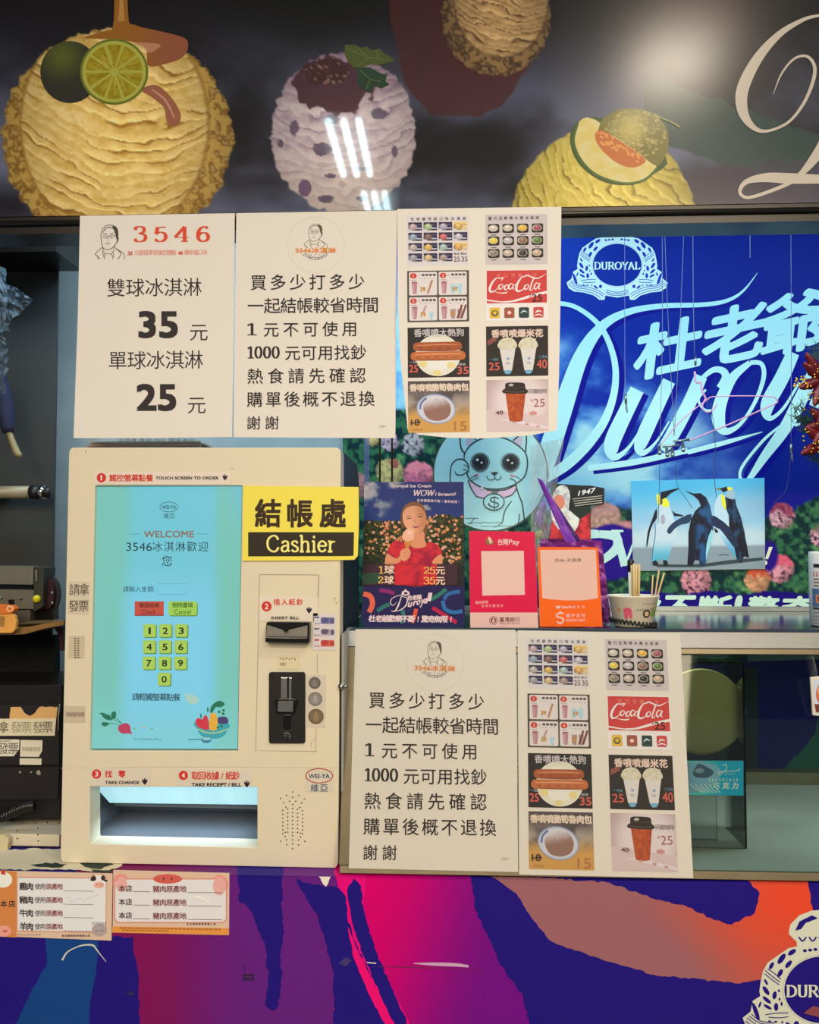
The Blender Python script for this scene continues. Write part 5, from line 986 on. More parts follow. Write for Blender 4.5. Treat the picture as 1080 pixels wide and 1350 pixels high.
def dstem(c, col, k):
    c.rib(z1([(830, 215), (770, 290), (700, 330), (600, 345), (440, 350), (300, 375), (195, 435), (110, 560), (30, 790), (-40, 1000), (-90, 1100)]), [.5, 3, 5, 6, 7, 9, 13, 20, 26, 26, 20], col, k)
    c.rib(z1([(-60, 350), (30, 340), (110, 365), (195, 440), (245, 560), (250, 680), (215, 800), (150, 900), (60, 990), (-30, 1050), (-90, 1090)]), [5, 6, 6, 7, 8, 9, 11, 13, 14, 12, 8], col, k)
def letters(c, col, k):
    R = lambda p, w, kk=0: c.rib(z1(p), w, col, k + kk)
    R([(340, 690), (290, 790), (240, 900), (238, 950), (262, 962), (310, 920), (370, 830)], [19, 20, 21, 16, 8, 4, 3]); R([(470, 655), (425, 750), (370, 870), (350, 930), (372, 945), (420, 900), (470, 820)], [17, 18, 19, 14, 7, 3, 2])
    R([(600, 635), (550, 750), (480, 880), (440, 935)], [17, 18, 18, 14]); R([(520, 760), (570, 680), (640, 615), (685, 612), (700, 640), (670, 680)], [3, 4, 7, 9, 10, 5]); R([(620, 690), (590, 730), (612, 770), (650, 770), (690, 720)], [3, 3, 3, 3, 2])
    R([(800, 580), (730, 640), (680, 740), (672, 820), (700, 860), (760, 830), (820, 740), (855, 640), (845, 585), (800, 580)], [7, 12, 17, 17, 10, 5, 5, 6, 6, 6])
    R([(975, 540), (930, 640), (875, 740), (868, 790), (890, 805), (940, 760), (1000, 660)], [17, 19, 19, 13, 6, 4, 3]); R([(1070, 600), (1000, 740), (940, 850), (860, 960), (790, 1060), (760, 1050), (770, 1000), (850, 900), (920, 840), (990, 790)], [16, 18, 16, 12, 6, 4, 4, 4, 3, 3])
    R([(545, 945), (700, 905), (850, 862)], [6, 6, 1]); R([(140, 1010), (330, 985), (545, 938)], [8, 8, 7]); R([(980, 835), (1005, 828)], [4, 4])
    R([(1180, 520), (1110, 650), (1060, 760)], [16, 18, 14])
shad(dstem); shad(letters)
def cjk(c, col, k):
    for ch, x0, y0, x1, y1 in (('\u675c', 836, 424, 920, 494), ('\u8001', 926, 404, 1004, 476), ('\u723a', 1004, 386, 1084, 464)):
        V, F = glyph(ch); a, b = V.min(0), V.max(0); u = (V - a) / (b - a)
        for o_ in range(8):
            ox, oy = 2.6 * math.cos(o_ * .785), 2.6 * math.sin(o_ * .785); X = x0 + u[:, 0] * (x1 - x0) + ox; Yy = y1 - u[:, 1] * (y1 - y0) + oy - (X - x0) * .22 + 8; X = X + .12 * (y1 - Yy); c.add(np.c_[X, Yy], F, col, k)
cjk(cv, LT, 4)
crest(cv, affine(740, 300, 7.714), (152, 200, 232), (18, 40, 170))
for txt, x0, y0, x1, y1 in (('\u6a02', 838, 787, 872, 822), ('\u4e0d', 874, 786, 917, 822), ('\u65b7', 921, 786, 965, 822), ('!', 968, 786, 978, 818), ('\u9a5a', 985, 787, 1027, 822), ('\u5947', 1028, 787, 1076, 822), ('\u6b61', 792, 787, 832, 822)):
    V, F = glyph(txt, 0 if ord(txt) > 99 else .03); a, b = V.min(0), V.max(0); u = (V - a) / (b - a)
    for o_ in range(6): ox, oy = 1.5 * math.cos(o_ * 1.05), 1.5 * math.sin(o_ * 1.05); X = x0 + u[:, 0] * (x1 - x0 - 3) + ox + .2 * u[:, 1] * 30 - 2; cv.add(np.c_[X, y1 - u[:, 1] * (y1 - y0) + oy], F, (150, 196, 214), 4)
cv.rib([(790, 704), (772, 706), (762, 724), (768, 744), (788, 742), (812, 724), (812, 708), (790, 704)], [10, 14, 16, 14, 10, 12, 12, 10], (140, 190, 220), 4)
cv.rib([(812, 700), (824, 746)], [9, 11], (140, 190, 220), 4, 0); cv.rib([(824, 746), (842, 700)], [3, 4], (140, 190, 220), 4, 0); cv.rib([(838, 700), (850, 746)], [9, 11], (140, 190, 220), 4, 0); cv.line(806, 700, 822, 700, 3, (140, 190, 220), 4)
cv.poly([(1014, 721), (1019, 721), (1013, 737), (1009, 737)], (170, 200, 200), 4); cv.ell(1009, 742, 3, 3, (170, 200, 200), 4)
o = cv.build('banner_print', VINYL, bn); cut(o, (0, 0, ZT + .0012), (0, 0, -1)); cut(o, (0, 0, 2.049), (0, 0, 1))
# penguin picture
YP = YBN - .0035; C = [(832, 634), (1008, 630), (1009, 750), (835, 753)]
t = thing('penguin_picture', P(920, 752, YP), 'blue picture of three standing penguins pinned on the banner', 'picture'); prism('sheet', C, YP, .0006, PAPERBACK, t)
cv = Cv(YP, GB); cv.sub(homog([(0, 0), (1, 0), (1, 1), (0, 1)], C)).grid(0, 0, 1, 1, .025, lambda u, v: mixc(mixc(mixc((58, 156, 226), (110, 166, 222), ss(.1, .45, v + .15 * u)), (150, 184, 220), ss(.45, .62, v + .1 * (fbm(u * 8, v * 12, 3, 4) - .5)) * .8), (92, 118, 150), ss(.72, .74, v) * .8), 0)
z = cv.sub(affine(820, 620, 5.4)); bd = (14, 22, 44); bl = (26, 58, 110); wh = (170, 190, 228)
G1 = lambda x, y: mixc((146, 182, 226), (60, 150, 206), ss(480, 640, y))
z.poly([(250, 170), (330, 230), (352, 300), (380, 380), (390, 450), (362, 530), (325, 640), (296, 645), (280, 622), (255, 648), (225, 655), (215, 640), (230, 540), (238, 450), (255, 330), (262, 260)], G1, 1, smooth=2, L=30)
z.poly([(275, 155), (310, 147), (400, 127), (408, 132), (345, 165), (322, 190), (292, 205), (274, 195)], bd, 3); z.poly([(246, 178), (268, 170), (272, 240), (254, 240)], (206, 200, 90), 3, smooth=2); z.poly([(286, 195), (318, 200), (340, 245), (320, 262), (296, 258), (284, 240)], (216, 204, 60), 2, smooth=2)
z.poly([(262, 190), (290, 200), (288, 240), (262, 250)], (56, 60, 70), 2); z.poly([(246, 270), (250, 340), (222, 380), (200, 440), (182, 540), (174, 536), (184, 440), (215, 350)], bd, 3, smooth=2); z.poly([(358, 284), (380, 305), (440, 320), (430, 328), (372, 326)], bd, 3); z.ell(292, 350, 16, 36, (120, 140, 180), 2); z.rib([(236, 380), (238, 460), (222, 560), (214, 640)], 6, (60, 100, 150), 2)
z.poly([(216, 650), (244, 640), (264, 672), (224, 678)], bd, 2); z.poly([(292, 640), (320, 640), (332, 674), (298, 682)], bd, 2)
z.poly([(690, 178), (738, 184), (765, 320), (775, 480), (830, 590), (852, 645), (820, 632), (740, 530), (690, 440), (663, 330), (663, 240)], lambda x, y: mixc((140, 184, 232), (60, 140, 206), ss(420, 600, y)), 1, smooth=2, L=30)
z.poly([(708, 165), (735, 200), (742, 282), (714, 240)], (220, 206, 56), 3, smooth=2); z.poly([(735, 190), (770, 170), (805, 190), (815, 250), (850, 340), (872, 430), (890, 530), (906, 622), (870, 612), (850, 662), (820, 640), (800, 545), (766, 440), (760, 320), (742, 270)], lambda x, y: mixc((16, 22, 40), (34, 80, 140), ss(.45, .7, fbm(x / 20, y / 50, 3, 4)) * .7), 2, L=24)
z.poly([(748, 158), (790, 138), (806, 170), (802, 206), (760, 200), (742, 185)], (120, 160, 206), 3, smooth=2); z.poly([(660, 130), (712, 126), (745, 116), (756, 140), (724, 158), (708, 140)], bd, 4); z.poly([(752, 120), (784, 124), (786, 140), (756, 142)], (226, 200, 80), 4, smooth=2); z.line(664, 132, 706, 136, 3, (200, 150, 90), 5)
z.poly([(450, 146), (510, 165), (560, 163), (600, 192), (628, 250), (642, 320), (652, 420), (636, 520), (604, 640), (592, 682), (560, 682), (548, 640), (520, 640), (502, 682), (466, 676), (474, 560), (474, 440), (492, 350), (522, 290), (562, 252), (546, 214), (510, 180)], lambda x, y: mixc(mixc((16, 22, 44), (24, 70, 130), ss(500, 560, x) * ss(.35, .6, fbm(x / 30, y / 60, 3, 7))), (14, 22, 46), ss(280, 180, y)), 3, L=22)
z.poly([(640, 420), (648, 470), (612, 600), (600, 640), (604, 520)], (110, 180, 226), 4, smooth=2)
z.poly([(496, 310), (430, 334), (368, 370), (330, 410), (322, 440), (345, 453), (372, 420), (420, 386), (482, 372)], (26, 52, 92), 4, smooth=2); z.poly([(645, 322), (700, 350), (760, 400), (802, 470), (830, 535), (800, 548), (755, 490), (700, 420), (644, 390)], (22, 40, 78), 4, smooth=2); z.poly([(656, 408), (684, 430), (684, 446), (664, 440)], bd, 4)
z.poly([(200, 668), (480, 672), (620, 660), (760, 640), (1000, 620), (1010, 640), (760, 668), (560, 690), (260, 690)], (40, 58, 74), 1); z.rib([(690, 606), (720, 600), (760, 604)], 5, (40, 60, 80), 2); cv.build('picture_print', CARD, t)
# old picture card and dark date card
C = [(727, 637), (779, 641), (779, 718), (722, 720)]
t = thing('vintage_picture', P(752, 719, YP), 'dark picture of a white-haired figure in red pinned behind the purple bag', 'picture'); prism('sheet', C, YP, .0006, PAPERBACK, t); cv = Cv(YP, GB); cv.poly(C, (20, 38, 40), 0)
cv.poly([(726, 700), (730, 672), (744, 690), (760, 692), (766, 684), (778, 676), (779, 718), (723, 720)], lambda x, y: mixc((170, 46, 64), (110, 24, 40), ss(.4, .7, fbm(x / 7, y / 7, 3, 2))), 1, L=6); cv.poly([(730, 650), (738, 640), (748, 642), (752, 656), (750, 672), (764, 684), (758, 700), (744, 702), (730, 690), (726, 670)], lambda x, y: mixc((206, 206, 216), (140, 150, 176), ss(.4, .7, fbm(x / 4, y / 4, 3, 2))), 2, smooth=2, L=5); cv.ell(737, 662, 8, 10, (186, 116, 110), 3); cv.build('picture_print', CARD, t)
C = [(778, 640), (797, 643.5), (796.5, 664), (752, 668), (756, 640)]
t = thing('date_card', P(776, 667, YP - .0015), 'small black card with white slanted 1947 pinned on the banner', 'card'); prism('sheet', C, YP - .0015, .0006, PAPERBACK, t); cv = Cv(YP - .0015, GB); cv.poly(C, (20, 24, 34), 0); cv.tbox('1947', 762, 647, 784, 654, (206, 214, 220), 2, bold=.02, slope=-.2, shear=.25)
for k in range(4): cv.rib([(755 + k, 658 + k * 3), (794, 653.5 + k * 3)], 1, (150, 160, 170), 2, 0)
cv.build('lettering', CARD, t)
# ================================================================== THINGS ON THE CASE TOP
GI = np.array((.88, 1.06, .86))
def card(name, C, Y, label, cat, col, gain=None, th=.003, base=None, m=None):
    t = thing(name, base or P(sum(p[0] for p in C) / len(C), max(p[1] for p in C), Y), label, cat); prism('board', C, Y, th, m or PAPERBACK, t, bevel=.0005)
    cv = Cv(Y, GI if gain is None else gain); cv.poly(C, col, 0); return t, cv
def stand_up(C, Y):  # bottom edge of a card that stands on the case top
    yb = proj(0.05, Y, ZT + .0005)[1]; return yb
# --- ice cream price card with a girl
Yg = .066; yb = stand_up(0, Yg)
C = [(484, 635), (604, 636.5), (609, 638.5), (611.5, 643), (613, yb - 4), (609, yb), (481, yb), (477, yb - 4), (481, 637)]
t, cv = card('price_card', C, Yg, 'ice cream price card picturing a girl in a red dress holding a cone', 'card', (24, 34, 90), th=.002)
z = cv.sub(affine(470, 625, 6.587)); 
rd = random.Random(11)
def gp(x, y):
    c = mixc((22, 46, 120), (24, 60, 128), ss(0, 400, y)); n = fbm(x / 120, y / 90, 4, 3); w = np.clip(ss(380, 250, x + (y - 200) * .6) + ss(.0, .06, .1 - np.hypot((x - 620) / 700, (y - 290) / 300)) * .8, 0, 1)
    c = mixc(c, (150, 172, 176), ss(.42, .62, n) * w * ss(430, 330, y)); c = mixc(c, (190, 200, 196), ss(.6, .72, n) * w * ss(400, 330, y))
    tb = 415 - 20 * fbm(x / 60, x * 0, 2, 5); tb = np.where(x > 600, 345 + np.abs(x - 760) * .25, tb); m = ss(-6, 6, y - tb); l = fbm(x / 14, y / 14, 4, 8)
    c = mixc(c, mixc((16, 34, 18), (64, 82, 34), ss(.4, .65, l)), m); c = mixc(c, (26, 28, 30), ss(640, 800, y + np.abs(x - 500) * -.15) * .8)
    c = mixc(c, (30, 26, 84), ss(966, 972, y)); return c
z.grid(66, 68, 932, 1288, 8, gp, 1, mask=lambda x, y: (y < 1288) & (x > 48))
for i in range(170):
    x, y = rd.choice([(rd.uniform(80, 400), rd.uniform(410, 690)), (rd.uniform(620, 925), rd.uniform(345, 780))]); r = rd.uniform(8, 17); z.ell(x, y, r, r * .9, rd.choice([(196, 136, 66), (206, 160, 110), (176, 106, 60), (196, 170, 140)]), 2, n=8); z.ell(x - r * .2, y - r * .3, r * .4, r * .3, (222, 196, 160), 3, n=6)
sk = (214, 160, 112); rdd = (206, 44, 58)
z.poly([(385, 400), (392, 320), (425, 270), (490, 248), (560, 262), (600, 310), (616, 380), (630, 420), (612, 500), (600, 560), (575, 560), (560, 480), (400, 470)], (110, 84, 52), 3, smooth=2)
z.poly([(300, 610), (340, 575), (400, 590), (460, 610), (540, 640), (600, 600), (660, 595), (715, 625), (745, 690), (735, 780), (700, 960), (330, 960), (330, 860), (250, 780), (262, 690)], lambda x, y: mixc(rdd, (150, 20, 60), ss(.4, .7, fbm(x / 22, y / 90, 3, 4))), 4, smooth=2, L=60)
z.poly([(490, 500), (585, 500), (590, 560), (608, 620), (560, 642), (500, 640), (470, 615), (480, 560)], sk, 5, smooth=2)
z.poly([(402, 380), (408, 320), (440, 282), (500, 272), (560, 284), (598, 340), (606, 410), (590, 470), (560, 512), (520, 524), (480, 505), (440, 470), (412, 430)], lambda x, y: mixc((226, 182, 138), (186, 130, 84), ss(460, 610, x) * .8), 6, smooth=3, L=40)
z.rib([(400, 330), (430, 282), (490, 258), (556, 270), (600, 320)], [10, 26, 34, 28, 12], (128, 98, 60), 7); z.rib([(436, 394), (456, 382), (478, 388)], [3, 8, 3], (60, 40, 40), 8); z.rib([(530, 376), (552, 366), (574, 372)], [3, 8, 3], (60, 40, 40), 8); z.rib([(432, 372), (456, 362), (480, 368)], 4, (130, 90, 60), 8); z.rib([(528, 352), (552, 344), (576, 352)], 4, (130, 90, 60), 8)
z.rib([(506, 390), (500, 410), (515, 416)], 4, (180, 116, 80), 8); z.poly([(484, 444), (520, 448), (556, 436), (544, 456), (516, 468), (494, 460)], (150, 50, 50), 8, smooth=2); z.rib([(490, 448), (520, 452), (550, 441)], 5, (236, 220, 204), 9)
z.ell(616, 420, 12, 22, (206, 150, 106), 5)
z.poly([(245, 780), (262, 690), (300, 710), (350, 735), (385, 700), (392, 740), (360, 775), (250, 800)], sk, 5, smooth=2); z.poly([(740, 700), (745, 780), (660, 780), (672, 740), (700, 715)], sk, 5, smooth=2)
z.poly([(405, 560), (488, 570), (452, 650), (430, 650)], (206, 150, 70), 10); z.line(420, 580, 440, 640, 3, (170, 110, 50), 11); z.line(470, 580, 446, 640, 3, (170, 110, 50), 11)
z.poly([(398, 560), (402, 520), (425, 488), (450, 470), (490, 480), (502, 520), (492, 570), (440, 584)], (232, 196, 160), 11, smooth=3); z.ell(460, 508, 20, 14, (244, 222, 196), 12)
z.poly([(380, 680), (400, 654), (440, 644), (466, 660), (470, 700), (446, 740), (410, 756), (384, 730)], (222, 168, 120), 12, smooth=3)
for k in range(4): z.rib([(404 + k * 2, 664 + k * 20), (440, 662 + k * 21), (462, 672 + k * 18)], 3, (176, 116, 78), 13)
z.poly([(60, 780), (880, 780), (870, 965), (50, 965)], (60, 40, 50), 13, holes=[[(330, 782), (700, 782), (700, 963), (330, 963)]])
z.poly([(250, 780), (330, 780), (330, 830), (262, 830)], (130, 90, 74), 14); z.poly([(60, 870), (200, 860), (200, 940), (70, 950)], (40, 84, 60), 14, smooth=2)
yl = (238, 214, 110); z.serif('1', 190, 800, 236, 862, yl, 15, thick=.2, thin=.08); z.chars('\u7403', 244, 798, 326, 868, (232, 224, 190), 15, bold=.03); z.serif('2', 186, 892, 236, 948, yl, 15, thick=.2, thin=.08); z.chars('\u7403', 244, 886, 322, 954, (232, 224, 190), 15, bold=.03)
z.serif('25', 584, 808, 686, 866, yl, 15, thick=.2, thin=.08); z.chars('\u5143', 690, 804, 768, 872, (232, 224, 190), 15, bold=.03); z.serif('35', 582, 896, 686, 954, yl, 15, thick=.2, thin=.08); z.chars('\u5143', 690, 892, 768, 962, (232, 224, 190), 15, bold=.03)
ws = (226, 226, 220); z.tbox('Duroyal Ice Cream', 306, 88, 652, 124, ws, 4, bold=.02); z.serif('WOW', 488, 140, 672, 188, ws, 4, thick=.2, thin=.07, shear=.25); z.tbox('I Scream!!', 684, 160, 860, 188, ws, 4, bold=.03, shear=.2); z.chars('\u675c\u8001\u723a\u6b61\u6a02\u4e0d\u65b7!\u9a5a\u5947\u7121\u9650!', 528, 216, 904, 240, ws, 4, bold=.02, slope=.04)
for q, c_ in (([(60, 1040), (120, 1060), (140, 1130), (110, 1200)], (216, 110, 80)), ([(760, 1090), (800, 1040), (900, 1020)], (40, 110, 170)), ([(750, 1100), (770, 1170), (840, 1200), (920, 1190)], (40, 120, 180)), ([(640, 1090), (700, 1060), (780, 1000)], (40, 130, 110)), ([(180, 1190), (240, 1150), (290, 1130)], (40, 120, 110)), ([(400, 1180), (410, 1260), (380, 1290)], (40, 130, 120)), ([(520, 1170), (500, 1250), (480, 1290)], (216, 90, 50)), ([(660, 1160), (740, 1210), (870, 1290)], (180, 30, 80)), ([(200, 1010), (280, 1020), (330, 1040)], (130, 40, 110))): z.rib(q, 34 if q[0][0] != 60 else 44, c_, 3)
z.poly([(392, 1048), (396, 1020), (412, 1014), (426, 996), (440, 1014), (458, 1020), (464, 1048)], ws, 6); z.ell(428, 1034, 15, 10, (40, 30, 90), 7)
z.rib([(470, 1060), (380, 1052), (310, 1080), (296, 1120), (320, 1140), (350, 1110)], [6, 5, 6, 7, 5, 2], ws, 6); z.rib([(392, 1060), (360, 1150), (330, 1190), (300, 1186)], [6, 14, 8, 3], ws, 6); z.rib([(392, 1062), (440, 1080), (430, 1140), (380, 1180), (310, 1196)], [4, 8, 10, 8, 3], ws, 6)
for x0, y0, s_ in ((440, 1122, 'u'), (486, 1112, 'r'), (515, 1104, 'o'), (548, 1100, 'y'), (580, 1090, 'a'), (612, 1070, 'l')): V, F = glyph(s_, .03); b = V.max(0) - V.min(0); u = (V - V.min(0)) / b; H_ = 46 if s_ in 'uroa' else 74; yy = y0 + (58 if s_ == 'y' else 34); z.add(np.c_[x0 + u[:, 0] * 34 + u[:, 1] * 14, yy - u[:, 1] * H_], F, ws, 6)
z.chars('\u675c\u8001\u723a', 446, 1058, 566, 1100, ws, 8, bold=.04, slope=-.1); z.chars('\u675c\u8001\u723a\u6b61\u6a02\u4e0d\u65b7!\u9a5a\u5947\u7121\u9650!', 108, 1226, 850, 1284, ws, 8, bold=.035, shear=.15, slope=.01)
cv.build('card_print', CARD, t)
# --- round lucky cat plaque
Yc = .20
t = thing('cat_plaque', P(647, 700, Yc), 'round pale blue plaque drawn with a waving lucky cat and a coin collar', 'plaque')
prism('disc', circ(647, 624, 76, 77, 56), Yc, .004, mat('plaque_board', (190, 200, 196), .6), t, bevel=.0008); CF = (150, 200, 222)
cv = Cv(Yc, (.62, .62, .64)); cv.ell(647, 624, 75.6, 76.6, CF, 0, n=56); z = cv.sub(affine(570, 575, 6.75)); kk_ = (44, 58, 62)
R = lambda p, w=10: z.rib(p, w, kk_, 2); z.ring(519, 330, 508, 512, 9, (60, 66, 50), 2, n=60)
R([(250, -40), (248, 50), (262, 120), (290, 150)], 13); R([(290, -50), (330, -20), (400, 40)], 8); R([(720, 40), (790, -20), (830, -40), (838, 40), (830, 140)], 12)
z.poly([(300, 80), (305, 10), (330, -20), (366, 30), (340, 70)], (170, 166, 186), 1, smooth=2); z.poly([(716, 50), (760, 14), (800, 0), (804, 60), (790, 88)], (170, 166, 186), 1, smooth=2)
R([(284, 200), (290, 150), (340, 80), (420, 30), (540, 0), (660, 24), (760, 80), (830, 150), (848, 240), (830, 340), (780, 400), (700, 445), (600, 470), (480, 465), (390, 430), (330, 380), (308, 330)], 11)
R([(158, 420), (160, 330), (175, 250), (220, 208), (280, 208), (318, 250), (322, 300), (300, 330)], 10); R([(204, 312), (215, 338), (260, 345), (300, 325)], 8); R([(272, 292), (300, 300), (316, 325)], 7); R([(280, 256), (306, 262), (320, 285)], 6)
for ex, ey in ((426, 232), (697, 235)):
    z.ring(ex, ey, 84, 84, 5, kk_, 2, n=40); z.ell(ex, ey, 76, 76, (56, 62, 66), 2, n=36); z.ell(ex, ey, 50, 54, (34, 40, 44), 3); z.ell(ex - 24, ey - 22, 12, 11, (226, 236, 236), 4); z.ell(ex + 14, ey + 4, 9, 9, (226, 236, 236), 4)
z.poly([(526, 322), (580, 318), (580, 330), (555, 348), (530, 334)], (60, 60, 66), 3, smooth=2); R([(555, 345), (556, 372), (530, 390), (498, 382), (484, 354)], 7); R([(556, 372), (580, 390), (606, 376), (612, 354)], 7)
for q in ([(374, 345), (410, 336)], [(382, 354), (410, 346)], [(696, 342), (730, 352)], [(700, 352), (738, 356)]): z.rib(q, 9, (206, 120, 140), 2, 0)
R([(328, 388), (360, 362), (400, 348)], 6); R([(340, 408), (370, 384), (414, 368)], 6); R([(690, 374), (730, 392), (754, 424)], 7); R([(700, 348), (750, 360), (790, 392)], 5)
z.poly([(328, 400), (400, 450), (480, 480), (530, 482), (530, 510), (500, 512), (460, 548), (400, 530), (350, 480)], (196, 170, 200), 1, smooth=2); z.poly([(580, 484), (660, 472), (744, 432), (746, 480), (700, 530), (640, 548), (600, 516)], (196, 170, 200), 1, smooth=2)
R([(318, 390), (350, 470), (400, 545)], 10); R([(400, 536), (440, 548), (466, 548)], 8); R([(640, 546), (710, 520), (746, 470), (748, 434)], 9); R([(480, 478), (560, 484), (660, 474), (744, 432)], 9); z.poly([(524, 486), (590, 486), (580, 512), (532, 512)], (96, 110, 112), 3)
z.ell(548, 585, 92, 72, CF, 4, n=36); z.ring(548, 585, 92, 72, 9, kk_, 5, n=40); z.rib([(590, 556), (560, 544), (525, 552), (522, 578), (552, 588), (586, 600), (584, 624), (548, 634), (504, 612), (508, 596)], 10, kk_, 5); z.rib([(553, 530), (553, 650)], 8, kk_, 5, 0)
R([(744, 440), (770, 520), (800, 600), (812, 680), (820, 754)], 11); R([(706, 578), (660, 640), (636, 700), (626, 768)], 9); R([(776, 692), (774, 730), (766, 774)], 9)
R([(290, 732), (350, 730), (410, 732)], 5); R([(372, 734), (350, 760), (330, 778), (316, 768)], 6); z.rib([(340, 776), (390, 768), (430, 772), (460, 764), (500, 772), (560, 768), (620, 774), (540, 818)], [6, 4, 6, 4, 5, 4, 6, 3], kk_, 2); R([(430, 802), (560, 800), (720, 802)], 4)
z.poly([(440, 420), (448, 450), (458, 470), (428, 474), (436, 450)], (230, 240, 240), 6); cv.build('plaque_print', CARD, t)
tag(box('cardboard_box', (P(632, 700, .24)[0], .205, ZT + .0004), (P(696, 700, .24)[0], .27, P(650, 704, .2)[2]), mat('plain_box_board', (120, 100, 80), .8)), 'small plain box behind the pink card, holding up the cat plaque', 'box')
box('plaque_support', (P(640, 700, .2)[0], Yc + .0045, P(650, 704, .2)[2] + .0004), (P(670, 700, .2)[0], Yc + .006, P(650, 690, .2)[2]), mat('plaque_board', (190, 200, 196)), t)
# --- pink payment card
Yp = .068; yb = stand_up(0, Yp)
C = [(618.7, 700), (705, 701), (710, yb), (620, yb)]
t, cv = card('payment_card', C, Yp, 'pink payment card with a blank white square, standing beside the girl price card', 'card', (214, 20, 78), th=.003)
z = cv.sub(affine(600, 680, 3.857)); z.poly([(77, 492), (420, 492), (424, 573), (78, 573)], (226, 208, 190), 1); z.poly([(133, 180), (350, 178), (355, 402), (139, 406)], (228, 212, 192), 1)
z.poly([(154, 132), (162, 112), (176, 106), (190, 122), (206, 128), (204, 138), (184, 150), (160, 146)], (150, 110, 60), 2); z.poly([(166, 110), (176, 106), (192, 134), (178, 144)], (226, 214, 180), 3); z.poly([(184, 124), (206, 128), (200, 140)], (190, 50, 60), 3)
wt = (232, 216, 206); z.chars('\u53f0\u7063', 216, 118, 270, 150, wt, 2, bold=.015); z.tbox('Pay', 273, 120, 329, 154, wt, 2, bold=.015); z.chars('\u6b61\u8fce\u4f7f\u7528', 104, 434, 168, 450, wt, 2, slope=-.05); z.chars('\u53f0\u7063\u884c\u52d5\u652f\u4ed8', 134, 452, 244, 466, wt, 2, slope=-.02)
z.ring(196, 532, 20, 20, 3, (120, 50, 50), 2); z.ell(196, 532, 14, 14, (120, 50, 50), 2); z.poly([(190, 542), (190, 530), (196, 520), (202, 530), (202, 542)], (226, 208, 190), 3); z.chars('\u81fa\u7063\u9280\u884c', 226, 516, 330, 540, (110, 60, 56), 2, bold=.012); z.tbox('BANK OF TAIWAN', 227, 543, 328, 551, (110, 60, 56), 2); cv.build('card_print', CARD, t)
# --- orange payment card
Yo = .064; yb = stand_up(0, Yo)
C = [(709, 721), (788.5, 721.5), (794.5, yb), (712, yb)]
t, cv = card('payment_card', C, Yo, 'orange and cream payment card standing between the pink card and the paper cup', 'card', (240, 112, 22), th=.003)
z = cv.sub(affine(600, 680, 3.857)); z.poly([(432, 174), (716, 172), (727, 418), (700, 424), (640, 430), (560, 430), (480, 424), (444, 418)], (226, 206, 182), 1)
z.tbox('3546 \u51b0\u6dc7\u6dcb', 508, 215, 642, 236, (70, 60, 56), 2); z.tbox('beanfun!', 543, 455, 612, 471, wt, 2, bold=.015); z.chars('\u652f\u4ed8', 620, 456, 660, 471, wt, 2); z.poly([(514, 456), (524, 460), (534, 456), (538, 464), (525, 474), (512, 464)], wt, 2)
z.rib([(552, 500), (540, 494), (520, 500), (520, 514), (548, 522), (550, 538), (534, 546), (518, 538)], 8, wt, 2); z.line(535, 484, 535, 496, 6, wt, 2); z.line(535, 544, 535, 554, 6, wt, 2); z.chars('\u6a58\u5b50\u652f\u4ed8', 564, 497, 662, 518, wt, 2, bold=.01); z.tbox('GAMA PAY', 565, 524, 662, 538, wt, 2, bold=.012); cv.build('card_print', CARD, t)
# small easels behind the cards keep them upright
for x_, Y_ in ((545, Yg), (664, Yp), (752, Yo)):
    b_ = P(x_, 800, Y_); par = [o for o in bpy.data.objects if o.type == 'EMPTY' and o.name.startswith(('price_card', 'payment_card')) and abs(o.location.x - b_[0]) < .03][0]
    mk('easel_leg', [(b_[0] - .012, Y_ + .0035, ZT + .09), (b_[0] + .012, Y_ + .0035, ZT + .09), (b_[0] + .016, Y_ + .035, ZT + .0006), (b_[0] - .016, Y_ + .035, ZT + .0006)], [(0, 1, 2, 3)], PAPERBACK, par).modifiers.new('wall', 'SOLIDIFY').thickness = .001
# --- paper cup with skewers
Yk = .085; cc = P(835, 800, Yk); mpp = 1.243 / FPX
def w(px): return px * mpp
ztop_ = P(835, 786, Yk)[2]; h_ = ztop_ - ZT
t = thing('paper_cup', (cc[0], Yk, ZT), 'short printed paper cup holding wooden skewers beside the orange card', 'cup')
pr = [(w(24), .0006), (w(25), .002), (w(31.5), h_ - .002), (w(33.5), h_), (w(33.5), h_ + .0016), (w(31.8), h_ + .0016), (w(31), h_ - .001), (w(24.4), .004)]
lathe('cup_body', (cc[0], Yk, ZT), pr, mat('cup_paper_cream', (226, 222, 206), .5, var=.02), t, n=40)
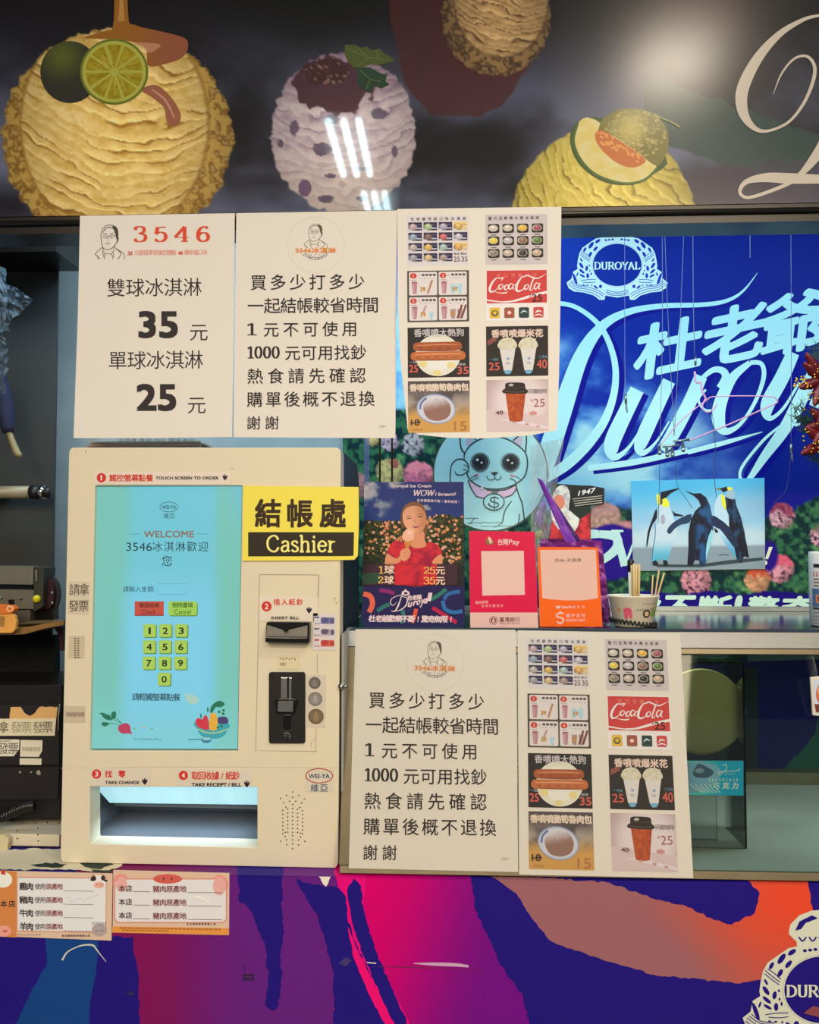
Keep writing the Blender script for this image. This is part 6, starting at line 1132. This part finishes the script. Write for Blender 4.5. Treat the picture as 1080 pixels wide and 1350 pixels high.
# print band on the cup wall
def cupband(rows):
    V = []; F = []; Cc = []
    for (a, zf, ra, rz, col, n) in rows:
        b0 = len(V)
        for i in range(n):
            th = a + ra * math.cos(2 * math.pi * i / n); zz_ = zf + rz * math.sin(2 * math.pi * i / n); r = w(25) + (w(31.5) - w(25)) * zz_ + .0005; V.append((cc[0] + r * math.sin(th), Yk - r * math.cos(th), ZT + .002 + zz_ * (h_ - .004))); Cc.append(lin(col) / GI)
        F.append(tuple(range(b0, b0 + n)))
    mk('cup_print', V, F, CARD, t, cols=np.clip(np.array(Cc), 0, 1))['kind'] = 'stuff'
pk = (206, 96, 120); gr = (120, 160, 60); rw = [(-.45, .55, .2, .13, pk, 12), (-.52, .40, .1, .14, pk, 10), (-.32, .40, .08, .12, pk, 10), (.42, .46, .2, .15, (60, 50, 40), 16), (.42, .46, .12, .09, (206, 200, 150), 14), (.85, .46, .2, .12, gr, 10), (.75, .6, .1, .08, gr, 8), (.9, .68, .1, .06, (150, 180, 90), 8), (-.85, .6, .08, .08, (190, 150, 90), 10)] + [(-.05 + .07 * k, .58 + .04 * (k % 2), .022, .03, (70, 60, 56), 6) for k in range(10)] + [(.2 + .05 * k, .82, .02, .02, (170, 150, 120), 6) for k in range(14)]
cupband(rw)
Mwood = mat('pale_bamboo', (206, 176, 120), .6, var=.1, stretch=(8, 8, 1))
for k, (x0, y0, x1, y1, r, dy) in enumerate(((833, 745, 834, 800, .0016, .004), (836, 743, 836.5, 800, .0017, -.004), (839.5, 744, 839, 800, .0017, .002), (843, 743.5, 842, 800, .0017, -.002), (861, 758, 859, 800, .0011, .002), (869, 752, 862, 800, .0012, -.003), (876, 755, 864, 800, .0013, .006))):
    a = P(x0, y0, Yk + dy); b = P(x1, y1, Yk + dy); d = (b - a); b = a + d * ((a.z - ZT - .004) / (a.z - b.z)) if True else b
    b.x = max(min(b.x, cc[0] + w(22)), cc[0] - w(22)); tag(tube('bamboo_skewer', [a, b], r, Mwood, n=6), ('leftmost flat wooden stick in the paper cup, beside the marker pen', 'second flat wooden stick from the left in the paper cup', 'third flat wooden stick from the left in the paper cup', 'rightmost of the four flat upright sticks in the paper cup', 'shortest thin skewer, almost upright, right half of the paper cup', 'middle one of three thin skewers leaning right in the paper cup', 'rightmost and most slanted thin skewer in the paper cup')[k], 'skewer', 'skewers in the paper cup')
a = P(831.5, 737, Yk + .012); b = P(834, 800, Yk + .012); b = a + (b - a) * ((a.z - ZT - .004) / (a.z - b.z)); pn = thing('marker_pen', b, 'white marker pen with black cap standing in the paper cup', 'pen'); u_ = (a - b); tube('barrel', [b, b + u_ * .80], .0042, Mwhite, pn, n=12); tube('cap', [b + u_ * .80, b + u_ * .97, a], [.0048, .0048, .003], Mblack, pn, n=12)
# coiled black hair tie round the cup
q = []
for i in range(360):
    th = 2 * math.pi * i / 360; zz_ = .15 - .07 * math.sin(th); r = w(25) + (w(31.5) - w(25)) * zz_ + .0030; c2 = th * 34; q.append((cc[0] + (r + .0016 * math.cos(c2)) * math.sin(th), Yk - (r + .0016 * math.cos(c2)) * math.cos(th), ZT + zz_ * h_ + .0026 * math.sin(c2)))
tag(tube('coil_hair_tie', q + [q[0]], .0011, Mblack, n=5), 'black coiled band wrapped around the paper cup', 'hair tie')
# --- gift bag with ribbon and cellophane
Yb = .13
Mpur = mat('purple_foil', (130, 44, 140), .3, .2, .3, 60, .5); Mrib = mat('violet_ribbon', (130, 60, 190), .4)
t = thing('gift_bag', P(755, 818, Yb), 'purple foil gift bag with a violet strap behind the orange card', 'bag')
def crumple(name, C, Y, dz, m, n=22, amp=.004, seed=1, parent=None):
    C_ = np.array(C, float); H = lambda p: C_[0] * ((1 - p[:, :1]) * (1 - p[:, 1:])) + C_[1] * (p[:, :1] * (1 - p[:, 1:])) + C_[2] * (p[:, :1] * p[:, 1:]) + C_[3] * ((1 - p[:, :1]) * p[:, 1:]); V = []
    r = np.linspace(0, 1, n); U, W_ = np.meshgrid(r, r); p = H(np.c_[U.ravel(), W_.ravel()]); q_ = PY(Y).map(p); q_[:, 1] += (fbm(U.ravel() * 6 + seed, W_.ravel() * 6, 4, seed) - .5) * amp * 2; i = np.arange(n * n).reshape(n, n)
    o = mk(name, q_, np.stack([i[:-1, :-1], i[:-1, 1:], i[1:, 1:], i[1:, :-1]], -1).reshape(-1, 4).tolist(), m, parent, smooth=False); s_ = o.modifiers.new('wall', 'SOLIDIFY'); s_.thickness = dz; return o
yb = proj(.15, Yb, ZT + .0006)[1]
crumple('bag_front', [(712, 716), (793, 713), (806, yb), (716, yb)], Yb - .010, .0006, Mpur, amp=.006, seed=3, parent=t); crumple('bag_back', [(714, 710), (786, 712), (800, yb - 3), (716, yb - 3)], Yb + .025, .0006, Mpur, amp=.006, seed=9, parent=t)
crumple('strap', [(708, 630), (715, 634), (764, 722), (750, 725)], Yb - .006, .0012, Mrib, n=10, amp=.002, parent=t); crumple('strap', [(712, 632), (716, 640), (774, 724), (764, 726)], Yb + .02, .0012, mat('violet_ribbon_dark', (84, 36, 120), .5), n=10, amp=.002, parent=t)
cell = mat('clear_cellophane', (214, 224, 236), .08, alpha=.22, var=.2, bump=.8, scale=22)
t = thing('snack_pack', P(708, 800, .165), 'clear crinkled snack bag with coloured sweets behind the payment cards', 'bag')
crumple('cellophane', [(700, 588), (744, 578), (722, 720), (700, proj(0, .16, ZT + .0006)[1])], .160, .0004, cell, amp=.016, seed=5, parent=t)
for k, (x, y, c_, rx, rz) in enumerate(((712, 684, (130, 70, 170), 7, 14), (716, 668, (150, 90, 190), 5, 8), (712, 706, (150, 150, 40), 8, 8), (716, 716, (60, 120, 70), 9, 5), (720, 700, (110, 30, 46), 7, 12), (708, 728, (160, 40, 50), 8, 12), (712, 752, (170, 150, 60), 9, 14), (708, 784, (120, 60, 150), 9, 20))): ball('sweet', tuple(P(x, y, .185)), w(1), mat('sweet_%d' % k, c_, .3), t, sc=(rx, 6, rz), n=6)
# --- brass rods hanging behind the girl card
for x0, x1 in ((500, 501), (516.5, 517)):
    tag(tube('brass_rod', [Vector((P(x0, 480, .30)[0], .30, 2.099)), P(x1, 700, .30)], .0016, mat('aged_brass', (120, 104, 60), .4, .8), n=8), 'thin brass rod hanging upright behind the girl price card, %s of two' % ('left' if x0 < 510 else 'right'), 'rod')
tag(box('plastic_strip', (P(480, 600, .29)[0], .29, P(485, 640, .29)[2]), (P(487, 600, .29)[0], .292, 2.0998), mat('milky_strip', (120, 130, 170), .3, alpha=.5)), 'narrow milky plastic strip hanging left of the brass rods', 'strip')
# --- tin at the right edge
Yt = .10; tc = P(1101, 820, Yt); t = thing('food_tin', (tc[0], Yt, ZT), 'tall white labelled tin at the right edge of the case top', 'tin'); zt2 = P(1090, 727, Yt)[2] - ZT
lathe('tin_body', (tc[0], Yt, ZT), [(.0305, .0006), (.0325, .002), (.0325, zt2 - .003), (.0315, zt2), (.030, zt2), (.029, zt2 - .003)], mat('tin_white', (226, 228, 224), .35), t, n=40)
V = []; F = []; Cc = []
def tinpatch(a0, a1, z0, z1, col):
    b0 = len(V); n = 10
    for i in range(n + 1):
        th = a0 + (a1 - a0) * i / n
        for zz_ in (z0, z1): V.append((tc[0] + .0329 * math.sin(th), Yt - .0329 * math.cos(th), ZT + zz_)); Cc.append(np.clip(lin(col) / GI, 0, 1))
    F.extend([(b0 + 2 * i, b0 + 2 * i + 2, b0 + 2 * i + 3, b0 + 2 * i + 1) for i in range(n)])
for z0, z1, c_, a0, a1 in ((.082, .087, (40, 40, 44), -1.3, 1), (.028, .053, (70, 110, 140), -1.4, 1.2), (.024, .027, (50, 50, 54), -1.4, 1.2), (.033, .045, (190, 140, 90), -1.2, -.9), (.036, .042, (120, 70, 40), -1.1, -1.0)) + tuple((.004 + k * .005, .0055 + k * .005, (130, 130, 134), -1.3, 1) for k in range(4)) + tuple((.056 + k * .0045, .058 + k * .0045, (120, 112, 108), -1.3, 0) for k in range(3)): tinpatch(a0, a1, z0, z1, c_)
for k, ch in enumerate('SUPER'):
    Vg, Fg = glyph(ch, .03); b0 = len(V); 
    for x, y in Vg: th = -1.32 + k * .17 + x * .16; V.append((tc[0] + .0331 * math.sin(th), Yt - .0331 * math.cos(th), ZT + .070 + y * .009)); Cc.append(np.clip(lin((190, 50, 44)) / GI, 0, 1))
    F.extend([tuple(b0 + i for i in f) for f in Fg])
mk('tin_label', V, F, CARD, t, cols=np.array(Cc))
# ================================================================== STRINGS, WIRE HANGER, GARLAND
Ms = mat('grey_string', (120, 130, 150), .8); Mclip = mat('clip_steel', (150, 160, 160), .3, .9); Mpk = mat('pink_coated_wire', (226, 170, 210), .4)
Yh = .33
def S3(pts, Y=Yh): return [P(x, y, Y) for x, y in pts]
for pts, r, l_ in (([(824, 250), (824, 470), (825, 540)], .0005, 'thin string with a small dark clip hanging left of the wire hanger'), ([(873, 250), (873.5, 430), (870, 590)], .0005, 'thin string hanging straight down to the left end of the wire hanger'), ([(874, 250), (880, 400), (889, 575)], .0005, 'slanting thin string running down to the steel clips'), ([(905, 250), (898, 400), (889, 575)], .0005, 'thin string slanting left down to the steel clips'), ([(914, 250), (914, 380), (916, 472)], .0006, 'string carrying the wire hanger by its hook'), ([(1043, 250), (1043.5, 460), (1043, 590)], .0005, 'thin string with a clip at its end beside the garland'), ([(989, 250), (989, 326), (989, 340)], .0006, 'short white cord end hanging near the top of the banner')):
    tp_ = P(pts[0][0], pts[0][1], Yh); q_ = S3(pts); q_[0] = Vector((q_[0].x, q_[0].y, 2.099)); t = thing('hanging_string', q_[-1], l_, 'string'); tube('cord', q_, r, Ms, t, n=5, smooth=3)
    if pts[0][0] in (824, 1043):
        x, y = pts[-1]; yy = 520 if x < 900 else 585; tube('clip', S3([(x, yy), (x + .5, yy + 12)], Yh - .002), .0022, Mclip, t, n=8); tube('clip_tail', S3([(x + 1, yy + 12), (x + 2, yy + 24)], Yh - .002), .0012, Ms, t, n=6)
for pts, l_ in (([(870, 612), (869, 650), (868, 690)], 'short dark thread hanging below the steel clips in front of a penguin'), ([(891, 612), (893, 640), (903, 655), (913, 670)], 'thread trailing to the right below the steel clips'), ([(937, 530), (943, 580), (942, 630), (945, 656)], 'dark thread dangling below the hook of the wire hanger'), ([(1043, 600), (1038, 640), (1032, 652), (1019, 664)], 'pale thread bending left below the clip beside the garland')): tag(tube('loose_thread', S3(pts, Yh - .001), .0005, mat('dark_thread', (50, 60, 90)), n=5, smooth=4), l_, 'thread', 'loose threads in front of the banner')
t = thing('wire_hanger', P(916, 480, Yh), 'pink coated wire hanger with steel clips hanging in front of the banner', 'hanger')
tube('hook_stem', S3([(917, 470), (917, 482)]), .0020, Mclip, t); tube('hook', S3([(916, 490), (918, 504), (924, 504), (926, 515), (932, 528)]), .0016, Mpk, t, smooth=4)
tube('upper_wire', S3([(870, 588), (893, 560), (920, 536), (932, 528), (941, 523), (985, 522), (1018, 523), (1024, 526)]), .0010, Mpk, t, smooth=4); tube('lower_wire', S3([(1024, 526), (1025, 530), (1018, 534), (960, 560), (908, 581)]), .0012, Mpk, t, smooth=4); tube('inner_hook', S3([(930, 526), (926, 536), (931, 543), (940, 541), (946, 532)]), .0012, Mpk, t, smooth=4)
for (x0, y0, x1, y1) in ((874, 589, 896, 586.5), (888, 582, 909, 579.5)): tube('clip_bar', S3([(x0, y0), (x1, y1)], Yh - .004), .0020, Mclip, t)
for x, y in ((869, 596), (879, 599), (886, 599), (900, 592)): tube('clip_jaw', [P(x, y - 8, Yh - .003), P(x + 1, y, Yh - .006), P(x + 1, y + 2, Yh - .012)], [.0024, .0034, .0030], Mclip, t, n=10)
t = thing('poinsettia_garland', P(1075, 600, .26), 'red poinsettia garland with gold trim and green needles hanging at the right edge', 'garland')
rd = random.Random(21); Mred = mat('red_glitter_petal', (104, 14, 22), .4, .1, .35, 160, .6); Mgold = mat('gold_bead', (220, 180, 60), .25, .9); Mgn = mat('dark_green_needles', (22, 62, 48), .6)
def petal(c, a, L, wd, cup):
    V = []; F = []; n = 7
    for i in range(n + 1):
        s_ = i / n; ww = wd * math.sin(math.pi * min(1, s_ * .9 + .08)) ** .8 * (1 + .12 * (-1) ** i); 
        for k in (-1, 0, 1): x = s_ * L; y = k * ww; V.append((c[0] + x * math.cos(a) - y * math.sin(a), c[1] - cup * s_ * L - (0 if k else .004) + rd.uniform(-.0008, .0008), c[2] + x * math.sin(a) + y * math.cos(a)))
    for i in range(n): F += [(i * 3, i * 3 + 1, i * 3 + 4, i * 3 + 3), (i * 3 + 1, i * 3 + 2, i * 3 + 5, i * 3 + 4)]
    o = mk('petal', V, F, Mred, t, smooth=True); s_ = o.modifiers.new('wall', 'SOLIDIFY'); s_.thickness = .0008
for (fx, fy, n, L) in ((1084, 500, 9, 40), (1092, 560, 8, 36), (1088, 585, 7, 40)):
    c = P(fx, fy, .25)
    for i in range(n): petal(c, 2 * math.pi * i / n + rd.uniform(-.2, .2), L / FPX * 1.4 * rd.uniform(.8, 1.1), .0085, rd.uniform(.1, .5))
for i in range(60): x, y = rd.choice([(rd.uniform(1046, 1066), rd.uniform(496, 512)), (rd.uniform(1058, 1080), rd.uniform(480, 600))]); ball('gold_bead', tuple(P(x, y, .232)), .0016, Mgold, t, n=4)
V = []; F = []
for i in range(420):
    fx, fy = rd.choice([(1078, 470), (1056, 545), (1066, 560), (1084, 520), (1075, 600), (1100, 540)]); c = P(fx + rd.uniform(-10, 10), fy + rd.uniform(-12, 12), .275); a = rd.uniform(0, 6.28); L = rd.uniform(.012, .026); d = Vector((math.cos(a), rd.uniform(-.6, .3), math.sin(a))) * L; nn_ = Vector((-math.sin(a), 0, math.cos(a))) * .0008; b0 = len(V); V += [c - nn_, c + nn_, c + d]; F.append((b0, b0 + 1, b0 + 2))
mk('needles', V, F, Mgn, t)['kind'] = 'stuff'
tube('garland_wire', [Vector((P(1086, 460, .272)[0], .272, 2.099)), P(1086, 470, .272), P(1088, 610, .272)], .002, Mgn, t)
# ================================================================== LEFT SIDE CLUTTER
YL = .22
Mtan = mat('tan_pipe', (158, 148, 122), .5, .2); Mgs = mat('warm_grey_metal', (128, 128, 116), .4, .5); Mwd = mat('varnished_wood', (150, 112, 62), .4, var=.2, scale=12, stretch=(1, 10, 10)); Mor = mat('orange_paper', (232, 170, 84), .6)
t = thing('steel_pipe', P(30, 650, .26), 'tan horizontal pipe with a black and chrome end on the grey wall', 'pipe')
def cyl(n_, x0, x1, y, r, m, Y=.26): return tube(n_, [P(x0, y, Y), P(x1, y, Y)], r / FPX * 1.42, m, t, n=20)
cyl('pipe_body', -60, 41, 649, 8.5, Mtan); cyl('black_collar', 41, 52, 649, 9.5, Mblack); cyl('chrome_ring', 52, 60, 649, 9, mat('chrome', (200, 200, 196), .12, 1)); cyl('end_cap', 60, 67, 649, 8, Mblack)
tube('wall_bracket', [P(10, 649, .262), P(10, 649, .2995)], .006, Mblack, t)
t = thing('umbrella', P(26, 600, .20), 'folded navy umbrella with a tan wooden handle hanging head down at the left edge', 'umbrella')
tube('folded_canopy', [P(-6, 480, .23), P(4, 530, .23), P(11, 570, .23)], [.010, .016, .009], mat('navy_cloth', (24, 28, 62), .8, bump=.4), t, n=14, smooth=4); tube('handle', [P(11, 568, .23), P(17, 584, .23), P(23, 598, .23), P(28, 600, .23)], [.0045, .0055, .006, .004], mat('worn_wood_handle', (136, 124, 84), .5), t, n=12, smooth=3)
tube('umbrella_tip', [P(-6, 482, .23), P(-30, 380, .23), Vector((P(-30, 380, .23)[0], .23, 1.9245))], .0016, Mblack, t)
t = thing('plastic_bag', P(10, 440, .17), 'pale translucent plastic bag tied and hanging at the left edge', 'bag'); pb = mat('milky_plastic', (90, 108, 120), .4, alpha=.36, bump=.8, scale=25, var=.2)
for C, sd in (([(-40, 350), (4, 352), (12, 436), (-40, 440)], 1), ([(2, 372), (22, 380), (41, 394), (8, 432)], 2), ([(-40, 430), (5, 434), (12, 474), (-40, 480)], 3), ([(-40, 470), (12, 470), (4, 518), (-40, 530)], 4)): crumple('bag_fold', C, .165 + .006 * sd, .0006, pb, n=14, amp=.014, seed=sd, parent=t)
tube('bag_string', [P(-8, 360, .17), Vector((P(-8, 360, .17)[0], .17, 1.901))], .001, Mwhite, t) if False else tube('bag_string', [P(-8, 360, .205), Vector((P(-8, 360, .205)[0], .205, 1.926))], .001, Mwhite, t)
# shelf with the receipt printer
Ysh = .12
zs = P(40, 818, Ysh)[2]
sh = thing('wall_shelf', P(40, 835, .2), 'varnished wooden shelf with a rounded front carrying the silver printer', 'shelf')
yA = proj(-.5, .12, zs - .001)
prism('shelf_board', [(-90, 838), (18, 837), (33, 836), (58, 829), (84, 824), (84, 818), (60, 822), (32, 828), (18, 829), (-90, 830)], .13, .165, Mwd, sh, bevel=.001)
prism('shelf_bracket', [(71, 828), (83, 826), (82, 858), (79, 858), (78, 838)], .20, .01, mat('dark_red_bracket', (70, 30, 34), .5), sh)
zsh = P(18, 828, .13)[2]
t = thing('receipt_printer', P(20, 818, .19), 'silver receipt printer mechanism with a black spool on the wooden shelf', 'printer')
prism('top_cover', [(-60, 745.5), (43.5, 747), (43, 771), (-60, 769)], .155, .05, Mgs, t, bevel=.001); prism('front_body', [(-60, 776), (40, 777.5), (45, 778), (45, 803), (-60, 801)], .16, .045, Mgs, t, bevel=.001); prism('paper_gap', [(-60, 769), (42, 771), (42, 778), (-60, 776)], .168, .03, Mbz, t)
prism('side_plate', [(44, 746.5), (58, 748), (56, 800), (46, 806), (44, 806)], .16, .04, mat('dark_side_plate', (60, 62, 54), .5, .4), t, bevel=.001); prism('latch', [(46, 752), (49, 751), (49, 766), (47, 768)], .157, .002, Mgs, t)
prism('spool_flange', circ(66, 783, 12.5, 23.5, 36), .185, .006, mat('dark_plastic', (34, 34, 38), .5), t); prism('spool_hub', circ(62, 783, 9, 20, 30), .176, .010, mat('maroon_spool', (58, 24, 34), .35), t); prism('spool_arm', [(40, 803), (60, 788), (70, 790), (70, 817), (40, 818)], .180, .02, Mbz, t)
ball('yellow_knob', tuple(P(48.5, 789.5, .157)), .006, mat('yellow_knob', (214, 206, 30), .4), t, n=8)
for x, y in ((27, 789), (1, 788.5), (69, 782), (69, 795)): tube('screw', [P(x, y, .1575), P(x, y, .162)], .0024, Mclip, t, n=10)
prism('connector', [(11, 790.5), (18.5, 790.5), (18, 797), (11.5, 797)], .1585, .002, Mbz, t); prism('base_block', [(18, 805), (40, 803), (39, 819), (18, 822)], .165, .05, mat('grey_block', (96, 92, 88), .5), t, bevel=.001)
t = thing('orange_packet', P(8, 835, .125), 'orange and yellow paper packet curling over the left end of the shelf', 'packet')
o = prism('packet_body', [(-60, 808), (14, 808), (19, 812), (21, 820), (20, 830), (16, 834.8), (-60, 835)], .112, .01, Mor, t, bevel=.002); prism('packet_flap', [(-60, 796), (8, 797.5), (17, 799), (19.5, 803), (17, 807), (10, 810), (-60, 807)], .110, .014, mat('orange_flap', (226, 116, 40), .6), t, bevel=.002); cv = Cv(.1098, GF); cv.ring(13, 802.5, 4, 3, 1.2, (240, 210, 160), 1, n=16); cv.chars('\u767c', -1, 812, 6, 826, (120, 90, 50), 1); cv.build('packet_print', PAPER, t)
# dark mesh panel under the shelf, black drawer cabinet
Mme = mat('sooty_mesh', (22, 26, 22), .9, bump=1.0, scale=120, var=.4); o = prism('mesh_panel', [(-90, 838), (72, 838), (72, 903), (-90, 903)], .27, .02, Mme); tag(o, 'rough black mesh panel on the wall between shelf and black cabinet', 'panel')
Ycb = .10
t = thing('drawer_cabinet', P(20, 1075, Ycb), 'black drawer cabinet covered with small labels beside the kiosk', 'cabinet')
Mcb = mat('black_lacquer', (26, 24, 26), .35)
zc0 = P(20, 1078, Ycb)[2]
prism('cabinet_body', [(-200, 906), (81, 903), (79, 1058), (79, 1079), (-200, 1082)], Ycb + .004, .15, Mcb, t, bevel=.001)
prism('drawer', [(-200, 930), (78, 929), (77.5, 1008), (-200, 1010)], Ycb, .0038, mat('drawer_black', (36, 32, 34), .4), t, bevel=.0008); prism('drawer', [(-200, 1013), (77.5, 1011), (76.5, 1054), (-200, 1056)], Ycb, .0038, mat('drawer_black', (36, 32, 34), .4), t, bevel=.0008)
tube('drawer_pull', [P(79, 928, Ycb - .004), P(77, 945, Ycb - .006), P(77, 963, Ycb - .004)], .0014, Mgs, t)
Gc = GF * .8
def dlabel(C, col, draw=None, k=0):
    o = prism('label', C, Ycb - .0012 - .0006 * k, .0006, PAPERBACK, t); cv = Cv(Ycb - .0012 - .0006 * k, Gc); cv.poly(C, col, 0); z = cv.sub(affine(0, 840, 4.219))
    if draw: draw(z)
    cv.build('label_print', PAPER, o)
dkb = (70, 56, 46)
dlabel(jag([(14, 932.5), (27, 932), (32, 940), (39, 944), (46, 940), (52, 932), (76, 932), (73, 956), (11, 956)], .5, 4, 3), (200, 150, 84)); dlabel([(-40, 948), (74, 947), (72, 970), (-40, 970)], (202, 184, 142), lambda z: (z.chars('\u62ff', -6, 472, 48, 534, dkb, 2), z.chars('\u767c\u7968', 62, 472, 176, 532, (140, 122, 90), 2), z.chars('\u767c', 184, 472, 240, 534, (110, 92, 66), 2), z.chars('\u7968', 236, 470, 294, 532, dkb, 2)), 1)
dlabel([(-40, 974.5), (25.5, 975), (25, 988), (18, 997), (-40, 997)], (206, 192, 160), lambda z: (z.chars('\u767c\u7968', -14, 588, 104, 652, dkb, 2), z.line(0, 578, 60, 578, 3, dkb, 2))); dlabel([(27, 975.5), (56, 976), (55.5, 990), (51, 998), (26.5, 997.5)], (204, 188, 152), lambda z: z.chars('\u660e\u7d30\u62ff\u767c\u7968', 122, 612, 226, 636, (140, 120, 96), 2)); dlabel([(26, 999.5), (54.8, 1000), (54.5, 1008.5), (25.8, 1008)], (200, 184, 150))
for x, y, r in ((26.5, 1018, 1.5), (41, 1018, 1.2), (51.5, 1018.5, 3.4)): tube('worn_spot', [P(x, y, Ycb - .0008), P(x, y, Ycb)], r * .0011, mat('worn_plastic', (170, 166, 156), .6), t, n=8)
# white perforated box and hose below the cabinet
Yw = .06
t = thing('perforated_box', P(20, 1130, Yw), 'low white sheet metal box with small holes under the black cabinet', 'box')
zw = [(-200, 1082), (78.5, 1079), (77.5, 1129.5), (-200, 1134)]
wz = min(P(-200, 1082, Ycb + .004)[2], P(79, 1079, Ycb + .004)[2]) - .0012
xa, xb = P(-200, 1100, Yw)[0], P(78.2, 1100, Yw)[0]
box('box_body', (xa, Yw, Z0 + .0005), (xb, Yw + .2, wz), mat('dirty_white_metal', (216, 210, 190), .5, var=.1, scale=8), t, bevel=.001)
for x, y in ((18, 1082.5), (30, 1082.3), (47, 1083), (62.5, 1083), (78, 1083.5), (23, 1094), (50, 1090), (50, 1099), (23, 1104), (50.5, 1107), (24.5, 1115)): tube('rivet_hole', [P(x, y + 1.5, Yw - .0006), P(x, y + 1.5, Yw + .0002)], .0010, Mbz, t, n=8)
hp = [(-80, 1092), (-30, 1088), (-4, 1080), (15, 1071), (32, 1064), (44, 1062)]
q = cr([tuple(P(x, y, .075)) for x, y in hp], 18); rs = [.0068 + .0012 * math.sin(i * 1.9) for i in range(len(q))]
tag(tube('corrugated_hose', q, rs, mat('black_hose', (20, 20, 22), .35), n=14), 'black corrugated hose running out from under the drawer cabinet', 'hose')
t = tag(prism('paint_lump', jag([(-20, 1101), (4, 1100), (11, 1106), (10, 1120), (4, 1133), (-20, 1136)], .8, 4, 3), Yw - .012, .010, mat('cream_plaster', (206, 196, 164), .8, bump=.5), bevel=.001), 'lump of cream plaster stuck on the counter at the left edge', 'plaster')
if _to is not None: bpy.data.objects.remove(_to)
